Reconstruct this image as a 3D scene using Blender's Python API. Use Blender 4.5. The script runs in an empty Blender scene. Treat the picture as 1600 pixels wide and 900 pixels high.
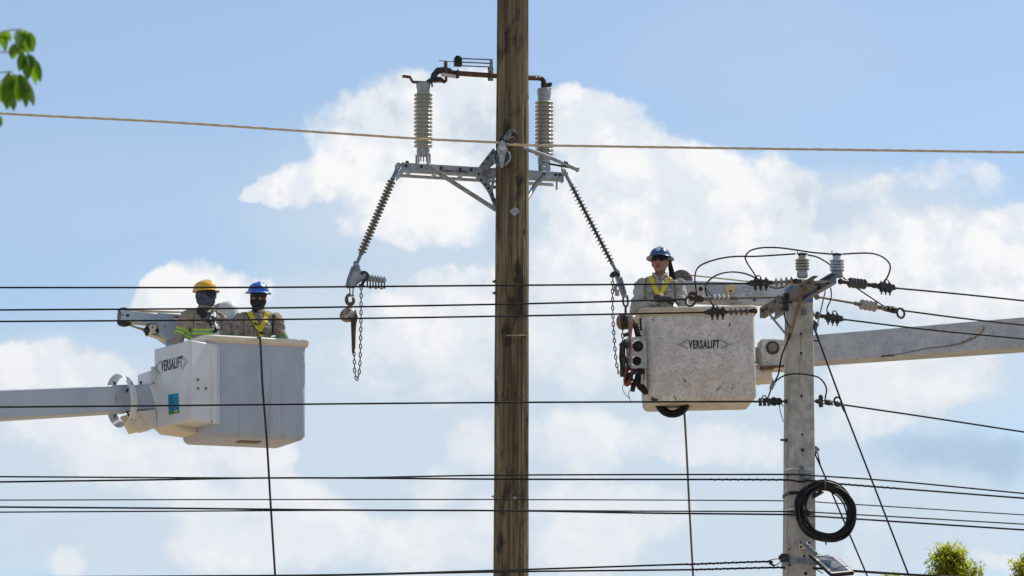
import bpy, bmesh, math, random
from mathutils import Vector, Matrix, noise as mnoise
from mathutils.bvhtree import BVHTree

random.seed(7)
SC = bpy.context.scene
COL = SC.collection
R = math.radians
PI = math.pi

# ------------------------------------------------------------------ camera
CAM = Vector((0, 0, 1.6))
PITCH = R(11.5)
LENS = 160.0
FPX = LENS / 36.0 * 1600
cd = bpy.data.cameras.new('camera')
cam = bpy.data.objects.new('camera', cd)
COL.objects.link(cam)
cam.location = CAM
cam.rotation_euler = (PI / 2 + PITCH, 0, 0)
cd.lens = LENS
cd.sensor_width = 36
cd.clip_start = 0.1
cd.clip_end = 20000
cd.dof.use_dof = True
cd.dof.focus_distance = 47.5
cd.dof.aperture_fstop = LENS / 1000 / 0.016
SC.camera = cam
CF = Vector((0, math.cos(PITCH), math.sin(PITCH)))
CU = Vector((0, -math.sin(PITCH), math.cos(PITCH)))
CR = Vector((1, 0, 0))


def ray(px, py):
    return CF * FPX + CR * (px - 800) + CU * (450 - py)


def A(px, py, Y):
    """point of the plane y = Y seen at photograph pixel (px, py)"""
    d = ray(px, py)
    return CAM + d * (Y / d.y)


def mpp(Y, py=450):
    """metres per photograph pixel at depth Y"""
    return (A(800, py, Y) - CAM).dot(CF) / FPX


# ------------------------------------------------------------------ light
SUN_EL, SUN_AZ = 52.0, 52.0          # behind the work, to the right
sd = bpy.data.lights.new('sun', 'SUN')
sun = bpy.data.objects.new('sun', sd)
COL.objects.link(sun)
sd.energy = 5.0
sd.angle = R(0.53)
sd.color = (1.0, 0.94, 0.85)
sv = Vector((math.sin(R(SUN_AZ)) * math.cos(R(SUN_EL)), math.cos(R(SUN_AZ)) * math.cos(R(SUN_EL)), math.sin(R(SUN_EL))))
sun.rotation_euler = sv.to_track_quat('Z', 'Y').to_euler()
sun.location = (20, 20, 40)
SC.view_settings.view_transform = 'Standard'
SC.view_settings.look = 'None'
SC.view_settings.exposure = 0.0
SC.view_settings.gamma = 1.0

# ------------------------------------------------------------------ sky
wd = bpy.data.worlds.new('World')
SC.world = wd
wd.use_nodes = True
wt = wd.node_tree
wt.nodes.clear()
try:
    wd.cycles.sampling_method = 'MANUAL'
    wd.cycles.sample_map_resolution = 512
except Exception:
    pass


def wn(t, **kw):
    n = wt.nodes.new(t)
    for k, v in kw.items():
        setattr(n, k, v)
    return n


def wl(a, b):
    wt.links.new(a, b)


def wmath(op, a, b=None, c=None, clamp=False):
    n = wn('ShaderNodeMath', operation=op, use_clamp=clamp)
    for i, v in enumerate((a, b, c)):
        if v is None:
            continue
        if isinstance(v, (int, float)):
            n.inputs[i].default_value = v
        else:
            wl(v, n.inputs[i])
    return n.outputs[0]


def wsmooth(v, lo, hi, o0=0.0, o1=1.0):
    n = wn('ShaderNodeMapRange', interpolation_type='SMOOTHSTEP')
    wl(v, n.inputs['Value'])
    n.inputs['From Min'].default_value = lo
    n.inputs['From Max'].default_value = hi
    n.inputs['To Min'].default_value = o0
    n.inputs['To Max'].default_value = o1
    return n.outputs['Result']


def wmix(fac, a, b):
    n = wn('ShaderNodeMix', data_type='RGBA')
    wl(fac, n.inputs[0])
    for s, v in ((6, a), (7, b)):
        if isinstance(v, tuple):
            n.inputs[s].default_value = (*v, 1)
        else:
            wl(v, n.inputs[s])
    return n.outputs[2]


tc = wn('ShaderNodeTexCoord')
DIR = tc.outputs['Generated']
sky = wn('ShaderNodeTexSky', sky_type='NISHITA', sun_disc=False)
sky.sun_elevation = R(SUN_EL)
sky.sun_rotation = R(SUN_AZ)
sky.altitude = 0
sky.air_density = 1.0
sky.dust_density = 0.6
sky.ozone_density = 0.7
SKY_STRENGTH = 0.132


def wnoise(scale, detail, rough=0.55, vec=None, lac=2.0):
    n = wn('ShaderNodeTexNoise', noise_dimensions='3D')
    n.inputs['Scale'].default_value = scale
    n.inputs['Detail'].default_value = detail
    n.inputs['Roughness'].default_value = rough
    n.inputs['Lacunarity'].default_value = lac
    wl(vec or DIR, n.inputs['Vector'])
    return n


sep = wn('ShaderNodeSeparateXYZ')
wl(DIR, sep.inputs[0])
AZ = wmath('ARCTAN2', sep.outputs[0], sep.outputs[1])
EL = wmath('ARCSINE', sep.outputs[2])
# the billowing edges of the clouds: the position is warped before it is looked up
wn1 = wnoise(30, 8, 0.62)
wsub = wn('ShaderNodeVectorMath', operation='SUBTRACT')
wl(wn1.outputs['Color'], wsub.inputs[0])
wsub.inputs[1].default_value = (0.5, 0.5, 0.5)
wsc = wn('ShaderNodeVectorMath', operation='MULTIPLY')
wl(wsub.outputs[0], wsc.inputs[0])
wsc.inputs[1].default_value = (0.026, 0.022, 0)
pos = wn('ShaderNodeCombineXYZ')
wl(AZ, pos.inputs[0])
wl(EL, pos.inputs[1])
wadd = wn('ShaderNodeVectorMath', operation='ADD')
wl(pos.outputs[0], wadd.inputs[0])
wl(wsc.outputs[0], wadd.inputs[1])
WARP = wadd.outputs[0]


def azel(px, py):
    d = ray(px, py).normalized()
    return math.atan2(d.x, d.y), math.asin(d.z)


def blob_sum(blobs, vec):
    acc = None
    for (px, py, rx, ry, amp) in blobs:
        if blobs is CUM and py > 480:
            amp *= 0.80
        a, e = azel(px, py)
        ix, iy = FPX / rx * math.cos(e), FPX / ry
        m = wn('ShaderNodeVectorMath', operation='MULTIPLY_ADD')
        wl(vec, m.inputs[0])
        m.inputs[1].default_value = (ix, iy, 0)
        m.inputs[2].default_value = (-a * ix, -e * iy, 0)
        l = wn('ShaderNodeVectorMath', operation='LENGTH')
        wl(m.outputs[0], l.inputs[0])
        s = wsmooth(l.outputs['Value'], 0.25, 1.55, amp, 0.0)
        acc = s if acc is None else wmath('ADD', acc, s)
    return acc


CUM = [  # cumulus heads: x, y, rx, ry, amount
    (628, 160, 78, 58, .9), (560, 215, 80, 60, .85), (700, 195, 90, 70, .9), (590, 270, 110, 50, .85), (470, 290, 75, 28, .75), (640, 330, 110, 40, .6),
    (395, 290, 42, 13, .75), (690, 300, 90, 60, .7), (710, 360, 80, 36, .5), (745, 140, 34, 34, .6),
    (905, 190, 60, 55, .9), (960, 235, 85, 65, .9), (1035, 260, 80, 48, .85), (1000, 330, 130, 80, .9), (1120, 300, 75, 62, .8),
    (1180, 350, 80, 60, .75), (900, 320, 100, 80, .8), (1080, 400, 150, 60, .8), (900, 440, 110, 50, .8), (1190, 240, 34, 26, .5), (1230, 300, 60, 50, .4), (1060, 480, 160, 50, .6),
    (1480, 270, 100, 26, .42), (1355, 306, 50, 22, .45), (1430, 375, 90, 52, .72), (1560, 370, 95, 60, .85), (1500, 440, 170, 60, .85), (1330, 430, 120, 55, .75), (1230, 440, 90, 50, .6), (1590, 330, 40, 30, .6),
    (300, 462, 78, 42, .95), (375, 455, 50, 34, .85), (255, 485, 50, 30, .6), (100, 560, 85, 42, .9), (40, 590, 85, 50, .85), (160, 600, 60, 45, .75), (0, 570, 50, 36, .75), (80, 640, 120, 40, .5),
    (690, 470, 85, 44, .95), (640, 500, 100, 44, .75), (730, 520, 100, 55, .7), (560, 560, 90, 50, .6), (690, 600, 110, 38, .5),
    (740, 690, 70, 44, .75), (650, 740, 46, 34, .8), (700, 780, 110, 50, .6), (1540, 490, 110, 40, .6),
    (90, 680, 150, 40, .6), (320, 700, 150, 40, .6), (430, 715, 46, 40, .75), (330, 780, 130, 40, .45), (470, 800, 100, 40, .6), (180, 740, 120, 30, .45),
    (118, 888, 34, 22, 1.05), (140, 858, 9, 9, .5), (2, 878, 14, 16, .5), (560, 850, 150, 50, .7), (330, 860, 80, 50, .65), (680, 840, 110, 50, .6), (440, 870, 90, 30, .5),
    (900, 560, 100, 55, .65), (900, 700, 100, 55, .7), (1000, 690, 120, 40, .5), (950, 830, 150, 50, .65), (880, 870, 80, 34, .6), (1130, 560, 110, 60, .5), (1140, 700, 90, 40, .55), (1000, 600, 140, 50, .5), (900, 780, 120, 30, .45),
    (1400, 600, 140, 44, .6), (1520, 600, 80, 44, .6), (1340, 660, 100, 30, .5), (1370, 850, 46, 80, .35), (1575, 866, 60, 20, .7), (1430, 560, 110, 44, .55), (1310, 760, 50, 40, .4),
]
VEIL = [  # soft thin cloud that pales the blue
    (560, 330, 200, 130, .40), (1000, 370, 420, 130, .6), (1300, 330, 330, 60, .45), (1450, 420, 330, 110, .6), (350, 470, 200, 60, .3), (640, 60, 160, 60, .12), (1200, 90, 260, 110, .22), (180, 300, 300, 110, .22),
    (100, 680, 330, 110, .8), (420, 740, 330, 110, .8), (620, 560, 220, 110, .75), (700, 760, 300, 160, .75), (980, 620, 260, 150, .8), (100, 560, 180, 70, .5), (520, 640, 160, 60, .5),
    (1000, 830, 300, 110, .75), (1380, 590, 330, 100, .8), (1400, 850, 330, 70, .7), (1250, 800, 160, 120, .6), (330, 880, 260, 70, .6), (560, 640, 160, 40, .4), (800, 480, 500, 60, .35), (120, 840, 220, 50, .42), (1500, 760, 180, 40, .5), (760, 780, 800, 130, .35), (500, 620, 500, 70, .25),
]
GREYS = [(1490, 705, 120, 30, .9), (1590, 720, 60, 36, .6), (620, 590, 60, 14, .5), (90, 845, 110, 34, .35), (1500, 560, 90, 16, .35), (740, 625, 60, 14, .35), (560, 420, 70, 40, .2), (1180, 740, 90, 20, .2)]
cum = blob_sum(CUM, WARP)
veil = blob_sum(VEIL, WARP)
grey = blob_sum(GREYS, WARP)
# beyond the frame the same kind of sky goes on
wide = wnoise(7, 9, 0.6)
outer = wsmooth(wide.outputs[0], 0.54, 0.68, 0.0, 0.9)
a0, e0 = azel(800, 450)
bx = wmath('ABSOLUTE', wmath('SUBTRACT', AZ, a0))
by = wmath('ABSOLUTE', wmath('SUBTRACT', EL, e0))
fin = wmath('MULTIPLY', wsmooth(bx, 0.118, 0.17, 1.0, 0.0), wsmooth(by, 0.066, 0.11, 1.0, 0.0))
nfin = wmath('SUBTRACT', 1.0, fin)
cum = wmath('ADD', wmath('MULTIPLY', wmath('MULTIPLY', cum, 1.15), fin), wmath('MULTIPLY', outer, nfin))
veil = wmath('ADD', wmath('MULTIPLY', veil, fin), wmath('MULTIPLY', wsmooth(wide.outputs[0], 0.44, 0.64, 0.0, 0.6), nfin))
grey = wmath('MULTIPLY', grey, fin)
# billows: fractal noise, and the same noise looked up a step towards the sun for the lit side
SUNV = Vector((0.75, 0.0, 0.66)) * 0.0038
offv = wn('ShaderNodeVectorMath', operation='ADD')
wl(DIR, offv.inputs[0])
offv.inputs[1].default_value = tuple(SUNV)
offv2 = wn('ShaderNodeVectorMath', operation='ADD')
wl(DIR, offv2.inputs[0])
offv2.inputs[1].default_value = tuple(SUNV * 2.2)


def wvor(scale, detail, vec):
    """rounded lumps: 1 at the middle of a lump, falling to its seams"""
    n = wn('ShaderNodeTexVoronoi', voronoi_dimensions='3D', feature='F1', normalize=True)
    n.inputs['Scale'].default_value = scale
    n.inputs['Detail'].default_value = detail
    n.inputs['Roughness'].default_value = 0.55
    n.inputs['Lacunarity'].default_value = 2.3
    wl(vec, n.inputs['Vector'])
    return wmath('SUBTRACT', 1.0, wmath('MULTIPLY', n.outputs['Distance'], 1.0))


# the lumps are looked up through a slight warp so that they do not show as cells
wq = wn('ShaderNodeVectorMath', operation='MULTIPLY_ADD')
wl(wsub.outputs[0], wq.inputs[0])
wq.inputs[1].default_value = (0.012, 0.012, 0.012)
wl(DIR, wq.inputs[2])
wq2 = wn('ShaderNodeVectorMath', operation='ADD')
wl(wq.outputs[0], wq2.inputs[0])
wq2.inputs[1].default_value = tuple(SUNV * 0.9)
vor = wvor(34, 4, wq.outputs[0])
vorb = wvor(34, 4, wq2.outputs[0])
fine = wnoise(62, 10, 0.62)
fineb = wnoise(62, 10, 0.62, offv.outputs[0])
fine2 = wnoise(19, 6, 0.55)
fine2b = wnoise(19, 6, 0.55, offv2.outputs[0])
gate = wsmooth(cum, 0.02, 0.40)
dens = wmath('MULTIPLY', wmath('SUBTRACT', fine.outputs[0], 0.5), 1.5)
dens = wmath('ADD', dens, wmath('MULTIPLY', wmath('SUBTRACT', vor, 0.62), 1.9))
dens = wmath('ADD', dens, wmath('MULTIPLY', wmath('SUBTRACT', fine2.outputs[0], 0.5), 1.2))
dens = wmath('ADD', cum, wmath('MULTIPLY', dens, gate))
CMASK = wsmooth(dens, 0.22, 0.92)
VMASK = wmath('MULTIPLY', wsmooth(veil, 0.0, 0.85), 0.90)
K = 1 / SKY_STRENGTH
CLOUD_LIT = (0.95 * K, 0.95 * K, 0.96 * K)
CLOUD_MID = (0.78 * K, 0.83 * K, 0.89 * K)
CLOUD_GREY = (0.62 * K, 0.70 * K, 0.79 * K)
emb = wmath('ADD', wmath('MULTIPLY', wmath('SUBTRACT', fine.outputs[0], fineb.outputs[0]), 2.2), wmath('MULTIPLY', wmath('SUBTRACT', fine2.outputs[0], fine2b.outputs[0]), 3.2))
emb = wmath('ADD', emb, wmath('MULTIPLY', wmath('SUBTRACT', vor, vorb), 2.2))
litv = wmath('ADD', wmath('ADD', emb, wmath('MULTIPLY', wmath('SUBTRACT', fine2.outputs[0], 0.5), 1.3)), wmath('MULTIPLY', wsmooth(cum, 0.4, 1.6), 0.36))
ccol = wmix(wsmooth(litv, -0.55, -0.02), CLOUD_GREY, CLOUD_MID)
ccol = wmix(wsmooth(litv, 0.0, 0.55), ccol, CLOUD_LIT)
low = wmath('MULTIPLY', wsmooth(EL, azel(800, 640)[1], azel(800, 400)[1], 0.62, 0.0), 1.0)
ccol = wmix(low, ccol, (0.80 * K, 0.835 * K, 0.88 * K))
out = wmix(VMASK, sky.outputs[0], (0.63 * K, 0.725 * K, 0.825 * K))
out = wmix(CMASK, out, ccol)
out = wmix(wmath('MULTIPLY', wsmooth(wmath('ADD', grey, wmath('MULTIPLY', wmath('SUBTRACT', fine2.outputs[0], 0.5), 0.9)), 0.0, 1.1), 0.75), out, (0.41 * K, 0.545 * K, 0.71 * K))
bg = wn('ShaderNodeBackground')
wl(out, bg.inputs[0])
bg.inputs[1].default_value = SKY_STRENGTH
wo = wn('ShaderNodeOutputWorld')
wl(bg.outputs[0], wo.inputs[0])

# ------------------------------------------------------------------ mesh helpers


def frame(x, z_hint=(0, 0, 1)):
    """3x3 whose X column is the direction x"""
    x = Vector(x).normalized()
    z = Vector(z_hint)
    if abs(x.dot(z.normalized())) > 0.98:
        z = Vector((0, 1, 0))
    y = z.cross(x).normalized()
    z = x.cross(y).normalized()
    return Matrix((x, y, z)).transposed()


def mat4(m3, loc):
    m = m3.to_4x4()
    m.translation = Vector(loc)
    return m


def axis_m(z, loc, x_hint=(1, 0, 0)):
    """4x4 whose Z axis is the direction z, at loc"""
    z = Vector(z).normalized()
    x = Vector(x_hint)
    if abs(x.normalized().dot(z)) > 0.98:
        x = Vector((0, 1, 0))
    y = z.cross(x).normalized()
    x = y.cross(z).normalized()
    return mat4(Matrix((x, y, z)).transposed(), loc)


ID = Matrix.Identity(4)


class MB:
    def __init__(self, M=None):
        self.v, self.f, self.mi = [], [], []
        self.M = M or ID
        self.cur = 0

    def add(self, vs, fs, M=None):
        n = len(self.v)
        T = self.M @ M if M is not None else self.M
        self.v += [T @ Vector(p) for p in vs]
        self.f += [tuple(i + n for i in f) for f in fs]
        self.mi += [self.cur] * len(fs)
        return self

    def box(self, c, size, M=None):
        hx, hy, hz = size[0] / 2, size[1] / 2, size[2] / 2
        vs = [(c[0] + sx * hx, c[1] + sy * hy, c[2] + sz * hz) for sz in (-1, 1) for sy in (-1, 1) for sx in (-1, 1)]
        return self.add(vs, [(0, 2, 3, 1), (4, 5, 7, 6), (0, 1, 5, 4), (2, 6, 7, 3), (0, 4, 6, 2), (1, 3, 7, 5)], M)

    def bar(self, a, b, w, h=None, z=(0, 0, 1)):
        """square bar from a to b"""
        a, b = Vector(a), Vector(b)
        m = mat4(frame(b - a, z), (a + b) / 2)
        return self.box((0, 0, 0), ((b - a).length, w, h or w), m)

    def beam(self, a, b, wh0, wh1, z=(0, 0, 1)):
        a, b = Vector(a), Vector(b)
        f = frame(b - a, z)
        vs = []
        for p, (w, h) in ((a, wh0), (b, wh1)):
            for sy, sz in ((-1, -1), (1, -1), (1, 1), (-1, 1)):
                vs.append(p + f @ Vector((0, sy * w / 2, sz * h / 2)))
        return self.add(vs, [(0, 3, 2, 1), (4, 5, 6, 7), (0, 1, 5, 4), (1, 2, 6, 5), (2, 3, 7, 6), (3, 0, 4, 7)])

    def tube(self, pts, r, n=8, closed=False, caps=True):
        pts = [Vector(p) for p in pts]
        m = len(pts)
        rs = r if isinstance(r, (list, tuple)) else [r] * m
        tang = []
        for i in range(m):
            if closed:
                t = pts[(i + 1) % m] - pts[i - 1]
            else:
                t = pts[min(i + 1, m - 1)] - pts[max(i - 1, 0)]
            tang.append(t.normalized() if t.length > 1e-9 else Vector((0, 0, 1)))
        up = Vector((0, 0, 1)) if abs(tang[0].z) < 0.9 else Vector((1, 0, 0))
        nn = (up - tang[0] * up.dot(tang[0])).normalized()
        vs = []
        for i in range(m):
            nn = (nn - tang[i] * nn.dot(tang[i])).normalized()
            bb = tang[i].cross(nn)
            for k in range(n):
                a = 2 * PI * k / n
                vs.append(pts[i] + (nn * math.cos(a) + bb * math.sin(a)) * rs[i])
        fs = []
        for i in range(m if closed else m - 1):
            j = (i + 1) % m
            for k in range(n):
                l = (k + 1) % n
                fs.append((i * n + k, i * n + l, j * n + l, j * n + k))
        if caps and not closed:
            fs.append(tuple(range(n - 1, -1, -1)))
            fs.append(tuple((m - 1) * n + k for k in range(n)))
        return self.add(vs, fs)

    def rod(self, a, b, r, n=10):
        return self.tube([a, b], r, n)

    def lathe(self, prof, M=None, n=20):
        """prof: (radius, z) from bottom to top, round local Z"""
        vs, fs = [], []
        for r, z in prof:
            for k in range(n):
                a = 2 * PI * k / n
                vs.append((r * math.cos(a), r * math.sin(a), z))
        for i in range(len(prof) - 1):
            for k in range(n):
                l = (k + 1) % n
                fs.append((i * n + k, i * n + l, (i + 1) * n + l, (i + 1) * n + k))
        fs.append(tuple(range(n - 1, -1, -1)))
        fs.append(tuple((len(prof) - 1) * n + k for k in range(n)))
        return self.add(vs, fs, M)

    def prism(self, poly, h, M=None):
        """polygon (local XY, counter-clockwise) from z=0 to z=h"""
        n = len(poly)
        vs = [(x, y, 0) for x, y in poly] + [(x, y, h) for x, y in poly]
        fs = [tuple(range(n - 1, -1, -1)), tuple(range(n, 2 * n))]
        fs += [(i, (i + 1) % n, n + (i + 1) % n, n + i) for i in range(n)]
        return self.add(vs, fs, M)

    def plate(self, pts3, t):
        """thin solid: a 3-D polygon thickened by vector t"""
        n = len(pts3)
        t = Vector(t)
        vs = [Vector(p) for p in pts3] + [Vector(p) + t for p in pts3]
        fs = [tuple(range(n - 1, -1, -1)), tuple(range(n, 2 * n))]
        fs += [(i, (i + 1) % n, n + (i + 1) % n, n + i) for i in range(n)]
        return self.add(vs, fs)

    def ball(self, c, r, M=None, nu=14, nv=9):
        rx, ry, rz = r if isinstance(r, (tuple, list)) else (r, r, r)
        vs = [(c[0], c[1], c[2] - rz)]
        for j in range(1, nv):
            t = -PI / 2 + PI * j / nv
            for i in range(nu):
                a = 2 * PI * i / nu
                vs.append((c[0] + rx * math.cos(t) * math.cos(a), c[1] + ry * math.cos(t) * math.sin(a), c[2] + rz * math.sin(t)))
        vs.append((c[0], c[1], c[2] + rz))
        fs = []
        for i in range(nu):
            fs.append((0, 1 + (i + 1) % nu, 1 + i))
            for j in range(nv - 2):
                b = 1 + j * nu
                fs.append((b + i, b + (i + 1) % nu, b + nu + (i + 1) % nu, b + nu + i))
            b = 1 + (nv - 2) * nu
            fs.append((b + i, b + (i + 1) % nu, len(vs) - 1))
        return self.add(vs, fs, M)

    def capsule(self, a, b, ra, rb, n=14):
        a, b = Vector(a), Vector(b)
        L = (b - a).length
        prof = []
        for k in range(1, 6):
            t = -PI / 2 + PI / 2 * k / 5
            prof.append((max(ra * math.cos(t), 0.001), ra * math.sin(t)))
        prof = [(0.0015, -ra)] + prof
        for k in range(0, 5):
            t = PI / 2 * k / 5
            prof.append((rb * math.cos(t), L + rb * math.sin(t)))
        prof.append((0.0015, L + rb))
        return self.lathe(prof, axis_m(b - a, a), n)

    def torus(self, c, RR, r, axis=(0, 0, 1), n=24, m=8, a0=0.0, a1=2 * PI):
        M = axis_m(axis, c)
        full = abs(a1 - a0 - 2 * PI) < 1e-6
        k = n if full else n + 1
        pts = [M @ Vector((RR * math.cos(a0 + (a1 - a0) * i / n), RR * math.sin(a0 + (a1 - a0) * i / n), 0)) for i in range(k)]
        return self.tube(pts, r, m, closed=full)

    def loft(self, loops, cap0=True, cap1=True):
        n = len(loops[0])
        vs = [p for l in loops for p in l]
        fs = []
        for i in range(len(loops) - 1):
            for k in range(n):
                l = (k + 1) % n
                fs.append((i * n + k, i * n + l, (i + 1) * n + l, (i + 1) * n + k))
        if cap0:
            fs.append(tuple(range(n - 1, -1, -1)))
        if cap1:
            fs.append(tuple((len(loops) - 1) * n + k for k in range(n)))
        return self.add(vs, fs)

    def build(self, name, mats, parent=None, origin=None, bevel=0, smooth=38, segs=2, kind=None):
        if parent is not None:
            o0 = Vector(parent['o0'])
        elif origin is not None:
            o0 = Vector(origin)
        else:
            xs = [p.x for p in self.v]; ys = [p.y for p in self.v]; zs = [p.z for p in self.v]
            o0 = Vector(((min(xs) + max(xs)) / 2, (min(ys) + max(ys)) / 2, min(zs)))
        me = bpy.data.meshes.new(name)
        me.from_pydata([tuple(p - o0) for p in self.v], [], self.f)
        ms = mats if isinstance(mats, (list, tuple)) else [mats]
        for m in ms:
            me.materials.append(m)
        me.polygons.foreach_set('material_index', self.mi)
        if smooth:
            me.polygons.foreach_set('use_smooth', [True] * len(me.polygons))
            me.set_sharp_from_angle(angle=R(smooth))
        me.update()
        ob = bpy.data.objects.new(name, me)
        COL.objects.link(ob)
        if parent is not None:
            ob.parent = parent
        else:
            ob.location = o0
        ob['o0'] = tuple(o0)
        if bevel:
            b = ob.modifiers.new('bevel', 'BEVEL')
            b.width = bevel
            b.segments = segs
            b.limit_method = 'ANGLE'
            b.angle_limit = R(40)
            b.use_clamp_overlap = True
        if kind:
            ob['kind'] = kind
        return ob


def tag(o, label, cat, group=None):
    o['label'] = label
    o['category'] = cat
    if group:
        o['group'] = group
    return o


def thing(name, loc, label, cat, group=None):
    o = bpy.data.objects.new(name, None)
    o.empty_display_size = 0.2
    COL.objects.link(o)
    o.location = loc
    o['o0'] = tuple(loc)
    return tag(o, label, cat, group)


def spline(pts, n=8):
    """Catmull-Rom through 3-D points"""
    pts = [Vector(p) for p in pts]
    P = [pts[0] * 2 - pts[1]] + pts + [pts[-1] * 2 - pts[-2]]
    out_ = []
    for i in range(1, len(P) - 2):
        a, b, c, d = P[i - 1], P[i], P[i + 1], P[i + 2]
        for k in range(n):
            t = k / n
            out_.append(0.5 * ((2 * b) + (c - a) * t + (2 * a - 5 * b + 4 * c - d) * t * t + (3 * b - a - 3 * c + d) * t ** 3))
    out_.append(pts[-1])
    return out_


def spx(pp, n=8):
    """curve through (px, py, Y) photograph points"""
    return spline([A(*p) for p in pp], n)


# ------------------------------------------------------------------ materials


def pmat(name, c1, c2=None, scale=6, stretch=(1, 1, 1), rough=0.6, metal=0.0, lo=0.35, hi=0.65, detail=6, bump=0.0, bscale=40,
         bstretch=(1, 1, 1), layers=(), spec=0.5, coat=0.0, rough2=None, trans=None, lines=None, sheen=0.0):
    m = bpy.data.materials.new(name)
    m.use_nodes = True
    t = m.node_tree
    p = t.nodes['Principled BSDF']
    co = t.nodes.new('ShaderNodeTexCoord').outputs['Object']

    def nz(sc, st, det=6, ro=0.6):
        mp = t.nodes.new('ShaderNodeMapping')
        mp.inputs['Scale'].default_value = st
        t.links.new(co, mp.inputs[0])
        n = t.nodes.new('ShaderNodeTexNoise')
        n.inputs['Scale'].default_value = sc
        n.inputs['Detail'].default_value = det
        n.inputs['Roughness'].default_value = ro
        t.links.new(mp.outputs[0], n.inputs['Vector'])
        return n.outputs[0]

    def rng(v, a, b, o0=0, o1=1):
        r = t.nodes.new('ShaderNodeMapRange')
        r.interpolation_type = 'SMOOTHSTEP'
        t.links.new(v, r.inputs['Value'])
        for k, x in (('From Min', a), ('From Max', b), ('To Min', o0), ('To Max', o1)):
            r.inputs[k].default_value = x
        return r.outputs[0]

    def mix(f, a, b):
        n = t.nodes.new('ShaderNodeMix')
        n.data_type = 'RGBA'
        t.links.new(f, n.inputs[0])
        for s, v in ((6, a), (7, b)):
            if isinstance(v, tuple):
                n.inputs[s].default_value = (*v, 1)
            else:
                t.links.new(v, n.inputs[s])
        return n.outputs[2]
    p.inputs['Roughness'].default_value = rough
    p.inputs['Metallic'].default_value = metal
    p.inputs['Specular IOR Level'].default_value = spec
    p.inputs['Coat Weight'].default_value = coat
    p.inputs['Sheen Weight'].default_value = sheen
    col = c1
    if c2:
        base = nz(scale, stretch, detail)
        col = mix(rng(base, lo, hi), c1, c2)
        if rough2 is not None:
            t.links.new(rng(base, lo, hi, rough, rough2), p.inputs['Roughness'])
    for (c, sc, st, a, b, amt) in layers:
        f = rng(nz(sc, st), a, b, 0, amt)
        if isinstance(col, tuple):
            col = mix(f, col, c)
        else:
            col = mix(f, col, c)
    if lines:     # thin wandering scratches
        for (c, sc, st, wid, amt) in lines:
            v = nz(sc, st, 3, 0.5)
            s_ = t.nodes.new('ShaderNodeMath'); s_.operation = 'SUBTRACT'; s_.inputs[1].default_value = 0.5
            t.links.new(v, s_.inputs[0])
            ab = t.nodes.new('ShaderNodeMath'); ab.operation = 'ABSOLUTE'
            t.links.new(s_.outputs[0], ab.inputs[0])
            f = rng(ab.outputs[0], 0.0, wid, amt, 0)
            gate = rng(nz(sc * 0.7 + 1.3, st, 2), 0.5, 0.6)
            mm = t.nodes.new('ShaderNodeMath'); mm.operation = 'MULTIPLY'
            t.links.new(f, mm.inputs[0]); t.links.new(gate, mm.inputs[1])
            col = mix(mm.outputs[0], col, c)
    if isinstance(col, tuple):
        p.inputs['Base Color'].default_value = (*col, 1)
    else:
        t.links.new(col, p.inputs['Base Color'])
    if bump:
        b = t.nodes.new('ShaderNodeBump')
        b.inputs['Strength'].default_value = bump
        b.inputs['Distance'].default_value = 0.01
        t.links.new(nz(bscale, bstretch, 5), b.inputs['Height'])
        t.links.new(b.outputs[0], p.inputs['Normal'])
    if trans:
        tr = t.nodes.new('ShaderNodeBsdfTranslucent')
        tr.inputs[0].default_value = (*trans[0], 1)
        ms = t.nodes.new('ShaderNodeMixShader')
        ms.inputs[0].default_value = trans[1]
        t.links.new(p.outputs[0], ms.inputs[1])
        t.links.new(tr.outputs[0], ms.inputs[2])
        t.links.new(ms.outputs[0], t.nodes['Material Output'].inputs[0])
    return m


WOOD = pmat('weathered_wood', (0.082, 0.062, 0.036), (0.228, 0.178, 0.108), scale=24, stretch=(1, 1, 0.03), rough=0.75, lo=0.36, hi=0.66, spec=0.14,
            bump=0.8, bscale=60, bstretch=(1, 1, 0.035),
            layers=[((0.11, 0.105, 0.07), 3.2, (1, 1, 0.30), 0.48, 0.66, 0.75), ((0.25, 0.17, 0.085), 4.2, (1, 1, 0.25), 0.57, 0.72, 0.6),
                    ((0.030, 0.026, 0.022), 5.0, (1, 1, 0.45), 0.50, 0.64, 0.9), ((0.36, 0.26, 0.13), 11, (1, 1, 0.09), 0.60, 0.70, 0.55), ((0.028, 0.022, 0.016), 46, (1, 1, 0.014), 0.57, 0.64, 0.9),
                    ((0.36, 0.29, 0.19), 95, (1, 1, 0.03), 0.60, 0.69, 0.55), ((0.025, 0.02, 0.016), 30, (1, 1, 0.5), 0.62, 0.70, 0.85)])
CONCRETE = pmat('pole_concrete', (0.34, 0.33, 0.305), (0.50, 0.485, 0.45), scale=9, rough=0.92, spec=0.2, bump=0.5, bscale=70,
                layers=[((0.20, 0.19, 0.17), 26, (1, 1, 0.12), 0.56, 0.7, 0.6), ((0.42, 0.30, 0.15), 2.6, (1, 1, 0.6), 0.60, 0.72, 0.6), ((0.14, 0.135, 0.13), 60, (1, 1, 0.6), 0.62, 0.70, 0.8), ((0.62, 0.60, 0.56), 110, (1, 1, 0.5), 0.62, 0.70, 0.6), ((0.17, 0.165, 0.16), 4, (1, 1, 0.08), 0.58, 0.68, 0.5)])
GALV = pmat('galvanised_steel', (0.27, 0.30, 0.335), (0.42, 0.45, 0.48), scale=16, rough=0.5, metal=0.55, rough2=0.62, bump=0.1, bscale=120,
            layers=[((0.13, 0.14, 0.16), 30, (1, 1, 1), 0.58, 0.72, 0.6)])
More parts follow.
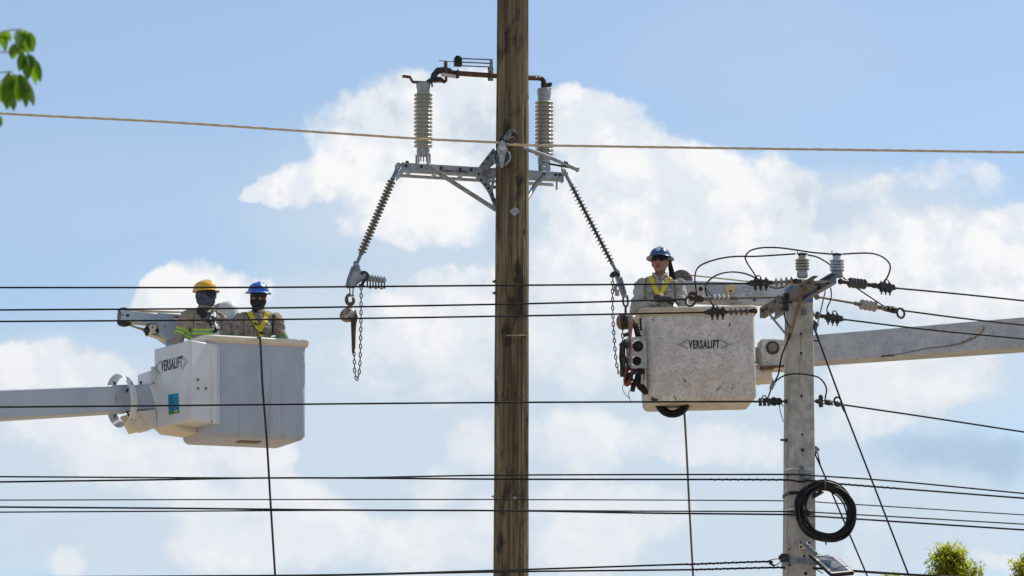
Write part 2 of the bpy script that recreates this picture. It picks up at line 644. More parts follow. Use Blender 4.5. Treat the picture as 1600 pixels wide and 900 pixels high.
BLUESTEEL = pmat('blue_grey_steel', (0.15, 0.19, 0.24), (0.25, 0.30, 0.35), scale=10, rough=0.55, metal=0.3, bump=0.1,
                 layers=[((0.05, 0.14, 0.30), 5, (1, 1, 1), 0.56, 0.66, 0.4), ((0.16, 0.10, 0.06), 24, (1, 1, 1), 0.62, 0.72, 0.7)])
OLDSTEEL = pmat('weathered_channel_steel', (0.12, 0.11, 0.10), (0.21, 0.195, 0.175), scale=12, rough=0.75, metal=0.2, bump=0.2,
                layers=[((0.13, 0.07, 0.035), 9, (1, 1, 1), 0.58, 0.72, 0.7)])
DARKSTEEL = pmat('dark_steel', (0.02, 0.02, 0.022), (0.05, 0.048, 0.045), scale=20, rough=0.55, metal=0.4, bump=0.1)
RUST = pmat('rusty_copper', (0.10, 0.052, 0.036), (0.18, 0.092, 0.062), scale=16, rough=0.7, metal=0.3, layers=[((0.07, 0.05, 0.045), 14, (1, 1, 1), 0.56, 0.7, 0.7)], bump=0.2)
CHAINM = pmat('chain_steel', (0.06, 0.052, 0.045), (0.12, 0.10, 0.085), scale=30, rough=0.55, metal=0.5)
PORCELAIN = pmat('grey_porcelain', (0.31, 0.325, 0.28), (0.41, 0.425, 0.375), scale=5, rough=0.22, spec=0.6, layers=[((0.20, 0.19, 0.15), 20, (1, 1, 0.5), 0.56, 0.72, 0.5)], coat=0.3)
BLUEPORC = pmat('pale_blue_porcelain', (0.34, 0.45, 0.55), (0.42, 0.52, 0.60), scale=5, rough=0.25, spec=0.6, coat=0.3, layers=[((0.2, 0.24, 0.27), 20, (1, 1, 0.5), 0.56, 0.72, 0.4)])
POLYMER = pmat('grey_polymer', (0.19, 0.185, 0.18), (0.26, 0.25, 0.24), scale=14, rough=0.7, spec=0.3)
POLYMERD = pmat('dark_polymer', (0.075, 0.075, 0.08), (0.12, 0.12, 0.12), scale=14, rough=0.7, spec=0.3)
POLYPALE = pmat('pale_polymer', (0.33, 0.33, 0.32), (0.42, 0.41, 0.39), scale=14, rough=0.7, spec=0.3)
WIRE = pmat('black_wire', (0.010, 0.010, 0.012), (0.022, 0.022, 0.024), scale=8, rough=0.7, spec=0.2)
RUBBER = pmat('black_rubber', (0.008, 0.008, 0.009), (0.018, 0.018, 0.02), scale=12, rough=0.5, spec=0.3)
ROPE = pmat('hemp_rope', (0.50, 0.40, 0.28), (0.66, 0.56, 0.42), scale=60, rough=0.95, spec=0.1)
DARKROPE = pmat('dark_rope', (0.022, 0.02, 0.022), (0.05, 0.045, 0.045), scale=60, rough=0.9)
BROWNROPE = pmat('brown_rope', (0.12, 0.075, 0.055), (0.2, 0.14, 0.10), scale=60, rough=0.9)
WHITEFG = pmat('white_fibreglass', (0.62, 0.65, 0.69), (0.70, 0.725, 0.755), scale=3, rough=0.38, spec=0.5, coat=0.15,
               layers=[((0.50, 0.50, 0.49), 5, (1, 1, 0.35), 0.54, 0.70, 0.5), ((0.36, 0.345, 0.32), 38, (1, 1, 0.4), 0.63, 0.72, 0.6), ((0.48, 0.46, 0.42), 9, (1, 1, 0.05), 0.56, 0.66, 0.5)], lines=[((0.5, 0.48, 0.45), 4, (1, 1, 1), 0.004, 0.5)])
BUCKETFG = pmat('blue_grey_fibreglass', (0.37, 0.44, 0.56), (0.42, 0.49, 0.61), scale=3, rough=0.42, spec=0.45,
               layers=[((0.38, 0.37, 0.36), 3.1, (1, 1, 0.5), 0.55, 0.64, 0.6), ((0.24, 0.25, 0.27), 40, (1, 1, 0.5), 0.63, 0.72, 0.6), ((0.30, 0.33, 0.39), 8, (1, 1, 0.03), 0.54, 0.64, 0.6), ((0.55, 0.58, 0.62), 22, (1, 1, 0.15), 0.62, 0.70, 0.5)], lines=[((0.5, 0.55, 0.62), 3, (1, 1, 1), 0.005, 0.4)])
RIMM = pmat('cream_rim', (0.62, 0.58, 0.50), (0.72, 0.68, 0.60), scale=8, rough=0.5, layers=[((0.42, 0.36, 0.27), 16, (1, 1, 1), 0.56, 0.72, 0.6)])
BOOMW = pmat('pale_blue_boom_paint', (0.36, 0.43, 0.51), (0.43, 0.50, 0.58), scale=2.5, rough=0.4, layers=[((0.33, 0.34, 0.35), 12, (0.3, 1, 1), 0.58, 0.74, 0.5), ((0.5, 0.52, 0.54), 30, (0.2, 1, 1), 0.62, 0.72, 0.5)])
OLDFG = pmat('scuffed_fibreglass', (0.52, 0.50, 0.475), (0.66, 0.64, 0.615), scale=7, rough=0.7, spec=0.3, bump=0.15, bscale=90,
             layers=[((0.38, 0.355, 0.33), 38, (1, 1, 1), 0.50, 0.64, 0.75), ((0.76, 0.74, 0.71), 15, (1, 1, 1.8), 0.55, 0.68, 0.65), ((0.20, 0.17, 0.145), 75, (1, 1, 1), 0.61, 0.68, 0.8), ((0.8, 0.78, 0.75), 100, (1, 1, 1), 0.62, 0.68, 0.6),
                     ((0.50, 0.39, 0.28), 3, (1, 1, 0.7), 0.56, 0.72, 0.6)],
             lines=[((0.74, 0.72, 0.69), 4.5, (1, 1, 1), 0.006, 0.8), ((0.72, 0.70, 0.66), 9, (1, 1, 1.4), 0.008, 0.55), ((0.22, 0.18, 0.15), 11, (1.2, 1, 0.8), 0.006, 0.6)])
OLDBOOM = pmat('scuffed_boom_paint', (0.38, 0.405, 0.44), (0.49, 0.52, 0.555), scale=6, rough=0.65, bump=0.1, bscale=80,
               layers=[((0.27, 0.27, 0.27), 30, (0.5, 1, 1), 0.54, 0.68, 0.7), ((0.13, 0.115, 0.10), 80, (1, 1, 1), 0.63, 0.69, 0.8), ((0.6, 0.6, 0.6), 60, (0.4, 1, 1), 0.62, 0.7, 0.6)],
               lines=[((0.30, 0.28, 0.25), 5, (0.6, 1, 1), 0.008, 0.7), ((0.62, 0.62, 0.61), 8, (1, 1, 1), 0.008, 0.5)])
BLACKPAINT = pmat('black_print', (0.015, 0.016, 0.02), (0.03, 0.03, 0.035), scale=40, rough=0.5)
WORNPRINT = pmat('worn_black_print', (0.02, 0.02, 0.022), (0.05, 0.05, 0.05), scale=60, rough=0.6, layers=[((0.35, 0.34, 0.32), 60, (1, 1, 1), 0.64, 0.7, 0.6)])
REDPAINT = pmat('red_print', (0.42, 0.03, 0.05), (0.5, 0.06, 0.08), scale=30, rough=0.5)
BRASS = pmat('dark_brass', (0.22, 0.17, 0.06), (0.35, 0.27, 0.10), scale=30, rough=0.45, metal=0.7)
YELPAINT = pmat('cream_yellow_cap', (0.58, 0.44, 0.20), (0.68, 0.54, 0.28), scale=20, rough=0.6)
BROWNDISC = pmat('brown_grey_disc', (0.10, 0.085, 0.075), (0.15, 0.13, 0.115), scale=12, rough=0.8)
REDHOSE = pmat('red_hose', (0.20, 0.03, 0.025), (0.32, 0.06, 0.045), scale=16, rough=0.5)
ORANGE = pmat('brown_orange_enamel', (0.22, 0.105, 0.06), (0.34, 0.18, 0.10), scale=18, rough=0.5, layers=[((0.09, 0.06, 0.05), 20, (1, 1, 1), 0.56, 0.68, 0.7)])
HOISTM = pmat('worn_hoist_cover', (0.15, 0.105, 0.08), (0.36, 0.32, 0.29), scale=12, rough=0.5, metal=0.3, layers=[((0.22, 0.11, 0.06), 16, (1, 1, 1), 0.5, 0.64, 0.8)])
GREYPLATE = pmat('grey_alloy_plate', (0.33, 0.33, 0.33), (0.44, 0.44, 0.435), scale=14, rough=0.5, metal=0.3, layers=[((0.14, 0.13, 0.12), 26, (1, 1, 1), 0.6, 0.72, 0.7)])
BLUEPAINT = pmat('blue_paint', (0.02, 0.12, 0.33), (0.035, 0.17, 0.42), scale=14, rough=0.6)
GROUND = pmat('dusty_ground', (0.29, 0.215, 0.135), (0.36, 0.275, 0.18), scale=0.4, rough=0.95, layers=[((0.20, 0.17, 0.10), 0.09, (1, 1, 1), 0.5, 0.62, 0.6)], bump=0.3, bscale=3)
SHIRT = pmat('tan_work_shirt', (0.27, 0.225, 0.175), (0.35, 0.295, 0.235), scale=9, rough=0.9, sheen=0.1, bump=0.35, bscale=26, spec=0.2, layers=[((0.20, 0.165, 0.13), 16, (1, 1, 1), 0.56, 0.72, 0.5)])
SHIRTP = pmat('pale_work_shirt', (0.36, 0.33, 0.30), (0.46, 0.425, 0.39), scale=9, rough=0.9, bump=0.4, bscale=26, spec=0.2, layers=[((0.27, 0.24, 0.215), 14, (1, 1, 1), 0.54, 0.7, 0.6)])
TROUSER = pmat('dark_trousers', (0.05, 0.06, 0.08), (0.08, 0.09, 0.11), scale=10, rough=0.9)
BOOTM = pmat('black_boots', (0.03, 0.026, 0.023), (0.05, 0.045, 0.04), scale=10, rough=0.7)
SKIN = pmat('brown_skin', (0.30, 0.16, 0.10), (0.36, 0.20, 0.13), scale=16, rough=0.5)
SKINL = pmat('tanned_skin', (0.27, 0.145, 0.095), (0.33, 0.18, 0.12), scale=16, rough=0.5)
LIPS = pmat('lip_skin', (0.20, 0.085, 0.07), (0.24, 0.10, 0.08), scale=20, rough=0.45)
HAIR = pmat('black_hair', (0.012, 0.01, 0.009), (0.025, 0.02, 0.018), scale=60, rough=0.6)
HELY = pmat('yellow_helmet', (0.72, 0.40, 0.015), (0.78, 0.45, 0.025), scale=6, rough=0.25, coat=0.4)
HELB = pmat('bright_blue_helmet', (0.012, 0.10, 0.50), (0.018, 0.125, 0.56), scale=6, rough=0.25, coat=0.4)
HELD = pmat('dark_blue_helmet', (0.012, 0.075, 0.21), (0.02, 0.095, 0.25), scale=6, rough=0.25, coat=0.4)
GAITG = pmat('slate_gaiter', (0.045, 0.055, 0.095), (0.075, 0.088, 0.135), scale=12, rough=0.9, bump=0.4, bscale=34)
GAITB = pmat('black_gaiter', (0.010, 0.010, 0.012), (0.02, 0.02, 0.022), scale=12, rough=0.9, bump=0.3, bscale=34)
LENSM = pmat('dark_lens', (0.004, 0.005, 0.007), None, rough=0.22, spec=0.3)
HARNY = pmat('yellow_webbing', (0.62, 0.50, 0.02), (0.72, 0.60, 0.04), scale=50, rough=0.8)
HARNB = pmat('black_webbing', (0.015, 0.015, 0.017), (0.03, 0.03, 0.032), scale=50, rough=0.8)
LIME = pmat('lime_band', (0.36, 0.62, 0.03), (0.42, 0.70, 0.05), scale=20, rough=0.7)
DULLLIME = pmat('faded_green_band', (0.18, 0.30, 0.09), (0.22, 0.36, 0.12), scale=20, rough=0.7)
SILVER = pmat('grey_reflective_tape', (0.20, 0.26, 0.24), (0.26, 0.32, 0.30), scale=20, rough=0.4)
GLOVE = pmat('grey_glove', (0.035, 0.037, 0.045), (0.06, 0.062, 0.07), scale=24, rough=0.85, bump=0.3, bscale=50)
SCARF = pmat('black_white_scarf', (0.02, 0.02, 0.022), (0.72, 0.71, 0.69), scale=17, stretch=(1, 1, 1), lo=0.50, hi=0.54, detail=3, rough=0.9)
CREAM = pmat('cream_frame', (0.72, 0.66, 0.58), (0.78, 0.73, 0.65), scale=12, rough=0.5)
CELL = pmat('dark_cell', (0.06, 0.075, 0.13), (0.10, 0.115, 0.17), scale=12, rough=0.3)
CELLP = pmat('pale_cell', (0.20, 0.21, 0.24), (0.27, 0.28, 0.31), scale=12, rough=0.3)
STICK = pmat('pale_blue_sticker', (0.35, 0.50, 0.62), (0.48, 0.62, 0.72), scale=20, rough=0.5)
STKBLUE = pmat('sticker_sky_print', (0.01, 0.19, 0.40), (0.02, 0.30, 0.48), scale=3, rough=0.4)
STKGREEN = pmat('sticker_green_print', (0.03, 0.20, 0.05), (0.06, 0.28, 0.06), scale=20, rough=0.4)
STKYEL = pmat('sticker_yellow_print', (0.55, 0.45, 0.08), (0.5, 0.40, 0.1), scale=20, rough=0.4)
WHITEP = pmat('white_print', (0.72, 0.72, 0.72), (0.78, 0.78, 0.78), scale=20, rough=0.5)
LEAF = pmat('broad_leaf', (0.025, 0.075, 0.008), (0.05, 0.12, 0.012), scale=18, rough=0.6, spec=0.25, trans=((0.20, 0.38, 0.01), 0.45))
LEAFY = pmat('yellow_green_leaf', (0.09, 0.135, 0.012), (0.18, 0.205, 0.02), scale=3, rough=0.5, trans=((0.54, 0.57, 0.025), 0.52))
BARK = pmat('bark', (0.12, 0.09, 0.06), (0.2, 0.16, 0.11), scale=14, stretch=(1, 1, 0.2), rough=0.9)

# ------------------------------------------------------------------ ground
g = MB()
GN = 24
vs = [((i / GN - 0.5) * 6000, (j / GN - 0.5) * 6000 + 500, 0) for j in range(GN + 1) for i in range(GN + 1)]
g.add(vs, [(j * (GN + 1) + i, j * (GN + 1) + i + 1, (j + 1) * (GN + 1) + i + 1, (j + 1) * (GN + 1) + i) for j in range(GN) for i in range(GN)])
go = g.build('ground', GROUND)
go['kind'] = 'structure'


def hit(px, py, O, n):
    """point of the plane through O with normal n seen at a photograph pixel"""
    d = ray(px, py)
    O, n = Vector(O), Vector(n)
    return CAM + d * ((O - CAM).dot(n) / d.dot(n))


# ------------------------------------------------------------------ wooden pole
WY = 48.0
P1, P2 = A(801.3, 0, WY), A(798.4, 900, WY)
r1, r2 = 24.6 * mpp(WY, 0), 27.6 * mpp(WY, 900)


def pole_c(z):
    t = (z - P2.z) / (P1.z - P2.z)
    return P2 + (P1 - P2) * t, r2 + (r1 - r2) * t


wp = thing('wooden_utility_pole', pole_c(0)[0], 'tall round brown wooden pole with a steel crossarm, standing between the two bucket lifts', 'utility pole')
m = MB()
loops = []
nz_, nk = 300, 168
rc = random.Random(5)
cracks = [(rc.uniform(PI, 2 * PI), rc.uniform(5.5, 14.5), rc.uniform(0.5, 2.4), rc.uniform(0.006, 0.015), rc.uniform(0.018, 0.032)) for _ in range(34)] + [(rc.uniform(0, PI), rc.uniform(3, 14.5), rc.uniform(0.6, 2.4), 0.010, 0.028) for _ in range(14)] + [(rc.uniform(PI, 2 * PI), rc.uniform(0, 5), 2.0, 0.010, 0.028) for _ in range(8)]
knots = [(rc.uniform(PI, 2 * PI), rc.uniform(6.5, 15), rc.uniform(0.02, 0.035)) for _ in range(9)]
ztop = P1.z + 2.2
for i in range(nz_ + 1):
    z = ztop * i / nz_
    c, r = pole_c(z)
    l = []
    for k in range(nk):
        a = 2 * PI * k / nk
        q = mnoise.noise(Vector((math.cos(a) * 2.2, math.sin(a) * 2.2, z * 0.22)))
        q2 = mnoise.noise(Vector((math.cos(a) * 14, math.sin(a) * 14, z * 0.5)))
        q3 = mnoise.noise(Vector((3.3, 1.7, z * 1.3)))
        rr = r * (1 + 0.020 * q + 0.014 * q2 + 0.012 * q3)
        for (ca, cz, cl_, cd_, cw) in cracks:
            if abs(z - cz) < cl_ / 2:
                da = (a - ca - 0.05 * math.sin(z * 2.1 + ca * 7) + PI) % (2 * PI) - PI
                if abs(da) < cw * 1.6:
                    rr -= cd_ * max(0.0, 1 - abs(da) / (cw * 1.6)) * (1 - (2 * (z - cz) / cl_) ** 2)
        for (ka, kz, kr) in knots:
            da = ((a - ka + PI) % (2 * PI) - PI) * r
            d2 = (da * da + (z - kz) ** 2 * 0.5) / (kr * kr)
            if d2 < 6:
                rr += 0.010 * math.exp(-d2) - 0.012 * math.exp(-((math.sqrt(d2) - 1.3) / 0.35) ** 2)
        l.append((c.x + rr * math.cos(a), c.y + rr * math.sin(a), z))
    loops.append(l)
m.loft(loops)
m.build('shaft', WOOD, wp, smooth=60)


def pole_front(px, py, out_=0.0):
    """point on the camera side of the wooden pole's skin"""
    p = A(px, py, WY)
    for _ in range(4):
        c, r = pole_c(p.z)
        dx = max(-r * 0.99, min(r * 0.99, p.x - c.x))
        p = A(px, py, c.y - math.sqrt(max(r * r - dx * dx, 0)) - out_)
    return p


# diamond washer, nails, a scar where a band sat
dp = pole_front(804, 331)
m = MB()
m.box((0, 0, 0), (0.079, 0.010, 0.079), mat4(Matrix.Rotation(R(45), 3, 'Y'), dp - Vector((0, 0.012, 0))))
dw = m.build('square_washer', GALV, wp, bevel=0.003)
m = MB()
m.lathe([(0.016, 0), (0.016, 0.014), (0.009, 0.016), (0.009, 0.03)], axis_m((0, -1, 0), dp - Vector((0, 0.017, 0))), 6)
m.build('bolt_head', GALV, dw)
for (px, py) in ((804, 778), (772.5, 776), (773.5, 440), (773.5, 458)):
    p = pole_front(px, py)
    m = MB()
    d = Vector((p.x - pole_c(p.z)[0].x, p.y - pole_c(p.z)[0].y, 0)).normalized()
    m.rod(p - d * 0.03, p + d * 0.03, 0.009, 7)
    m.lathe([(0.018, 0), (0.018, 0.01), (0.006, 0.014)], axis_m(d, p), 7)
    m.build('bolt', GALV if py > 700 else DARKSTEEL, wp)
m = MB()
pts = [pole_front(790 + 32 * k / 7, 524 + 0.4 * math.sin(k * 1.9), 0.003) for k in range(8)]
m.tube(pts, [0.004, 0.007, 0.006, 0.009, 0.006, 0.008, 0.005, 0.004], 6)
m.build('pale_scar', pmat('pale_wood_scar', (0.34, 0.25, 0.15), (0.42, 0.32, 0.2), rough=0.9), wp)

# crossarm: two angle channels behind the pole, the left one nearer the camera
AA = R(15)
AX = Vector((math.cos(AA), math.sin(AA), 0))
AN = Vector((math.sin(AA), -math.cos(AA), 0))
AO = A(800, 272, 48.37)
Zv = Vector((0, 0, 1))


def ar(px, py, off=0.0):
    return hit(px, py, AO + AN * off, AN)


zt = ar(800, 264.3, 0.14).z           # top of the near channel
xl = (ar(630, 262, 0.14) - AO).dot(AX)
xr = (ar(879, 272, 0.14) - AO).dot(AX)


def arm_pt(s, off, z):
    return Vector((AO.x, AO.y, 0)) + AX * s + AN * off + Zv * z


def arm_box(mb, s0, s1, o0_, o1_, z0, z1):
    M = mat4(Matrix((AX, -AN, Zv)).transposed(), Vector((AO.x, AO.y, 0)))
    mb.box(((s0 + s1) / 2, -(o0_ + o1_) / 2, (z0 + z1) / 2), (abs(s1 - s0), abs(o1_ - o0_), abs(z1 - z0)), M)


H = 0.098
xpl = (ar(752, 270, 0.14) - AO).dot(AX)
arm = MB()
arm_box(arm, xl, xr, 0.134, 0.144, zt - H, zt)               # near web
arm_box(arm, xl, xr, 0.07, 0.134, zt - 0.008, zt - 0.0001)      # near top flange
arm_box(arm, xl, xr, 0.08, 0.134, zt - H + 0.0001, zt - H + 0.008)
cro = arm.build('crossarm', GALV, wp, bevel=0.002)
m = MB()
arm_box(m, xl, xr - 0.03, -0.144, -0.134, zt - H, zt - H + 0.034)     # far angle, low
arm_box(m, xl, xr - 0.03, -0.134, -0.09, zt - H + 0.0002, zt - H + 0.007)
s = xl + 0.05
while s < xr:
    arm_box(m, s, s + 0.05, -0.0895, 0.0795, zt - H - 0.006, zt - H - 0.0005)
    s += 0.29
arm_box(m, xl - 0.012, xl - 0.002, -0.15, 0.15, zt - H - 0.04, zt - H + 0.045)
arm_box(m, xl - 0.012, xl - 0.002, 0.10, 0.15, zt - H + 0.0455, zt + 0.004)
arm_box(m, xr + 0.002, xr + 0.012, 0.06, 0.15, zt - H - 0.01, zt + 0.004)
arm_box(m, xr + 0.002, xr + 0.012, -0.15, -0.10, zt - H - 0.04, zt - H + 0.05)
m.build('far_angle', GALV, wp, bevel=0.0015)
m = MB()
for s_ in (xl + 0.03, xl + 0.2, xl + 0.26, xl + 0.42, -0.62, -0.5, 0.32, xr - 0.08, xr - 0.03):
    m.lathe([(0.017, 0), (0.017, 0.011), (0.009, 0.012), (0.009, 0.024)], axis_m(AN, arm_pt(s_, 0.144, zt - 0.035)), 6)
m.lathe([(0.012, -0.01), (0.02, 0.012), (0.02, 0.024), (0.008, 0.03)], axis_m(Zv, arm_pt(xl + 0.05, 0.11, zt)), 8)
m.build('arm_bolts', DARKSTEEL, wp)
# stained mounting channel seen through the web
m = MB()
for (a_, b_) in ((xl + 0.40, xl + 0.56), (xl + 0.62, xl + 0.72), (-0.68, -0.55)):
    arm_box(m, a_, b_, 0.1442, 0.1452, zt - 0.072, zt - 0.052)
m.build('arm_slot', pmat('stained_slot', (0.13, 0.10, 0.085), (0.2, 0.16, 0.14), scale=20, rough=0.8), wp)

# forked bracket on the left of the pole


def arm_plate(mb, pix, off, t):
    mb.plate([ar(x, y, off) for x, y in pix], -AN * t)


m = MB()
arm_plate(m, [(744, 266), (771, 231), (775, 236), (775, 254), (753, 273), (757, 278), (744, 283)], 0.165, 0.012)
arm_plate(m, [(744, 278), (756, 275), (765, 285), (770, 298), (774, 312), (774, 322), (771, 320), (763, 301), (755, 289)], 0.1645, 0.012)
m.build('fork_bracket', GALV, wp, bevel=0.002)
m = MB()
m.bar(ar(774, 262, 0.19), ar(768, 298, 0.19), 0.03, 0.006)
m.bar(ar(756, 277, 0.10), ar(778, 270, 0.10), 0.05, 0.08)
m.bar(ar(770, 318, 0.10), ar(790, 322, 0.10), 0.04, 0.12)
m.bar(ar(766, 292, 0.10), ar(790, 294, 0.10), 0.03, 0.03)
m.build('bracket_strut', GALV, wp, bevel=0.002)
m = MB()
for (x, y) in ((751, 281), (758, 288), (763, 294), (768, 304), (770, 312), (754, 256), (762, 247), (769, 238), (748, 272)):
    m.lathe([(0.013, 0), (0.013, 0.01), (0.006, 0.02)], axis_m(AN, ar(x, y, 0.166)), 6)
m.build('bracket_bolts', DARKSTEEL, wp)
# diagonal braces
m = MB()
a, b = ar(666, 258.5, 0.17), A(775, 328.5, 48.0)
f_ = frame(b - a)
m.bar(a, b, 0.008, 0.042)
m.bar(a + f_ @ Vector((0, -0.022, 0.017)), b + f_ @ Vector((0, -0.022, 0.017)), 0.036, 0.007)
m.build('diagonal_brace', GALV, wp, bevel=0.0015)
m = MB()
m.tube([ar(851, 274.5, 0.16), ar(836, 290, 0.12), A(823, 312, 48.08)], [0.026, 0.026, 0.024], 12)
m.build('diagonal_brace', GALV, wp)
m = MB()     # rod arm that slopes across the right post
m.tube([pole_front(818, 231), A(862, 247, 47.82), A(904, 266, 47.75)], 0.022, 12)
m.lathe([(0.029, 0), (0.03, 0.02), (0.012, 0.03)], axis_m((0.8, 0, -0.3), A(901, 264.5, 47.75)), 10)
m.build('sloping_rod', GALV, wp)
m = MB()
m.bar(A(858, 256, 47.85), A(892, 262, 47.8), 0.02, 0.02)
for (x, y) in ((883, 254), (886, 255), (878, 262)):
    m.rod(A(x, y + 6, 47.77), A(x - 0.6, y - 3, 47.77), 0.006, 6)
m.ball(A(883, 254, 47.77), 0.012); m.ball(A(886.5, 255, 47.77), 0.012)
m.build('rod_clamp', DARKSTEEL, wp)

# ------------------------------------------------------------------ disconnect switch on the crossarm
sw = thing('disconnect_switch', arm_pt(0, 0.0, zt), 'rusty tube switch blade on two ribbed porcelain posts above the wooden pole crossarm', 'disconnect switch')


def ribbed_post(px, ytop, ycap, yr0, yr1, ybase, nr, wr):
    """a porcelain post: pixels of the cap, first and last rib, base"""
    off = 0.06
    base = ar(px, ybase, off)
    zz = lambda y: (ar(px, y, off).z - base.z)
    k = mpp(base.y, 200)
    rr = wr / 2 * k
    core = rr * 0.66
    prof = [(core * 0.9, zz(yr1) - 0.03)]
    zs = [zz(yr1) + (zz(yr0) - zz(yr1)) * i / (nr - 1) for i in range(nr)]
    pit = zs[1] - zs[0]
    for z in zs:
        prof += [(core, z - pit * 0.36), (core * 1.1, z - pit * 0.26), (rr * 0.965, z - pit * 0.20), (rr, z - pit * 0.06), (rr * 0.97, z + pit * 0.06), (core * 1.08, z + pit * 0.32), (core, z + pit * 0.42)]
    prof.append((core * 0.9, zs[-1] + 0.03))
    m_ = MB(Matrix.Translation(base))
    m_.lathe(prof, None, 32)
    ins = m_.build('insulator', PORCELAIN, sw, smooth=50)
    cap = MB(Matrix.Translation(base))
    zc, zt_ = zs[-1] + 0.028, zz(ytop)
    cap.lathe([(core * 0.93, zc - 0.02), (core * 1.02, zc), (core * 1.02, zc + (zt_ - zc) * 0.35), (core * 1.12, zc + (zt_ - zc) * 0.5), (core * 1.14, zt_ - 0.012), (core * 1.05, zt_), (0.02, zt_ + 0.001)], None, 20)
    cap.build('metal_cap', GALV, ins)
    bs = MB(Matrix.Translation(base))
    zb = zs[0] - 0.03
    bs.lathe([(core * 0.6, zb - 0.085), (core * 1.0, zb - 0.075), (core * 1.04, zb - 0.01), (core * 0.9, zb), (core * 0.8, zb + 0.006)], None, 20)
    bs.build('metal_base', GALV, ins)
    return base, zb - 0.085, zz


b1, zb1, zz1 = ribbed_post(661, 130, 144, 148.6, 228, 256, 14, 29.6)
b2, zb2, zz2 = ribbed_post(850.4, 139, 156, 161, 241, 268, 14, 29.6)
m = MB()
for sx in (-0.062, 0.062):
    for oy in (-0.05, 0.05):
        q = b1 + AX * sx + AN * oy
        m.bar(q + Zv * (zb1 + 0.02), q - Zv * 0.005, 0.022, 0.022)
for sx, sy in ((-0.03, 0.02), (0.01, -0.02), (0.03, 0.03)):
    m.rod(b1 + AX * sx + AN * sy + Zv * (zb1 + 0.01), b1 + AX * sx + AN * sy + Zv * (zb1 - 0.06), 0.008, 6)
for sx in (-0.042, 0.042):
    for oy in (-0.045, 0.045):
        q = b2 + AX * sx + AN * oy
        m.bar(q + Zv * (zb2 + 0.02), q - Zv * 0.005, 0.024, 0.024)
m.bar(b2 + AN * 0.05 - AX * 0.055 + Zv * 0.02, b2 + AN * 0.05 + AX * 0.055 + Zv * 0.02, 0.02, 0.04)
m.bar(b2 + AN * 0.05 - AX * 0.055 + Zv * (zb2 - 0.012), b2 + AN * 0.05 + AX * 0.055 + Zv * (zb2 - 0.012), 0.02, 0.03)
m.build('post_feet', GALV, sw, bevel=0.002)
O_ = 0.06
q = lambda x, y, o=O_: ar(x, y, o)
m = MB()
m.tube([q(686, 111), q(715, 114.5), q(775, 118.5), q(824, 121.5), q(842, 122)], 0.029, 14)
m.build('blade_tube', RUST, sw)
m = MB()
m.tube([q(842, 121.8), q(847, 123), q(849.5, 127), q(850, 133), q(850, 140)], [0.031, 0.031, 0.031, 0.03, 0.034], 12)
m.tube([q(676, 126), q(678.5, 117), q(684, 110.5), q(694, 109.5), q(704, 112)], [0.033, 0.035, 0.037, 0.037, 0.036], 12)
m.tube([q(668, 128.5), q(678, 123), q(688, 124), q(696, 129)], [0.026, 0.03, 0.028, 0.018], 10)
m.tube([q(846, 134), q(854, 132.5), q(862, 131)], [0.026, 0.022, 0.018], 8)
m.tube([q(674, 126, 0.1), q(675.5, 136, 0.1)], 0.009, 6)
m.tube([q(712, 111, 0.1), q(715.5, 122, 0.1)], [0.014, 0.02], 6)
m.tube([q(709, 121.5, 0.1), q(716, 109, 0.1)], 0.010, 6)
m.tube([q(845, 140, .1), q(861, 134, .1)], 0.014, 8)
m.build('elbow_castings', DARKSTEEL, sw)
m = MB()
m.tube([q(690, 116.5, 0.1), q(712, 119.5, 0.1)], [0.022, 0.02], 8)
m.ball(q(858, 137.5, 0.1), (0.03, 0.02, 0.017))
m.ball(q(838, 120.5, 0.095), 0.012); m.ball(q(843.5, 120.5, 0.095), 0.012)
m.build('pale_contact', pmat('pale_contact_metal', (0.5, 0.48, 0.45), (0.62, 0.6, 0.56), rough=0.5, metal=0.2), sw)
m = MB()
m.bar(q(629, 119, 0.06), q(641, 120.5, 0.06), 0.05, 0.022)
m.bar(q(640.5, 120.5, 0.06), q(645, 128.5, 0.06), 0.05, 0.016)
m.bar(q(645, 128.2, 0.06), q(675, 129.2, 0.06), 0.06, 0.018)
m.bar(q(670, 128, 0.06), q(698, 127, 0.06), 0.05, 0.014)
m.bar(q(697, 127.5, 0.1), q(697, 95.5, 0.1), 0.012, 0.03, z=(1, 0, 0))
m.bar(q(694.5, 108, 0.105), q(694.5, 95.5, 0.105), 0.01, 0.014, z=(1, 0, 0))
m.build('arcing_horn', RUST, sw, bevel=0.002)
m = MB()
m.box((0, 0, 0), (0.078, 0.07, 0.096), mat4(Matrix((AX, -AN, Zv)).transposed(), q(715.5, 96.8)))
m.lathe([(0.02, 0), (0.03, 0.008), (0.03, 0.014)], axis_m(Zv, q(715.5, 89.5)), 12)
m.build('balance_weight', RUBBER, sw, bevel=0.012)
m = MB()
for (y0, y1) in ((91.3, 93.2), (97, 99.2), (102.6, 104.8)):
    m.rod(q(719, y0), q(768, y1), 0.0065, 6)
m.rod(q(686, 94.8), q(711, 96.3), 0.0045, 6)
m.build('balance_rods', DARKSTEEL, sw)
m = MB()
m.bar(q(767.5, 92.3), q(767.5, 106), 0.012, 0.036, z=(1, 0, 0))
m.bar(q(766.5, 105), q(766.5, 126.5), 0.014, 0.062, z=(1, 0, 0))
wpl = m.build('hanger_plate', GALV, sw, bevel=0.002)
m = MB()
for (x, y) in ((763.5, 107.5), (769.5, 107.5), (766, 112), (763.5, 123)):
    m.lathe([(0.008, 0), (0.008, 0.006)], axis_m(AN, q(x, y, O_ + 0.008)), 8)
m.build('hanger_bolts', DARKSTEEL, wpl)

# ------------------------------------------------------------------ hanging polymer insulators


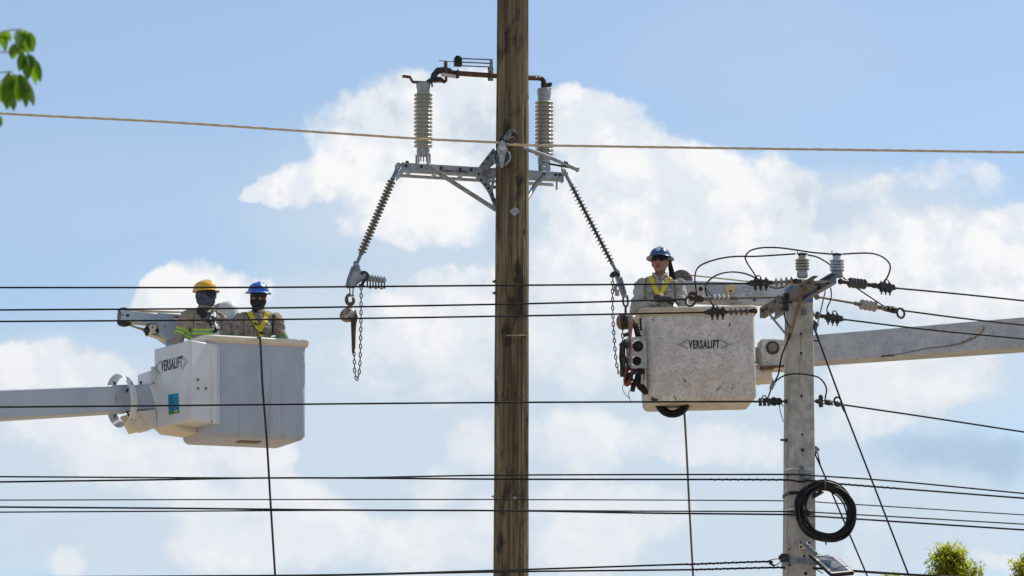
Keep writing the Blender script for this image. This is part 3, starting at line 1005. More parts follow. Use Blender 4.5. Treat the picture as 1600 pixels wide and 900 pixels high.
def string_ins(label, a, b, t0, t1, nshed, rshed, mat_shed, rod_r):
    """suspension insulator from a (top) to b; sheds between fractions t0..t1"""
    a, b = Vector(a), Vector(b)
    L = (b - a).length
    t = thing('suspension_insulator', a, label, 'insulator', 'ribbed suspension insulators hanging from the wooden pole crossarm')
    M = axis_m(b - a, a)
    d = (b - a).normalized()
    m_ = MB(M)
    m_.lathe([(rod_r, L * t0 - 0.05), (rod_r, L * t1 + 0.03)], None, 12)
    core = m_.build('rod', POLYMERD, t)
    for i in range(nshed):
        z = L * (t0 + (t1 - t0) * i / (nshed - 1))
        m_ = MB(M)
        m_.lathe([(rod_r * 1.15, z - 0.014), (rod_r * 1.3, z - 0.010), (rshed * 0.97, z + 0.0005), (rshed, z + 0.003), (rshed * 0.97, z + 0.005), (rod_r * 1.3, z + 0.004), (rod_r * 1.15, z + 0.009)], None, 22)
        m_.build('shed', mat_shed, t, smooth=60)
    m_ = MB(M)
    m_.lathe([(0.016, L * t0 - 0.17), (0.021, L * t0 - 0.16), (0.021, L * t0 - 0.05), (0.027, L * t0 - 0.045), (0.027, L * t0 - 0.03)], None, 12)
    m_.build('top_fitting', BLUESTEEL, t)
    m_ = MB(M)
    m_.ball((0, 0, L * t0 - 0.19), (0.034, 0.03, 0.034))
    m_.torus((0, 0, L * t0 - 0.215), 0.022, 0.009, (0, 1, 0), 14, 6)
    m_.build('clevis', GALV, t)
    m_ = MB(M)
    m_.lathe([(0.026, L * t1 + 0.025), (0.026, L * t1 + 0.045), (0.019, L * t1 + 0.05), (0.019, L - 0.02), (0.014, L)], None, 12)
    m_.build('bottom_fitting', BLUESTEEL, t)
    return t


sa = arm_pt(xl - 0.03, 0.10, zt - 0.02)
la, lb = A(621.5, 261, sa.y), A(557.5, 412, sa.y - 0.24)
string_ins('ribbed hanging insulator on the left end of the crossarm, tilted disc undersides showing', la, lb, 0.155, 0.868, 22, 0.0475, POLYMER, 0.0155)
sb = arm_pt(xr + 0.03, 0.0, zt - 0.04)
ra, rb = A(886, 276, sb.y), A(964, 426, sb.y + 0.27)
string_ins('ribbed hanging insulator on the right end of the crossarm, discs edge-on, above the lone worker', ra, rb, 0.125, 0.868, 22, 0.046, POLYMERD, 0.0165)

# ------------------------------------------------------------------ strain clamps
LY = lb.y
cl = thing('strain_clamp', A(556, 430, LY), 'grey strain clamp with a row of bolts, hung beneath the left ribbed insulator', 'clamp')
c = lambda x, y, d=0.0: A(x, y, LY - d)
m = MB()
m.plate([c(541, 440, .03), c(552, 413, .03), (c(557, 409, .03)), (c(562, 413, .03)), (c(563, 420, .03)), (c(567, 427, .03)), (c(576, 431, .03)), (c(577, 439, .03)), (c(566, 438, .03)), (c(558, 443, .03)), c(553, 449.5, .03), c(541, 449.5, .03)], (0, 0.05, 0))
m.build('clamp_body', GALV, cl, bevel=0.008)
m = MB()
m.tube([c(551, 417, .04), c(544, 436, .04), c(541, 449, .04)], 0.014, 8)
m.tube([c(573, 433, .04), c(561, 439, .04), c(555, 447, .04)], 0.010, 8)
m.lathe([(0.028, 0), (0.028, 0.03), (0.02, 0.036)], axis_m((0, -1, 0), c(557.5, 419, 0.02)), 12)
m.lathe([(0.03, 0), (0.03, 0.03), (0.02, 0.05)], axis_m(c(556, 413) - c(559, 405), c(557.5, 409)), 12)
m.build('clamp_rib', BLUESTEEL, cl)
m = MB()
m.beam(c(572, 434.3), c(603, 439), (0.05, 0.05), (0.04, 0.048))
for k in range(6):
    p = c(577 + k * 4.7, 433.6 + k * 0.75, .02)
    m.box(p, (0.02, 0.05, 0.066))
m.build('clamp_arm', GALV, cl, bevel=0.004)
m = MB()
for k in range(7):
    p0, p1 = c(574 + k * 4.4, 438 + k * 0.6), c(574 + k * 4.4, 449 + k * 0.25 + (k % 2) * 1.3)
    m.rod(p0, p1, 0.0085, 7)
    m.lathe([(0.013, 0), (0.013, 0.014)], axis_m((0, 0, -1), p1 + Vector((0, 0, .012))), 6)
m.build('clamp_bolts', DARKSTEEL, cl)
m = MB()
m.tube(spline([c(564.5, 448, .05), c(568, 440, .05), c(574, 434, .05), c(573, 427, .05), c(567, 425.5, .05), c(564, 428, .05)], 6), 0.017, 8)
m.bar(c(560.5, 446.5, .05), c(569, 446.5, .05), 0.04, 0.03)
m.build('shackle', DARKSTEEL, cl)
m = MB()
m.bar(c(546, 448), c(547.5, 463), 0.014, 0.02)
m.bar(c(552, 448), c(551, 463), 0.014, 0.02)
m.rod(c(545, 462), c(553, 462), 0.011, 8)
m.build('link_plates', BLUESTEEL, cl)


def chain_link(mb, c0, d, flip, ln, w, r):
    """one oval link centred at c0 along d"""
    M = axis_m(d, c0, (1, 0, 0) if not flip else (0, 1, 0))
    h, k = (ln - w) / 2, (w - 2 * r) / 2
    pts = []
    for i in range(5):
        a = PI * i / 4
        pts.append((k * math.cos(a), 0, h + k * math.sin(a)))
    for i in range(5):
        a = PI + PI * i / 4
        pts.append((k * math.cos(a), 0, -h + k * math.sin(a)))
    mb.tube([M @ Vector(p) for p in pts], r, 5, closed=True)


def chain(mb, pts, pitch=0.0455, ln=0.062, w=0.036, r=0.0068):
    pts = spline(pts, 12)
    acc, nxt, k = 0.0, 0.0, 0
    for i in range(len(pts) - 1):
        L = (pts[i + 1] - pts[i]).length
        while nxt <= acc + L:
            t = (nxt - acc) / L
            chain_link(mb, pts[i].lerp(pts[i + 1], t), pts[i + 1] - pts[i], k % 2, ln, w, r)
            k += 1
            nxt += pitch
        acc += L


# ------------------------------------------------------------------ lever hoists
HY = LY
h1 = thing('chain_hoist', A(548, 495, HY), 'rusty lever chain hoist hooked below the left strain clamp, chain looped back up', 'chain hoist', 'lever chain hoists on the strain clamps')
c = lambda x, y, d=0.0: A(x, y, HY - d)
m = MB()
m.tube(spline([c(546.5, 459), c(542.5, 463), c(541.5, 468), c(543, 473), c(547.5, 475.5), c(551.5, 473), c(552.5, 468), c(550.5, 465)], 6), [0.012 + 0.010 * math.sin(PI * i / 42) for i in range(43)], 8)
m.rod(c(546.5, 475), c(547.5, 484), 0.02, 8)
m.build('hook', RUST, h1)
m = MB()
bx_ = (c(557, 488) - c(531, 497)).normalized()
M_ = axis_m((0, -1, 0), c(544, 492), bx_)
m.lathe([(0.07, -0.07), (0.088, -0.05), (0.092, 0.0), (0.088, 0.045), (0.06, 0.075), (0.02, 0.08)], M_ @ Matrix.Diagonal((1.02, 0.8, 1, 1)), 20)
m.build('gear_housing', HOISTM, h1)
m = MB()
m.plate([c(536, 497, .085), c(548, 485, .085), c(551.5, 489, .085), c(539, 499.5, .085)], (0, 0.012, 0))
m.build('cover_plate', GREYPLATE, h1, bevel=0.004)
m = MB()
m.plate([c(553, 483, .03), c(559, 495, .03), c(556.5, 506, .03), c(554, 551, .03), c(549.8, 551, .03), c(548, 503, .03), c(550, 495, .03)], (0, 0.05, 0))
m.tube([c(554, 484, .04), c(557.5, 496, .05), c(554, 510, .05), c(553.5, 545, .05)], 0.014, 8)
m.build('lever_handle', pmat('dark_red_brown_enamel', (0.055, 0.03, 0.026), (0.10, 0.06, 0.05), scale=20, rough=0.6), h1, bevel=0.006)
m = MB()
chain(m, [c(564.3, 449, .05), c(564, 500, .04), c(563, 550, .02), c(561.5, 580), c(558, 592), c(554.5, 582), c(553.3, 555), c(552, 545), c(551.5, 500, .06)])
m.build('chain', CHAINM, h1)

# right strain clamp
RY = rb.y
cr_ = thing('strain_clamp', A(966, 440, RY), 'narrow steel strain clamp with a slotted link, hung beneath the right ribbed insulator', 'clamp')
c = lambda x, y, d=0.0: A(x, y, RY - d)
m = MB()
m.plate([c(960, 430, .03), (c(969, 431, .03)), (c(972, 434, .03)), (c(979, 459, .03)), (c(981, 464, .03)), (c(972, 464.5, .03)), c(969.5, 459, .03)], (0, 0.02, 0))
m.build('clamp_body', GALV, cr_, bevel=0.004)
m = MB()
m.tube([c(967, 433, .045), c(971, 446, .045), c(975, 460, .045)], 0.012, 8)
m.tube([c(971, 433, .045), c(978, 458, .045)], 0.010, 8)
m.lathe([(0.025, 0), (0.025, 0.03)], axis_m((0, -1, 0), c(963.5, 427, 0.0)), 10)
m.bar(c(958, 431), c(967, 423), 0.04, 0.04)
m.build('clamp_rib', BLUESTEEL, cr_, bevel=0.003)
m = MB()
m.tube(spline([c(955, 433, .04), c(956.5, 428.5, .04), c(961, 426, .04), c(966, 428, .04), c(966, 432, .04)], 6), 0.02, 8)
m.build('shackle', DARKSTEEL, cr_)
m = MB()
m.tube(spline([c(974.5, 463), c(973.5, 470), c(975.5, 477.5), c(980, 478), c(981, 470), c(979.5, 463)], 6), 0.011, 8)
m.rod(c(972, 463), c(982, 463.5), 0.013, 8)
m.rod(c(977.5, 478), c(977.5, 491), 0.013, 8)
m.build('link', DARKSTEEL, cr_)
m = MB()
m.tube(spline([c(966, 444), c(962, 447), c(961.5, 453), c(965, 455)], 5), 0.02, 8)
m.tube([c(964, 453), c(964.5, 462)], 0.024, 8)
m.build('jumper_lug', POLYPALE, cr_)

h2 = thing('chain_hoist', A(980, 505, RY), 'brown lever chain hoist hanging beside the scuffed bucket, long chain loop at its left', 'chain hoist', 'lever chain hoists on the strain clamps')
m = MB()
M_ = axis_m((0.95, -0.3, 0.0), c(973, 503))
m.lathe([(0.05, -0.06), (0.075, -0.045), (0.085, -0.02), (0.085, 0.0)], M_, 18)
m.build('rear_cover', ORANGE, h2)
m = MB()
m.lathe([(0.08, 0.0), (0.085, 0.01), (0.085, 0.05), (0.075, 0.07)], M_, 18)
m.lathe([(0.06, 0.16), (0.045, 0.17), (0.03, 0.19)], M_, 14)
m.build('gear_housing', DARKSTEEL, h2)
m = MB()
m.lathe([(0.07, 0.07), (0.082, 0.08), (0.078, 0.13), (0.055, 0.15)], M_, 18)
m.build('front_cover', HOISTM, h2)
m = MB()
m.lathe([(0.052, 0.15), (0.058, 0.16), (0.056, 0.20), (0.04, 0.21)], M_, 14)
m.build('brake_cap', POLYMERD, h2)
m = MB()
m.beam(c(986, 503, .12), c(981, 556, .12), (0.05, 0.085), (0.035, 0.045))
m.build('lever_handle', ORANGE, h2, bevel=0.006)
m = MB()
chain(m, [c(957.5, 430, .04), c(957, 460, .04), c(958, 500, .04), c(960.5, 540, .03), c(963, 566, .02), c(966.5, 581, .0), c(971, 583)])
chain(m, [c(973, 512, .05), c(972.5, 545, .05), c(971.5, 580, .02)])
m.build('chain', CHAINM, h2)

# ------------------------------------------------------------------ pulley and rope
pu = thing('pulley_block', pole_front(786, 240, 0.06), 'grey snatch block with a wheel strapped on the front of the wooden pole', 'pulley block')
PY = pole_front(786, 240, 0.09).y
c = lambda x, y, d=0.0: A(x, y, PY - d)
m = MB()
M_ = axis_m((-0.15, -1, 0.1), c(784, 246))
M_ = M_ @ Matrix.Diagonal((1, 1.2, 1, 1))
m.lathe([(0.088, -0.02), (0.092, 0.0), (0.088, 0.02), (0.074, 0.022), (0.062, 0.004), (0.02, 0.002)], M_, 26)
m.build('sheave', pmat('sheave_steel', (0.10, 0.10, 0.105), (0.2, 0.2, 0.2), scale=14, rough=0.45, metal=0.5), pu)
m = MB()
m.torus(c(784, 246, .012), 0.093, 0.009, (-0.15, -1, 0.1), 26, 6)
m.plate([c(778.5, 226, .05), c(784, 218, .05), c(789, 222, .05), c(793, 233, .05), c(789.5, 243, .05), c(786, 262, .05), c(782, 262, .05), c(779, 243, .05), c(776.5, 234, .05)], (0, 0.012, 0))
m.build('cheek_plate', GALV, pu, bevel=0.003)
m = MB()
m.ball(c(785.5, 231, .055), (0.034, 0.012, 0.03))
m.lathe([(0.014, 0), (0.014, 0.014)], axis_m((0, -1, 0), c(784, 245, .05)), 10)
m.build('hub_cap', pmat('bright_steel', (0.45, 0.49, 0.53), (0.55, 0.58, 0.6), rough=0.35, metal=0.6), pu)
m = MB()
m.tube(spline([c(781, 221, .02), c(784, 214.5, .02), c(789, 214.5, .02), c(791, 220, .02)], 6), 0.014, 8)
m.tube(spline([c(778.5, 236, .03), c(776, 228, .03), c(781, 218, .03)], 6), 0.010, 8)
m.build('swivel_eye', DARKSTEEL, pu)
m = MB()
m.tube(spline([c(788, 217.5, .01), c(795, 213, .02), c(800, 207, .02), c(802.5, 203, .02)], 6), [0.03, 0.03, 0.034, 0.037, 0.04, 0.04, 0.04, 0.042, 0.042, 0.042, 0.044, 0.04, 0.036, 0.034, 0.03, 0.024, 0.02, 0.016, 0.012][:19], 10)
m.build('strap_fitting', BLUESTEEL, pu)
m = MB()
m.tube(spline([c(792, 212, .05), c(800, 204, .06), (c(806.5, 207.5, .06)), c(810, 212, .05)], 6), 0.008, 6)
m.tube(spline([c(796, 221, .05), c(804, 221, .05), c(808, 216, .05), c(803, 209, .07)], 6), 0.009, 6)
m.ball(c(801.5, 209.5, .05), (0.026, 0.02, 0.024))
m.build('strap_edge', DARKSTEEL, pu)

# the rope: three strands laid round one another
rp_l = [(-420, 149, 46.9), (0, 177, 47.1), (250, 190, 47.25), (500, 206.5, 47.45), (660, 217, 47.6), (771, 222.3, PY - 0.05), (782, 223.5, PY + 0.01), (800, 226, PY - 0.06), (850, 227.2, 47.45), (1100, 231, 46.9), (1350, 234.5, 46.2), (1600, 238, 45.5), (2100, 246, 44.2)]
cpts = spx(rp_l, 30)
rope = MB()
N_ = int(sum((cpts[i + 1] - cpts[i]).length for i in range(len(cpts) - 1)) / 0.0085)
seg = [0]
for i in range(len(cpts) - 1):
    seg.append(seg[-1] + (cpts[i + 1] - cpts[i]).length)
res = []
j = 0
for k in range(N_ + 1):
    s_ = seg[-1] * k / N_
    while j < len(seg) - 2 and seg[j + 1] < s_:
        j += 1
    res.append(cpts[j].lerp(cpts[j + 1], (s_ - seg[j]) / (seg[j + 1] - seg[j])))
for st in range(3):
    pts = []
    for k, p in enumerate(res):
        ph = 2 * PI * (k * 0.0085 / 0.085) + st * 2 * PI / 3
        pts.append(p + Vector((0, math.cos(ph), math.sin(ph))) * 0.0070)
    rope.tube(pts, 0.0074, 5)
tag(rope.build('pulling_rope', ROPE), 'pale twisted rope running through the pulley across the whole sky', 'rope')

# ------------------------------------------------------------------ bucket lifts


def rrect(x0, x1, y0, y1, r, n=5):
    """rounded rectangle, counter-clockwise"""
    out_ = []
    for cx, cy, a0 in ((x1 - r, y0 + r, -PI / 2), (x1 - r, y1 - r, 0), (x0 + r, y1 - r, PI / 2), (x0 + r, y0 + r, PI)):
        for k in range(n + 1):
            a = a0 + PI / 2 * k / n
            out_.append((cx + r * math.cos(a), cy + r * math.sin(a)))
    return out_


def bucket_frame(P0, yaw, roll):
    U = Vector((math.cos(yaw), math.sin(yaw), 0))
    V = Vector((-math.sin(yaw), math.cos(yaw), 0))
    U2 = U * math.cos(roll) + Zv * math.sin(roll)
    W2 = -U * math.sin(roll) + Zv * math.cos(roll)
    return mat4(Matrix((U2, V, W2)).transposed(), P0)


def make_bucket(parent, F, L, W, H, taper, shell, rimm, rim_h=0.075, lip=0.045, rad=0.07):
    """open-topped tub; F maps (along, depth, up) to the world. Origin = near left bottom corner"""
    def lp(off, z, r=rad):
        return [(x, y, z) for x, y in rrect(-off, L + off, -off, W + off, max(r + off, 0.012))]
    t = taper
    m_ = MB(F)
    h0 = 0.075
    m_.loft([lp(-0.055, 0.0), lp(-0.035, 0.006), lp(-0.008, 0.036), lp(0.0, 0.055), lp(t * 0.5, H * 0.5), lp(t, H), lp(t - 0.025, H), lp(-0.025, 0.12), lp(-0.06, 0.06)])
    tub = m_.build('bucket', shell, parent, smooth=40)
    m_ = MB(F)
    e = t + lip
    prof = [(t + 0.001, H - rim_h), (e - 0.012, H - rim_h * 0.75), (e, H - rim_h * 0.45), (e, H - 0.012), (e - 0.012, H + 0.002), (t - 0.03, H + 0.004), (t - 0.03, H - 0.02)]
    m_.loft([lp(o, z) for o, z in prof] + [lp(prof[0][0], prof[0][1])], cap0=False, cap1=False)
    m_.build('rim', rimm, tub, smooth=40)
    return tub


def text_mesh(body, M, width, height, name, mat_, parent, bold=0.02, t=0.0016):
    """raised flat print: lettering whose lower-left corner is M's origin"""
    cu = bpy.data.curves.new(name, 'FONT')
    cu.body = body
    cu.offset = bold
    cu.resolution_u = 3
    cu.space_character = 1.2
    ob = bpy.data.objects.new(name, cu)
    COL.objects.link(ob)
    bpy.context.view_layer.update()
    dg = bpy.context.evaluated_depsgraph_get()
    me = bpy.data.meshes.new_from_object(ob.evaluated_get(dg))
    COL.objects.unlink(ob)
    bpy.data.objects.remove(ob)
    xs = [v.co.x for v in me.vertices]; ys = [v.co.y for v in me.vertices]
    x0, x1, y0, y1 = min(xs), max(xs), min(ys), max(ys)
    vs = [((v.co.x - x0) / (x1 - x0) * width, (v.co.y - y0) / (y1 - y0) * height, 0) for v in me.vertices]
    fs = [tuple(p.vertices) for p in me.polygons]
    m_ = MB(M)
    m_.add(vs, fs)
    bpy.data.meshes.remove(me)
    return m_.build(name, mat_, parent, smooth=0)


def chevrons(M, w, h, gap, parent, mat_, flip):
    """two nested arrow heads drawn in thin lines"""
    m_ = MB(M)
    s = -1 if flip else 1
    for k, (ww, hh) in enumerate(((w, h), (w * 0.72, h * 0.72))):
        x0 = 0 if k == 0 else s * 0.0
        a, b, c_ = (0, hh / 2), (s * ww, 0), (0, -hh / 2)
        for p, q_ in ((a, b), (b, c_)):
            d = Vector((q_[0] - p[0], q_[1] - p[1], 0))
            nn = Vector((-d.y, d.x, 0)).normalized() * 0.0021
            p3, q3 = Vector((*p, 0)), Vector((*q_, 0))
            m_.add([p3 - nn, q3 - nn, q3 + nn, p3 + nn], [(0, 1, 2, 3)])
    return m_.build('arrow_mark', mat_, parent, smooth=0)


# ---- the left lift
YAW = R(29)
LP0 = A(327, 680.5, 46.86)
LF = bucket_frame(LP0, YAW, R(2.4))
LB = thing('bucket_lift', LP0, 'clean white bucket lift with two workers aboard, a ring guard round its boom', 'bucket lift')
LL, LW, LH = 1.145, 0.70, 1.06
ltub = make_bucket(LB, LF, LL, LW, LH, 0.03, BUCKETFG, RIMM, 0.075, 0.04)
m = MB(LF)
m.loft([[(x, y, 0.0) for x, y in rrect(0.45, 0.72, 0.2, 0.34, 0.03)], [(x, y, -0.012) for x, y in rrect(0.46, 0.71, 0.21, 0.33, 0.03)]])
m.build('drain_pad', pmat('dull_brown_pad', (0.16, 0.12, 0.09), (0.2, 0.16, 0.12), rough=0.8), ltub)
m = MB(LF)
m.box((LL + 0.055, 0.40, 0.37), (0.06, 0.16, 0.11))
m.build('side_step', WHITEFG, LB, bevel=0.01)
for x_, z_ in ((0.25, 0.35),):
    m = MB(LF)
    m.lathe([(0.005, 0), (0.004, 0.004)], axis_m((0, -1, 0), (x_, 0.002, z_)), 6)
    m.build('chip', DARKSTEEL, ltub)

# shroud in front of the bucket's left side
Ys0, Ys1, Ys3 = 46.62, 46.86, 47.13
zt0 = A(297, 531.5, Ys0).z
zb0 = A(301, 656.5, Ys0).z


def vert(px, py, Y, z):
    p = A(px, py, Y)
    return Vector((p.x, p.y, z))


s0 = vert(299, 590, Ys0, 0); s1 = vert(342, 590, Ys1, 0); s3 = vert(241.5, 590, Ys3, 0)
s2 = s1 + (s3 - s0) * 0.86
foot = [s0, s1, s2, s3]
m = MB()
tl = Vector((-0.010, 0, 0))
top_ = [p + tl + Zv * zt0 for p in foot]
bot_ = [p - tl * 0.5 + Zv * zb0 for p in foot]
m.loft([bot_, top_])
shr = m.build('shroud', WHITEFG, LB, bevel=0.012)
m = MB()
e0 = s1 + Zv * (zb0 - 0.005); e1 = s1 + Zv * (zt0 - 0.02)
m.bar(e0, e1 + Vector((-0.012, 0, 0)), 0.035, 0.012, z=(s1 - s0))
m.build('edge_flange', WHITEFG, shr, bevel=0.003)
m = MB()
wd0 = [s0 + (s3 - s0) * 0.5, s0 + (s3 - s0) * 0.5 + (s1 - s0) * 0.9, s3 + (s1 - s0) * 0.9, s3 + (s3 - s0) * 0.02]
m.loft([[p + Zv * (zb0 - 0.055) + (s1 - s0) * 0.25 for p in wd0], [p + Zv * (zb0 + 0.004) for p in wd0]])
m.build('lower_casting', RIMM, LB, bevel=0.01)
SX = (s0 - s3).normalized()
SN = Vector((SX.y, -SX.x, 0))
SX2 = (s1 - s0).normalized()
SN2 = Vector((SX2.y, -SX2.x, 0))


def on_face(px, py, O, N_, lift=0.003):
    return hit(px, py, O + N_ * lift, N_)


tiltm = ((top_[0] - bot_[0])).normalized()
SNt = SX.cross(tiltm).normalized()
if SNt.y > 0:
    SNt = -SNt
o_ = on_face(251.5, 581.5, bot_[0], SNt)
wid = (on_face(284.5, 575, bot_[0], SNt) - o_).length
MT = mat4(Matrix((SX, SNt.cross(SX), SNt)).transposed(), o_)
text_mesh('VERSALIFT', MT, wid, 0.122, 'lettering', BLACKPAINT, shr, 0.034)
chevrons(mat4(Matrix((SX, SNt.cross(SX), SNt)).transposed(), on_face(250.5, 574, bot_[0], SNt)), 0.11, 0.16, 0, shr, BLACKPAINT, True)
chevrons(mat4(Matrix((SX, SNt.cross(SX), SNt)).transposed(), on_face(283.5, 567, bot_[0], SNt)), 0.11, 0.16, 0, shr, BLACKPAINT, False)


def sticker(pix, mat_, name, lift):
    m_ = MB()
    m_.add([on_face(x, y, bot_[0], SNt, lift) for x, y in pix], [tuple(range(len(pix)))])
    return m_.build(name, mat_, shr, smooth=0)


sticker([(262.5, 616.5), (278.5, 614), (280, 644.5), (263.5, 648)], STKBLUE, 'picture_sticker', 0.003)
sticker([(263.3, 645), (279.9, 641.8), (280, 644.5), (263.5, 648)], STKGREEN, 'sticker_strip', 0.005)
sticker([(272, 641.5), (278, 640.3), (278.1, 643), (272.1, 644.2)], STKYEL, 'sticker_sun', 0.006)
m = MB()
for (a_, b_) in (((264, 622), (279, 636)), ((267, 617), (279, 629)), ((264, 634), (273, 643)), ((268, 620), (270, 644)), ((264.5, 628), (279, 640.5))):
    p, q_ = on_face(*a_, bot_[0], SNt, 0.0045), on_face(*b_, bot_[0], SNt, 0.0045)
    d = (q_ - p).normalized().cross(SNt) * 0.0025
    m.add([p - d, q_ - d, q_ + d, p + d], [(0, 1, 2, 3)])
m.build('sticker_lines', pmat('sticker_dark_line', (0.01, 0.08, 0.16), None, rough=0.4), shr, smooth=0)
m_ = None
for (x, y) in ((309, 593.5), (309.3, 607), (321.5, 607)):
    m = MB()
    m.lathe([(0.016, 0), (0.016, 0.008), (0.01, 0.009), (0.009, 0.016)], axis_m(SN2, on_face(x, y, (bot_[0] + top_[0]) / 2, SN2, 0.0)), 10)
    m.build('bolt', BRASS, shr)
m = MB()
for (x, y) in ((331, 659.0), (236, 600)):
    m.ball(on_face(x, y, bot_[0], SN2, 0.003), 0.008)
m.build('rivet', DARKSTEEL, shr)

# bracket between shroud and boom
bo = A(238, 624, 47.22)
BX = Vector((math.cos(R(30)), math.sin(R(30)), 0))
BN = Vector((BX.y, -BX.x, 0))
m = MB()
pb = lambda x, y, k=0.0: hit(x, y, bo + BN * k, BN)
m.plate([pb(234, 579, .13), pb(244, 578, .13), pb(250, 640, .13), pb(246, 640, .13), pb(234.5, 604, .13)], -BN * 0.30)
m.ball(pb(238.5, 575.5, .1), 0.022)
m.build('mount_bracket', WHITEFG, LB, bevel=0.008)
m = MB()
m.ball(pb(240, 598.5, .133), 0.012)
m.build('bolt', BRASS, LB)
m = MB()
m.plate([pb(216, 642, .15), pb(244, 640, .15), pb(246, 668, .15), pb(236, 670, .15)], -BN * 0.32)
m.plate([pb(203, 646, .12), pb(217, 642, .12), pb(236, 669, .12), pb(217, 673, .12)], -BN * 0.26)
m.build('tilt_casting', RIMM, LB, bevel=0.008)
# boom
BH0, BH1 = 44.5 * mpp(46.3, 630), 41.5 * mpp(47.1, 624)
bend = A(238, 620.5, 47.22)
b0_ = A(0, 633, 46.26)
bdir = (b0_ - bend).normalized()
far_ = b0_ + bdir * 5.0
m = MB()
m.beam(A(200, 623.6, 47.07), far_, (0.26, BH1), (0.33, 0.38))
m.build('boom', BOOMW, LB, bevel=0.018, segs=3)
m = MB()
m.beam(bend + (bend - b0_).normalized() * 0.15, A(199, 623.6, 47.065), (0.22, 0.265), (0.22, 0.265))
m.build('boom_tip', BOOMW, LB, bevel=0.012)
for (x, y) in ((220, 598.5), (205.5, 599.5)):
    m = MB()
    m.lathe([(0.01, -0.02), (0.01, 0.02), (0.016, 0.022), (0.016, 0.03)], axis_m(Zv, A(x, y + 2, 47.08)), 7)
    m.build('grease_nipple', DARKSTEEL, LB)
# ring guard
RC = A(190.5, 626, 47.02)
m = MB(axis_m(-bdir, RC))
m.lathe([(0.283, -0.045), (0.256, 0.045), (0.250, 0.045), (0.277, -0.045)], None, 48)
me_f = m.f[:]
m.f = [f for f in m.f if len(f) < 40]
m.mi = [0] * len(m.f)
n_ = 48
m.f += [(3 * n_ + k, 3 * n_ + (k + 1) % n_, (k + 1) % n_, k) for k in range(n_)]
m.mi = [0] * len(m.f)
m.build('ring_guard', WHITEFG, LB, smooth=40)
m = MB()
for k in range(4):
    a = PI / 4 + PI / 2 * k
    M_ = axis_m(-bdir, RC)
    m.bar(M_ @ Vector((0.14 * math.cos(a), 0.14 * math.sin(a), 0)), M_ @ Vector((0.27 * math.cos(a), 0.27 * math.sin(a), 0.01)), 0.012, 0.02)
m.build('ring_stay', DARKSTEEL, LB)
# small red stencil on the boom
m = MB()
bn_ = Vector((-bdir.y, bdir.x, 0)).normalized()
if bn_.y > 0:
    bn_ = -bn_
fo = A(200, 623.6, 47.07) + bn_ * 0.1312
for k, (w_, yy) in enumerate(((2.0, 617.5), (2.4, 621), (1.6, 623), (2.6, 625.6), (2.0, 628), (1.4, 631))):
    x_ = 180.5
    m.add([hit(x_, yy, fo + bn_ * 0.002, bn_), hit(x_ + w_, yy, fo + bn_ * 0.002, bn_), hit(x_ + w_, yy - 1.5, fo + bn_ * 0.002, bn_), hit(x_, yy - 1.5, fo + bn_ * 0.002, bn_)], [(0, 1, 2, 3)])
m.build('stencil_mark', REDPAINT, LB, smooth=0)

# jib winch behind the workers
JY = 47.75
j = lambda x, y, Y=JY: A(x, y, Y)
jd = Vector((0.93, 0.37, 0))
jo = j(180, 495, 47.55)
jn = Vector((jd.y, -jd.x, 0))
jp = lambda x, y, k=0.0: hit(x, y, jo + jn * k, jn)
jt = jp(186, 494.5)
m = MB()
je = jp(252, 501.5)
f_ = frame(je - jt)
w_, h_, t_ = 0.15, 0.112, 0.012
for (oy, oz, sy, sz) in ((-w_ / 2, 0, t_, h_), (w_ / 2, 0, t_, h_), (0, -h_ / 2 + t_ / 2, w_ - t_ - .001, t_), (0, h_ / 2 - t_ / 2, w_ - t_ - .001, t_)):
    m.box(((je - jt).length / 2, oy, oz), ((je - jt).length, sy, sz), mat4(f_, jt))
m.box((0.10, 0, 0), (0.01, w_ - 0.02, h_ - 0.02), mat4(f_, jt))
jib = m.build('jib_tube', BOOMW, LB, bevel=0.003)
m = MB()
for (x, y, r_) in ((191, 492.3, 0.009), (199.5, 493, 0.016)):
    m.lathe([(r_, 0), (r_, 0.01), (r_ * 0.6, 0.013)], axis_m(jn, jp(x, y, w_ / 2 + 0.006)), 10)
m.build('pin', DARKSTEEL, jib)
m = MB()
m.plate([jp(247, 488.5, .12), jp(288, 491, .12), jp(288, 536, .12), jp(272, 536, .12), jp(249, 520, .12)], -jn * 0.24)
m.build('jib_housing', BOOMW, LB, bevel=0.008)
m = MB()
m.add([jp(272, 493, .124), jp(280, 494, .124), jp(280, 497.5, .124), jp(272, 496.8, .124)], [(0, 1, 2, 3)])
lb_ = m.build('warning_label', REDPAINT, LB, smooth=0)
m = MB()
m.add([jp(272, 497, .124), jp(280, 497.7, .124), jp(280, 501.5, .124), jp(272, 500.8, .124)], [(0, 1, 2, 3)])
m.build('label_text_panel', WHITEP, lb_, smooth=0)
m = MB()
m.lathe([(0.055, -0.02), (0.058, -0.014), (0.058, 0.014), (0.055, 0.02)], axis_m(jn, jp(193.5, 485.8, 0.0)) @ Matrix.Diagonal((1.1, 0.62, 1, 1)), 18)
m.lathe([(0.07, -0.03), (0.075, 0.0), (0.07, 0.03)], axis_m(jn, jp(194, 505, 0.0)) @ Matrix.Diagonal((1.0, 0.5, 1, 1)), 18)
m.build('jib_sheaves', DARKSTEEL, LB)
m = MB()
m.tube([jp(199, 484.3), jp(240, 486.2), jp(285, 487.8)], 0.010, 6)
m.tube([jp(203, 487.3), jp(285, 488.5)], 0.006, 6)
m.tube([jp(201, 507), jp(214, 512), jp(228, 516), jp(236, 517)], [0.012, 0.012, 0.02, 0.012], 7)
m.build('winch_line', pmat('winch_line', (0.42, 0.33, 0.20), (0.5, 0.42, 0.28), scale=40, rough=0.9), LB)
m = MB()
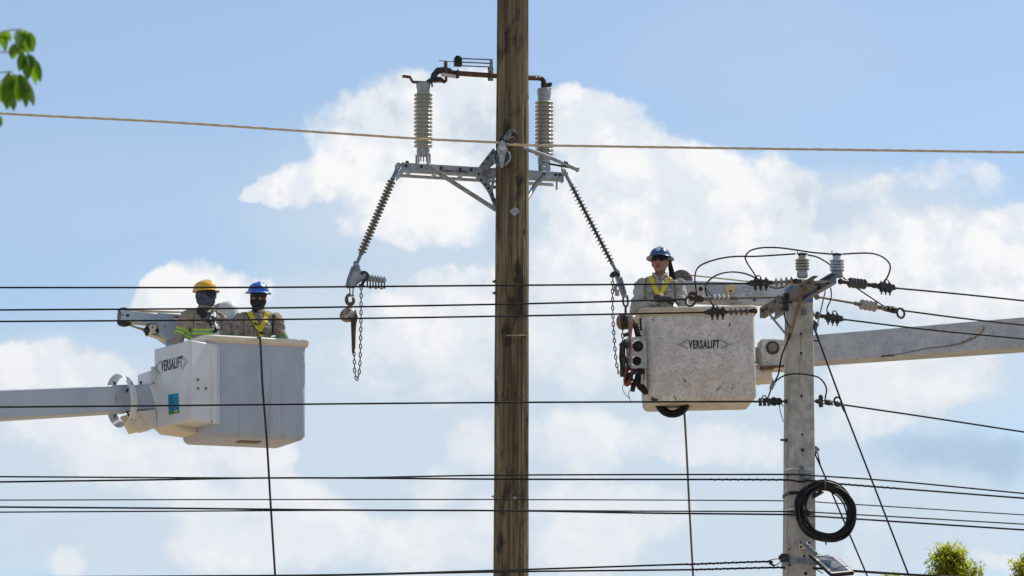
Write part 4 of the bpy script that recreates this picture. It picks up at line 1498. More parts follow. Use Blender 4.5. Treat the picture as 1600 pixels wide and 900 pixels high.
m.tube(spline([jp(226, 518), jp(229, 512), jp(235, 510), jp(236, 517), jp(231, 522), jp(227, 521)], 5), 0.016, 7)
m.ball(jp(231, 517, .02), (0.05, 0.04, 0.035)); m.ball(jp(239, 520, .03), (0.05, 0.04, 0.03))
m.tube([jp(236, 521), jp(246, 524.5), jp(255, 526)], [0.03, 0.022, 0.02], 8)
m.ball(jp(246, 517, .08), (0.035, 0.04, 0.03))
m.build('winch_hook', DARKSTEEL, LB)
m = MB()
m.plate([jp(235, 507, .10), jp(248, 507, .10), jp(249, 520, .10), jp(236, 521, .10)], -jn * 0.2)
m.bar(jp(231, 521), jp(275, 537), 0.10, 0.03)
m.build('jib_knuckle', RIMM, LB, bevel=0.006)
m = MB()
for (x, y) in ((238, 511), (245.5, 510.5), (257, 509.5)):
    m.lathe([(0.012, 0), (0.012, 0.01)], axis_m(jn, jp(x, y, .122 if x > 250 else .102)), 8)
m.build('knuckle_bolts', BRASS, LB)
m = MB()
m.bar(jp(268, 525, 0.0), A(262, 625, 47.35), 0.10, 0.10, z=(0, 1, 0))
m.bar(A(262, 622, 47.35), A(242, 622, 47.24), 0.14, 0.14)
m.build('jib_post', BOOMW, LB, bevel=0.006)
# white control canister behind the workers
m = MB()
m.lathe([(0.118, -0.1), (0.121, 0.0), (0.119, 0.25), (0.108, 0.31), (0.082, 0.355), (0.04, 0.375), (0.004, 0.38)], axis_m((0.0, 0.05, 1), A(356, 525, 47.68)), 24)
can = m.build('control_canister', WHITEFG, LB)
m = MB()
m.lathe([(0.075, -0.05), (0.08, 0.0), (0.078, 0.08), (0.06, 0.11), (0.003, 0.125)], axis_m((-0.3, 0.0, 1), A(346, 491, 47.8)), 20)
m.build('canister_cap', POLYPALE, can)

# ---- the right lift
RYAW = R(5)
RP0 = A(1014, 629, 46.0)
RF = bucket_frame(RP0, RYAW, R(2.2))
RB = thing('bucket_lift', RP0, 'scuffed grey bucket lift with one worker, its boom passing behind the concrete pole', 'bucket lift')
RL, RW, RH = 171 * mpp(46, 628), 0.62, 0.985
rtub = make_bucket(RB, RF, RL, RW, RH, 0.02, OLDFG, pmat('scuffed_rim', (0.47, 0.41, 0.33), (0.58, 0.52, 0.44), scale=9, rough=0.8, bump=0.2, layers=[((0.33, 0.25, 0.17), 12, (1, 1, 2), 0.54, 0.7, 0.6), ((0.24, 0.23, 0.22), 30, (1, 1, 1), 0.58, 0.7, 0.6)]), 0.085, 0.04, 0.055)
RU, RV, RWv = RF.col[0].to_3d(), RF.col[1].to_3d(), RF.col[2].to_3d()
RNf = -(RV + RWv * -0.0)
slope = Vector((0, -0.02 / (RH - 0.075), 1))
fn = (RF.to_3x3() @ Vector((0, -1, -0.02 / RH))).normalized()
fo2 = RF @ Vector((0.3, -0.02, RH))


def onr(px, py, lift=0.002):
    return hit(px, py, fo2 + fn * lift, fn)


MTr = lambda p: mat4(Matrix((RU, fn.cross(RU), fn)).transposed(), p)
o_ = onr(1076, 545.5)
text_mesh('VERSALIFT', MTr(o_), (onr(1124.5, 545) - o_).length, 14.2 * mpp(46, 540), 'lettering', WORNPRINT, rtub, 0.048)
chevrons(MTr(onr(1074.5, 538)), 0.10, 0.105, 0, rtub, WORNPRINT, True)
chevrons(MTr(onr(1126, 538)), 0.10, 0.105, 0, rtub, WORNPRINT, False)
GOUGE = pmat('dark_gouge', (0.03, 0.025, 0.022), (0.09, 0.075, 0.06), scale=50, rough=0.9)
GOUGEP = pmat('fibre_gouge', (0.36, 0.31, 0.22), (0.55, 0.5, 0.42), scale=50, rough=0.9)


def gouge(pix, mat_=GOUGE):
    m_ = MB()
    m_.add([onr(x, y, 0.003) for x, y in pix], [tuple(range(len(pix)))])
    m_.build('gouge', mat_, rtub, smooth=0)


gouge([(1017, 620), (1022, 622), (1029.5, 624), (1024, 628.5), (1018, 628)])
gouge([(1067.5, 591.5), (1070, 592), (1072.5, 597), (1070.5, 596.5)])
gouge([(1138.5, 509), (1140, 505), (1142, 503.5), (1141, 508), (1139, 511)])
gouge([(1167.5, 510.5), (1169, 508), (1168.5, 512)])
gouge([(1019, 498), (1020.8, 499.2), (1020.4, 500.6), (1018.8, 499.8)])
gouge([(1179, 564.5), (1180.5, 565), (1180, 568.5), (1179, 567)])
gouge([(1053, 618), (1054, 618), (1056.5, 626), (1055, 626)])
gouge([(1122, 606), (1129, 599), (1135, 597.5), (1130, 601), (1125, 604.5)], GOUGEP)
gouge([(1119, 611), (1126, 604), (1127, 604.6), (1120.5, 611)], GOUGE)
gouge([(1150, 525.5), (1151.5, 525.5), (1151, 527.5)])
gouge([(1143, 609), (1146, 602), (1144.6, 608.5)])
# underside coil of hose and lower parts
m = MB()
for k in range(16):
    rr = (0.168, 0.155, 0.142, 0.128, 0.11, 0.163, 0.149, 0.135)[k % 8]
    m.torus(A(1051 + (k % 3) - 1, 626.0 + (k % 2), 46.22 + 0.012 * k), rr, 0.0118, (0.02 * (k % 5) - 0.05, -1, 0.04 * (k % 3)), 36, 6)
m.build('hose_coil', RUBBER, RB)
# boom stub, pin, boom
by_ = 46.75
m = MB()
m.box((0, 0, 0), (0.42, 0.26, 0.305), mat4(frame((1, 0.12, 0.0)), A(1217, 556, by_)))
stub = m.build('boom_tip', OLDFG, RB, bevel=0.012)
m = MB()
Mp = axis_m((0.05, -1, 0), A(1207, 543.5, by_ - 0.14))
m.lathe([(0.072, 0), (0.072, 0.012), (0.05, 0.018), (0.048, 0.022)], Mp, 20)
m.build('pin_ring', pmat('greasy_pin', (0.035, 0.028, 0.025), (0.09, 0.06, 0.045), scale=30, rough=0.6), stub)
m = MB()
m.lathe([(0.044, 0.018), (0.044, 0.03), (0.026, 0.036), (0.024, 0.05)], Mp, 14)
m.build('pin_head', pmat('dull_pin_head', (0.2, 0.17, 0.16), (0.3, 0.27, 0.26), rough=0.6), stub)
m = MB()
m.lathe([(0.092, 0), (0.098, 0.02), (0.098, 0.10), (0.085, 0.115)], axis_m((1, 0.05, 0.02), A(1188, 586, by_)), 18)
m.lathe([(0.105, -0.2), (0.105, 0.001)], axis_m((1, 0.05, 0.02), A(1188, 586, by_)), 18)
m.build('rotator_motor', RIMM, RB, smooth=40)
m = MB()
m.bar(A(1187, 576, by_ - .1), A(1236, 573.5, by_ - .05), 0.2, 0.02)
m.build('rusty_seam', RUST, RB)
ba, bb = A(1240, 550.5, by_), A(1600, 523.2, by_ - 0.9)
bd = (bb - ba).normalized()
m = MB()
m.beam(ba, bb + bd * 6, (0.26, 0.282), (0.40, 0.39))
m.build('boom', OLDBOOM, RB, bevel=0.014)
# long scrape along the boom
bfn = Vector((bd.y, -bd.x, 0)).normalized()
if bfn.y > 0:
    bfn = -bfn
wslope = (0.40 - 0.26) / 2 / ((bb + bd * 6) - ba).length
bfn2 = (bfn - bd * -wslope).normalized()
bfo = ba + bfn * 0.1302


def onb(px, py, lift=0.004):
    n3 = (bfn + bd * -wslope).normalized()
    return hit(px, py, bfo + n3 * lift, n3)


SCR = pmat('dark_scrape', (0.13, 0.12, 0.11), (0.26, 0.25, 0.24), scale=60, rough=0.9)
m = MB()
sp = [(1398, 554.5, 1.2), (1425, 549, 1.2), (1455, 543.5, 1.6), (1480, 541, 2.0), (1500, 537, 2.6), (1516, 530, 4.0), (1528, 522, 5.0), (1537, 512, 4.5), (1536, 508, 2.0)]
L_, R_ = [], []
for i, (x, y, w_) in enumerate(sp):
    k = (i * 37 % 5) * 0.25
    L_.append(onb(x - w_ * 0.35, y - w_ * 0.5 - k * 0.3)); R_.append(onb(x + w_ * 0.35, y + w_ * 0.5))
m.add(L_ + R_, [(i, i + 1, len(sp) + i + 1, len(sp) + i) for i in range(len(sp) - 1)])
m.build('scrape', SCR, RB, smooth=0)
m = MB()
m.add([onb(1515, 527, .006), onb(1530, 514, .006), onb(1537, 509, .006), onb(1534, 517, .006), onb(1520, 528, .006)], [(0, 1, 2, 3, 4)])
m.build('scrape_fibre', GOUGEP, RB, smooth=0)
m = MB()
m.add([onb(1377, 555.5), onb(1398, 553.5), onb(1398, 556), onb(1377, 558)], [(0, 1, 2, 3)])
m.build('scrape', GOUGE, RB, smooth=0)

# jib behind the lone worker
JR = 46.85
jr = lambda x, y, k=0.0: A(x, y, JR - k)
m = MB()
m.beam(jr(1056, 456.5), jr(1247, 462), (0.2, 0.215), (0.2, 0.21))
jb = m.build('jib_beam', OLDBOOM, RB, bevel=0.008)
m = MB()
m.plate([jr(1075, 444, .115), jr(1104, 447, .115), jr(1104, 474, .115), jr(1075, 474, .115)], (0, 0.03, 0))
m.build('jib_plate', OLDFG, RB, bevel=0.004)
m = MB()
for (x, y, r_, k_) in ((1095, 451.5, 0.024, .117), (1082, 463, 0.05, .117), (1179, 468.5, 0.016, .101)):
    m.lathe([(r_, -0.01), (r_, 0.004), (r_ * .7, 0.005)], axis_m((0, -1, 0), jr(x, y, k_)), 14)
m.build('jib_hole', pmat('rusty_hole', (0.03, 0.02, 0.018), (0.10, 0.05, 0.035), scale=40, rough=0.8), RB)
m = MB()
m.plate([jr(1133, 450, .101), jr(1138, 446, .101), jr(1148, 447, .101), jr(1148, 458, .101), jr(1138, 460, .101), jr(1133, 456, .101)], (0, -0.04, 0))
yc = m.build('cream_cap', YELPAINT, RB, bevel=0.006)
m = MB()
m.plate([jr(1139, 454.5, .142), jr(1143, 452.5, .142), jr(1144, 455.5, .142), jr(1140, 456.5, .142)], (0, -0.002, 0))
m.build('cap_slot', GOUGE, yc)
m = MB()
for ring in (0, 1):
    for (a_, b_) in (((1160, 449), (1172, 449.5)), ((1172, 449.5), (1172, 455.5)), ((1172, 455.5), (1160, 455)), ((1160, 455), (1160, 449)), ((1176, 451), (1198, 452)), ((1176, 459), (1198, 460))):
        if ring == 0:
            m.bar(jr(*a_, .104), jr(*b_, .104), 0.004, 0.004)
m.build('jib_seam', pmat('seam_line', (0.28, 0.28, 0.28), None, rough=0.8), RB)
m = MB()
m.lathe([(0.114, -0.04), (0.12, -0.03), (0.12, 0.03), (0.114, 0.04)], axis_m((-0.3, -1, 0.0), jr(1065, 439.5, -0.05)), 28)
m.build('winch_drum', BROWNDISC, RB)
m = MB()
m.tube([jr(1070, 429), jr(1120, 434.5), jr(1180, 441)], 0.008, 6)
m.build('winch_line', pmat('olive_winch_line', (0.32, 0.29, 0.2), (0.4, 0.36, 0.26), scale=40, rough=0.9), RB)

m = MB()
m.bar(jr(1150, 468, -.02), A(1150, 562, 46.85), 0.12, 0.12, z=(0, 1, 0))
m.bar(A(1150, 556, 46.86), A(1190, 556, 46.8), 0.14, 0.16)
m.build('jib_post', OLDBOOM, RB, bevel=0.006)

# tool holder on the bucket's left side
TY = 45.95
t_ = lambda x, y, k=0.0: A(x, y, TY - k)
TH = thing('tool_holder', t_(995, 550), 'grey metal tool holder with a round and a square hole, hung outside the scuffed bucket', 'tool holder')
m = MB()
bmh = bmesh.new()
outer_ = [(986, 527), (1009.5, 525.5), (1011, 575), (986.5, 575.5)]


def holed_plate(mb, outer, holes, k0, k1):
    """flat plate (photograph pixels at two depths) pierced by polygons: strips built between outline and holes"""
    import mathutils.geometry as mg
    poly = [[Vector((x, y, 0)) for x, y in outer]] + [[Vector((x, y, 0)) for x, y in h] for h in holes]
    tris = mg.tessellate_polygon(poly)
    flat = [p for l in poly for p in l]
    fr = [t_(p.x, p.y, k0) for p in flat]
    bk = [t_(p.x, p.y, k1) for p in flat]
    n = len(flat)
    fs = [tuple(t) for t in tris] + [tuple(n + i for i in reversed(t)) for t in tris]
    st = 0
    for l in poly:
        for i in range(len(l)):
            a_, b_ = st + i, st + (i + 1) % len(l)
            fs.append((a_, b_, n + b_, n + a_))
        st += len(l)
    mb.add(fr + bk, fs)


circ = [(996.5 + 9.2 * math.cos(2 * PI * k / 24), 540.5 + 9.2 * math.sin(2 * PI * k / 24)) for k in range(24)]
sq = [(988.5 + 1.5, 557), (1000, 556.5), (1001.7, 558.5), (1001.8, 568.5), (1000, 570.5), (990, 570.8), (988.4, 569), (988.4, 558.7)]
bmh.free()
m = MB()
holed_plate(m, outer_, [circ, sq], 0.10, 0.09)
m.build('front_plate', GREYPLATE, TH, smooth=0)
m = MB()
m.plate([t_(987, 528, .089), t_(977.5, 529, -.12), t_(979, 574, -.12), t_(987.5, 574.5, .089)], (0.008, 0.0, 0))
m.plate([t_(1008, 526.5, .089), t_(1009, 526.5, -.12), t_(1010, 575, -.12), t_(1009, 575, .089)], (0.008, 0, 0))
m.plate([t_(987, 575, .088), t_(1010, 574.8, .088), t_(1010, 574.8, -.12), t_(980, 575, -.12)], (0, 0, 0.006))
m.build('side_plates', GREYPLATE, TH, smooth=0)
m = MB()
m.tube([t_(996.5, 541, .06), t_(996.5, 541, -.1)], 0.058, 16)
m.lathe([(0.03, 0), (0.03, 0.03), (0.016, 0.035)], axis_m((0, -1, 0), t_(998, 541, .06)), 12)
m.tube([t_(995, 564, .05), t_(995, 564, -.1)], 0.05, 12)
m.build('held_tool', RUBBER, TH)
m = MB()
for k in range(5):
    m.lathe([(0.03, 0), (0.036, 0.006), (0.03, 0.013)], axis_m((0.05, 0, -1), t_(993 + k * 1.2, 507 + k * 4.2, .0)), 10)
m.rod(t_(992, 505), t_(998, 530), 0.028, 10)
m.build('ribbed_hose', RUBBER, TH)
m = MB()
m.lathe([(0.006, 0), (0.008, 0.005)], axis_m((0, -1, 0), t_(1007.5, 567, .1)), 8)
m.lathe([(0.006, 0), (0.008, 0.005)], axis_m((0, -1, 0), t_(1007, 530, .1)), 8)
m.ball(t_(1001.5, 532.5, .1), 0.006)
m.build('bolt', SILVER, TH)
m = MB()
m.plate([t_(968, 540, -.1), t_(977, 531, -.1), t_(978, 585, -.1), t_(969, 583, -.1)], (0, 0.08, 0))
m.bar(t_(968, 539.5, -.05), t_(977, 531, -.05), 0.06, 0.02)
m.bar(t_(969, 584.5, -.05), t_(983, 586, -.05), 0.05, 0.05)
m.bar(t_(977, 577, -.05), t_(986, 577, -.05), 0.05, 0.02)
m.build('rear_bracket', pmat('dark_grey_bracket', (0.06, 0.06, 0.062), (0.11, 0.11, 0.11), scale=20, rough=0.7), TH, bevel=0.004)
m = MB()
m.plate([t_(998.8, 497, .05), t_(1002, 496.5, .05), t_(1003.5, 515, .05), t_(1000.5, 516.5, .05)], (0, 0.05, 0))
m.build('strap_loop', RUBBER, TH, bevel=0.004)
m = MB()
m.bar(t_(1004.5, 515, .0), t_(1004, 526, .0), 0.015, 0.015)
m.build('hanger_hook', GALV, TH)
hz_ = thing('hydraulic_hoses', t_(988, 590), 'red and black hydraulic hoses looped below the grey tool holder', 'hoses')
for pts in ([(981, 560, .02), (979, 578, .05), (976, 590, .05), (976.5, 600, .03), (981, 602, .02), (986, 594, .03), (989, 580, .03), (990, 571, .03)],
            [(988, 572, .06), (987, 585, .08), (982, 597, .08), (977.5, 601, .06), (976, 594, .02), (980, 582, .0), (983, 572, .0)],
            [(996, 574, .0), (994, 588, .02), (990, 597, .03), (985, 602, .03)],
            [(983, 556, .1), (985, 545, .1), (984.5, 530, .08)]):
    m = MB()
    m.tube(spline([t_(*p) for p in pts], 6), 0.0125, 8)
    m.build('red_hose', REDHOSE, hz_)
for pts in ([(1000, 576, .0), (996, 590, .02), (990, 603, .04), (988, 611, .05)], [(1004, 576, -.05), (1003, 592, -.05), (997, 600, -.02), (1000, 606, -.05), (1007, 612, -.08)],
            [(1003, 585, -.1), (1002, 600, -.1), (1007, 608, -.1), (1009, 616, -.1)], [(992, 576, -.05), (983, 590, -.05), (976, 596, -.05)]):
    m = MB()
    m.tube(spline([t_(*p) for p in pts], 6), 0.025, 8)
    m.build('black_hose', RUBBER, hz_)
for pts in ([(978, 535, .08), (975, 550, .1), (979, 566, .1), (984, 578, .09)], [(990, 500, .1), (995, 510, .12), (999, 522, .1)], [(984, 590, .06), (990, 594, .08), (996, 590, .06), (999, 580, .03)],
            [(970, 545, .0), (969, 560, .02), (973, 578, .04), (980, 588, .03)]):
    m = MB()
    m.tube(spline([t_(*p) for p in pts], 6), 0.012, 7)
    m.build('thin_hose', RUBBER, hz_)
for (x, y, k) in ((972, 556, .02), (980, 540, .1), (986, 588, .1), (978, 523, .08), (994, 582, .08)):
    m = MB()
    m.box((0, 0, 0), (0.035, 0.04, 0.06), mat4(Matrix.Rotation(0.3 + x, 3, 'Y'), t_(x, y, k)))
    m.build('coupling_block', DARKSTEEL, hz_, bevel=0.006)
m = MB()
m.rod(t_(1003.5, 585, .03), t_(1003, 600, .03), 0.014, 8)
m.build('coupling', GREYPLATE, hz_)
m = MB()
m.tube(spline([t_(975, 600, .03), t_(972.5, 606, .03), t_(976, 615, .03), t_(983, 622, .03), t_(986, 630, .03)], 6), 0.0035, 5)
m.tube(spline([t_(984, 610, .03), t_(982, 616, .03), t_(984, 622, .03)], 6), 0.0035, 5)
m.build('loose_string', DARKROPE, hz_)

# hand lines that hang from the two buckets to the ground


def handline(name, pts, mat_, r_, label):
    p = spx(pts, 6)
    last = p[-1]
    p.append(Vector((last.x + (p[-1].x - p[-7].x) * 1.5, last.y + 0.1, 0.02)))
    m_ = MB()
    m_.tube(p, r_, 6)
    tag(m_.build(name, mat_), label, 'rope', 'hand lines hanging from the buckets')


rimY = (LF @ Vector((0.5, -0.09, LH))).y
handline('hand_line', [(403, 526, rimY + 0.10), (405.5, 528.5, rimY + 0.0), (407, 534, rimY - 0.03), (410, 600, rimY - 0.04), (417, 690, rimY - 0.04), (423, 790, rimY - 0.02), (430, 900, rimY)], DARKROPE, 0.0115, 'black rope hanging down over the front of the clean white bucket')
handline('hand_line', [(1067, 630, 46.3), (1069, 642, 46.28), (1072, 690, 46.25), (1077, 790, 46.2), (1083, 900, 46.2)], BROWNROPE, 0.011, 'thin brown rope hanging below the coiled hose under the scuffed bucket')

# ------------------------------------------------------------------ concrete pole
CY = 41.25
TH_ = R(12)
CX_ = Vector((math.cos(TH_), math.sin(TH_), 0))
CN_ = Vector((math.sin(TH_), -math.cos(TH_), 0))
cc0, cc1 = A(1248.2, 440, CY), A(1249.0, 900, CY)
hw0, hw1 = 0.111, 0.131


def cpole(z):
    t = (z - cc1.z) / (cc0.z - cc1.z)
    return cc1 + (cc0 - cc1) * t, hw1 + (hw0 - hw1) * t


CP = thing('concrete_utility_pole', (cc1.x, cc1.y, 0), 'square stained concrete pole with a blue painted top, standing in front of the scuffed bucket', 'utility pole')
m = MB()
loops = []
for i in range(80):
    z = cc0.z * i / 79
    c_, h = cpole(z)
    l = []
    for (x, y) in rrect(-h, h, -h, h, 0.03, 2):
        wob = 0.0015 * mnoise.noise(Vector((x * 9, y * 9, z * 2)))
        l.append(Vector((c_.x, c_.y, z)) + CX_ * (x + wob) - CN_ * (y + wob))
    loops.append(l)
m.loft(loops)
m.build('shaft', CONCRETE, CP, smooth=30)
m = MB()
z0, z1 = A(1248, 471, CY - .12).z, A(1248, 447, CY - .12).z
l = []
for z in (z0, z1):
    c_, h = cpole(z)
    l.append([Vector((c_.x, c_.y, z + (0.022 * mnoise.noise(Vector((x * 18, y * 18, 2))) if z == z0 else 0))) + CX_ * x * 1.012 - CN_ * y * 1.012 for (x, y) in rrect(-h, h, -h, h, 0.03, 2)])
m.loft(l, cap0=False, cap1=False)
m.build('paint_band', BLUEPAINT, CP, smooth=30)


def cpf(px, py, lift=0.0):
    """point on the pole's front face"""
    c_, h = cpole(A(px, py, CY).z)
    return hit(px, py, c_ + CN_ * (h + lift), CN_)


def cpl(py, frac=0.5, lift=0.0):
    """point on the pole's left face, frac 0 = near edge"""
    z = A(1226, py, CY).z
    c_, h = cpole(z)
    return Vector((c_.x, c_.y, z)) - CX_ * (h + lift) + CN_ * (h * (1 - 2 * frac))


def cpr(py, frac=0.5, lift=0.0):
    z = A(1268, py, CY).z
    c_, h = cpole(z)
    return Vector((c_.x, c_.y, z)) + CX_ * (h + lift) + CN_ * (h * (1 - 2 * frac))


HOLE = pmat('dark_hole', (0.018, 0.015, 0.013), (0.05, 0.045, 0.04), scale=40, rough=0.9)
for (x, y, r_) in ((1251.5, 521.5, 0.013), (1251.5, 552, 0.014), (1252.3, 619, 0.013), (1253.5, 679, 0.012), (1254, 703, 0.017), (1256.5, 868.5, 0.012), (1259, 896, 0.017), (1233, 858, 0.008), (1231, 743, 0.009), (1234, 883, 0.011)):
    m = MB(axis_m(CN_, cpf(x, y)))
    m.lathe([(r_, -0.01), (r_ * 1.0, 0.002), (r_ * 0.6, 0.003)], None, 9)
    if r_ > 0.015:
        m.lathe([(r_ * 0.55, 0.003), (r_ * .5, 0.02)], None, 6)
    m.build('bolt_hole', HOLE, CP)
STAIN = pmat('rust_stain', (0.16, 0.13, 0.11), (0.27, 0.25, 0.22), scale=40, stretch=(1, 1, .15), rough=0.9)
for (x, y0, y1, w_) in ((1251.5, 523, 550, 1.6), (1251.8, 553, 566, 1.1), (1252.5, 620, 628, 1.0), (1254.2, 705, 713, 1.2), (1231, 690, 712, 0.8)):
    m = MB()
    m.add([cpf(x - w_, y0, .0015), cpf(x + w_, y0, .0015), cpf(x + w_ * .3, y1, .0015), cpf(x - w_ * .2, y1, .0015)], [(0, 1, 2, 3)])
    m.build('rust_streak', STAIN, CP, smooth=0)
OCH = pmat('ochre_stain', (0.40, 0.28, 0.13), (0.42, 0.36, 0.27), scale=14, rough=0.9, lo=0.4, hi=0.6)
m = MB()
m.bar(cpf(1230.5, 474, .0005), cpf(1231, 899, .0005), 0.006, 0.003)
m.build('form_seam', STAIN, CP, smooth=0)
# fittings: step bolts, plates, bands
for y in (689.5, 629):
    m = MB()
    p = cpl(y, 0.35)
    m.rod(p + CX_ * 0.02, p - CX_ * (0.065 if y > 650 else 0.02), 0.010, 7)
    m.lathe([(0.02, 0), (0.02, 0.012)], axis_m(-CX_, p), 6)
    m.build('step_bolt', DARKSTEEL, CP)
m = MB()
M_ = axis_m(CN_, cpf(1256, 486.5), (0, 0, 1))
m.box((0, 0, 0.008), (0.075, 0.05, 0.014), M_)
pl_ = m.build('washer_plate', BLUESTEEL, CP, bevel=0.004)
m = MB()
m.lathe([(0.015, 0.016), (0.015, 0.03), (0.008, 0.032), (0.008, 0.045)], M_, 6)
m.build('bolt_head', BLUESTEEL, pl_)


def pole_band(py, hgt, mat_, name, extra=0.004, tilt=0.0):
    z = A(1248, py, CY - .12).z
    c_, h = cpole(z)
    m_ = MB()
    lo_ = []
    for dz, e in ((-hgt / 2, 0.0005), (-hgt / 2, extra), (hgt / 2, extra), (hgt / 2, 0.0005)):
        lo_.append([Vector((c_.x, c_.y, z + dz + tilt * x)) + CX_ * x - CN_ * y for (x, y) in rrect(-h - e, h + e, -h - e, h + e, 0.03, 3)])
    m_.loft(lo_, cap0=False, cap1=False)
    return m_.build(name, mat_, CP, smooth=30)


pole_band(770, 0.030, RUBBER, 'black_strap', 0.006, 0.04)
bnd = pole_band(876.5, 0.055, BLUESTEEL, 'steel_band', 0.010, -0.03)
m = MB()
p = cpl(876, 0.0)
m.box(p + Vector((-0.045, -0.02, 0.0)), (0.075, 0.05, 0.075))
m.lathe([(0.02, 0), (0.02, 0.04)], axis_m((-1, 0, 0.0), p + Vector((-0.06, -0.02, 0.005))), 8)
m.build('band_clamp', DARKSTEEL, bnd, bevel=0.006)
for py, z_ in ((732.5, 0.006), (795.5, 0.006)):
    m = MB()
    m.bar(cpf(1227.5, py + 1.5, .008), cpf(1238, py - 0.5, .008), 0.014, 0.012)
    m.bar(cpf(1238, py - 0.5, .010), cpf(1270, py + 0.8, .010), 0.008, 0.008)
    m.build('pale_wire_band', WHITEP, CP)
m = MB()
m.bar(cpf(1252.5, 728, .02), cpf(1252.5, 744, .02), 0.03, 0.03)
m.bar(cpf(1255, 731, .02), cpf(1255, 742, .02), 0.02, 0.05)
m.ball(cpf(1252.5, 729, .045), 0.012)
m.build('cable_clamp', BLUESTEEL, CP, bevel=0.004)
m = MB()
m.bar(cpf(1250, 751, .03), cpf(1266, 749, .03), 0.04, 0.026)
m.ball(cpf(1258, 749, .05), 0.018)
m.build('cable_clamp', OLDSTEEL, CP, bevel=0.004)
m = MB()
m.bar(cpf(1258, 799, .03), cpf(1267, 803, .03), 0.05, 0.05)
m.ball(cpf(1264, 800, .06), 0.02)
m.build('cable_clamp', DARKSTEEL, CP, bevel=0.004)
m = MB()
p = cpr(701, 0.3)
m.bar(p, p + CX_ * 0.045 - Zv * 0.03, 0.03, 0.06)
m.build('guy_eye', BLUESTEEL, CP, bevel=0.006)
m = MB()
p = cpr(503, 0.3)
m.bar(p, p + CX_ * 0.05 - Zv * 0.05, 0.02, 0.05)
m.bar(cpr(533, 0.3), cpr(533, 0.3) + CX_ * 0.06, 0.015, 0.015)
m.build('guy_eye', DARKSTEEL, CP, bevel=0.004)
m = MB()
p = cpl(478, 0.1)
m.bar(p + Vector((-0.035, -.03, -.02)), p + Vector((-0.035, -.03, .09)), 0.035, 0.035)
m.bar(p + Vector((-0.10, -.03, .0)), p + Vector((0.02, -.05, .0)), 0.014, 0.014)
m.bar(p + Vector((-0.03, -.05, -.08)), p + Vector((-0.03, -.05, -.02)), 0.035, 0.035)
m.bar(p + Vector((-0.09, -.04, -.06)), p + Vector((-0.01, -.05, -.06)), 0.018, 0.018)
m.build('side_fitting', DARKSTEEL, CP, bevel=0.004)

# the pair of crossarms that clasp the pole, running towards the camera
n1, f1 = A(1270.5, 438, 40.42), A(1187, 490, 41.92)
d1 = (n1 - f1); d1.z = 0
AD = d1.normalized()                       # towards the camera
AS = Vector((AD.y, -AD.x, 0))              # sideways
if AS.x < 0:
    AS = -AS
zarm = (n1.z + f1.z) / 2


def channel(name, start, end, mat_, h, w, side):
    """steel channel: web facing the camera-left, flanges pointing to side"""
    m_ = MB()
    t = 0.008
    a_, b_ = Vector((*start[:2], zarm)), Vector((*end[:2], zarm))
    L = (b_ - a_).length
    M_ = mat4(Matrix((AD, AS * side, AD.cross(AS * side))).transposed(), a_)
    if AD.cross(AS * side).z < 0:
        M_ = mat4(Matrix((AD, AS * side, -AD.cross(AS * side))).transposed(), a_)
    m_.box((L / 2, t / 2, 0), (L, t, h), M_)
    m_.box((L / 2, w / 2 + t / 2, h / 2 - t / 2 - .0002), (L, w - t, t), M_)
    m_.box((L / 2, w / 2 + t / 2, -h / 2 + t / 2 + .0002), (L, w - t, t), M_)
    return m_.build(name, mat_, CP, bevel=0.0015), M_, L


ch1, M1, L1 = channel('crossarm', f1, n1, OLDSTEEL, 0.10, 0.05, 1)
n2, f2 = A(1307, 438, 40.30), None
f2 = n2 - AD * 1.75
ch2, M2, L2 = channel('crossarm', f2, n2, BLUESTEEL, 0.10, 0.05, -1)
zs1 = zarm
m = MB()
M_ = M1
for x_, zz in ((L1 - 0.09, 0.0), (L1 - 0.30, 0.01), (L1 * 0.45, 0.0), (L1 * 0.30, 0.02), (0.12, 0.0), (0.22, 0.0)):
    m.lathe([(0.018, 0), (0.018, 0.012), (0.009, 0.014), (0.009, 0.03)], M_ @ axis_m((0, -1, 0), (x_, 0, zz)), 7)
m.build('arm_bolts', RUST, ch1)
m = MB()
for x_ in (L2 - 0.2, L2 - 0.45):
    m.lathe([(0.016, 0), (0.016, 0.012), (0.008, 0.025)], M2 @ axis_m((0, 1, 0), (x_, 0.008, 0)), 7)
m.build('arm_bolts', DARKSTEEL, ch2)
# through bolt between the two arms and a drop bracket at the near end
m = MB()
m.rod(M1 @ Vector((L1 - 0.06, 0, 0.0)), M2 @ Vector((L2 - 0.14, 0, 0.0)), 0.012, 8)
m.build('spacer_bolt', GALV, CP)
# braces: flat straps
m = MB()
m.bar(f1 + AD * 0.30 - AS * 0.02 + Vector((0, 0, -0.045)), cpl(531, 0.0, 0.02), 0.012, 0.036, z=(0, -1, 0))
m.build('brace', BLUESTEEL, CP, bevel=0.002)
m = MB()
m.bar(A(1256.5, 447, 40.63), cpf(1232, 531, 0.02), 0.034, 0.008, z=(0, -1, 0))
m.build('brace', OLDSTEEL, CP, bevel=0.002)
m = MB()
m.bar(A(1289.5, 455, 40.75), cpr(523, 0.0, 0.012), 0.012, 0.034, z=(0, -1, 0))
m.build('brace', BLUESTEEL, CP, bevel=0.002)


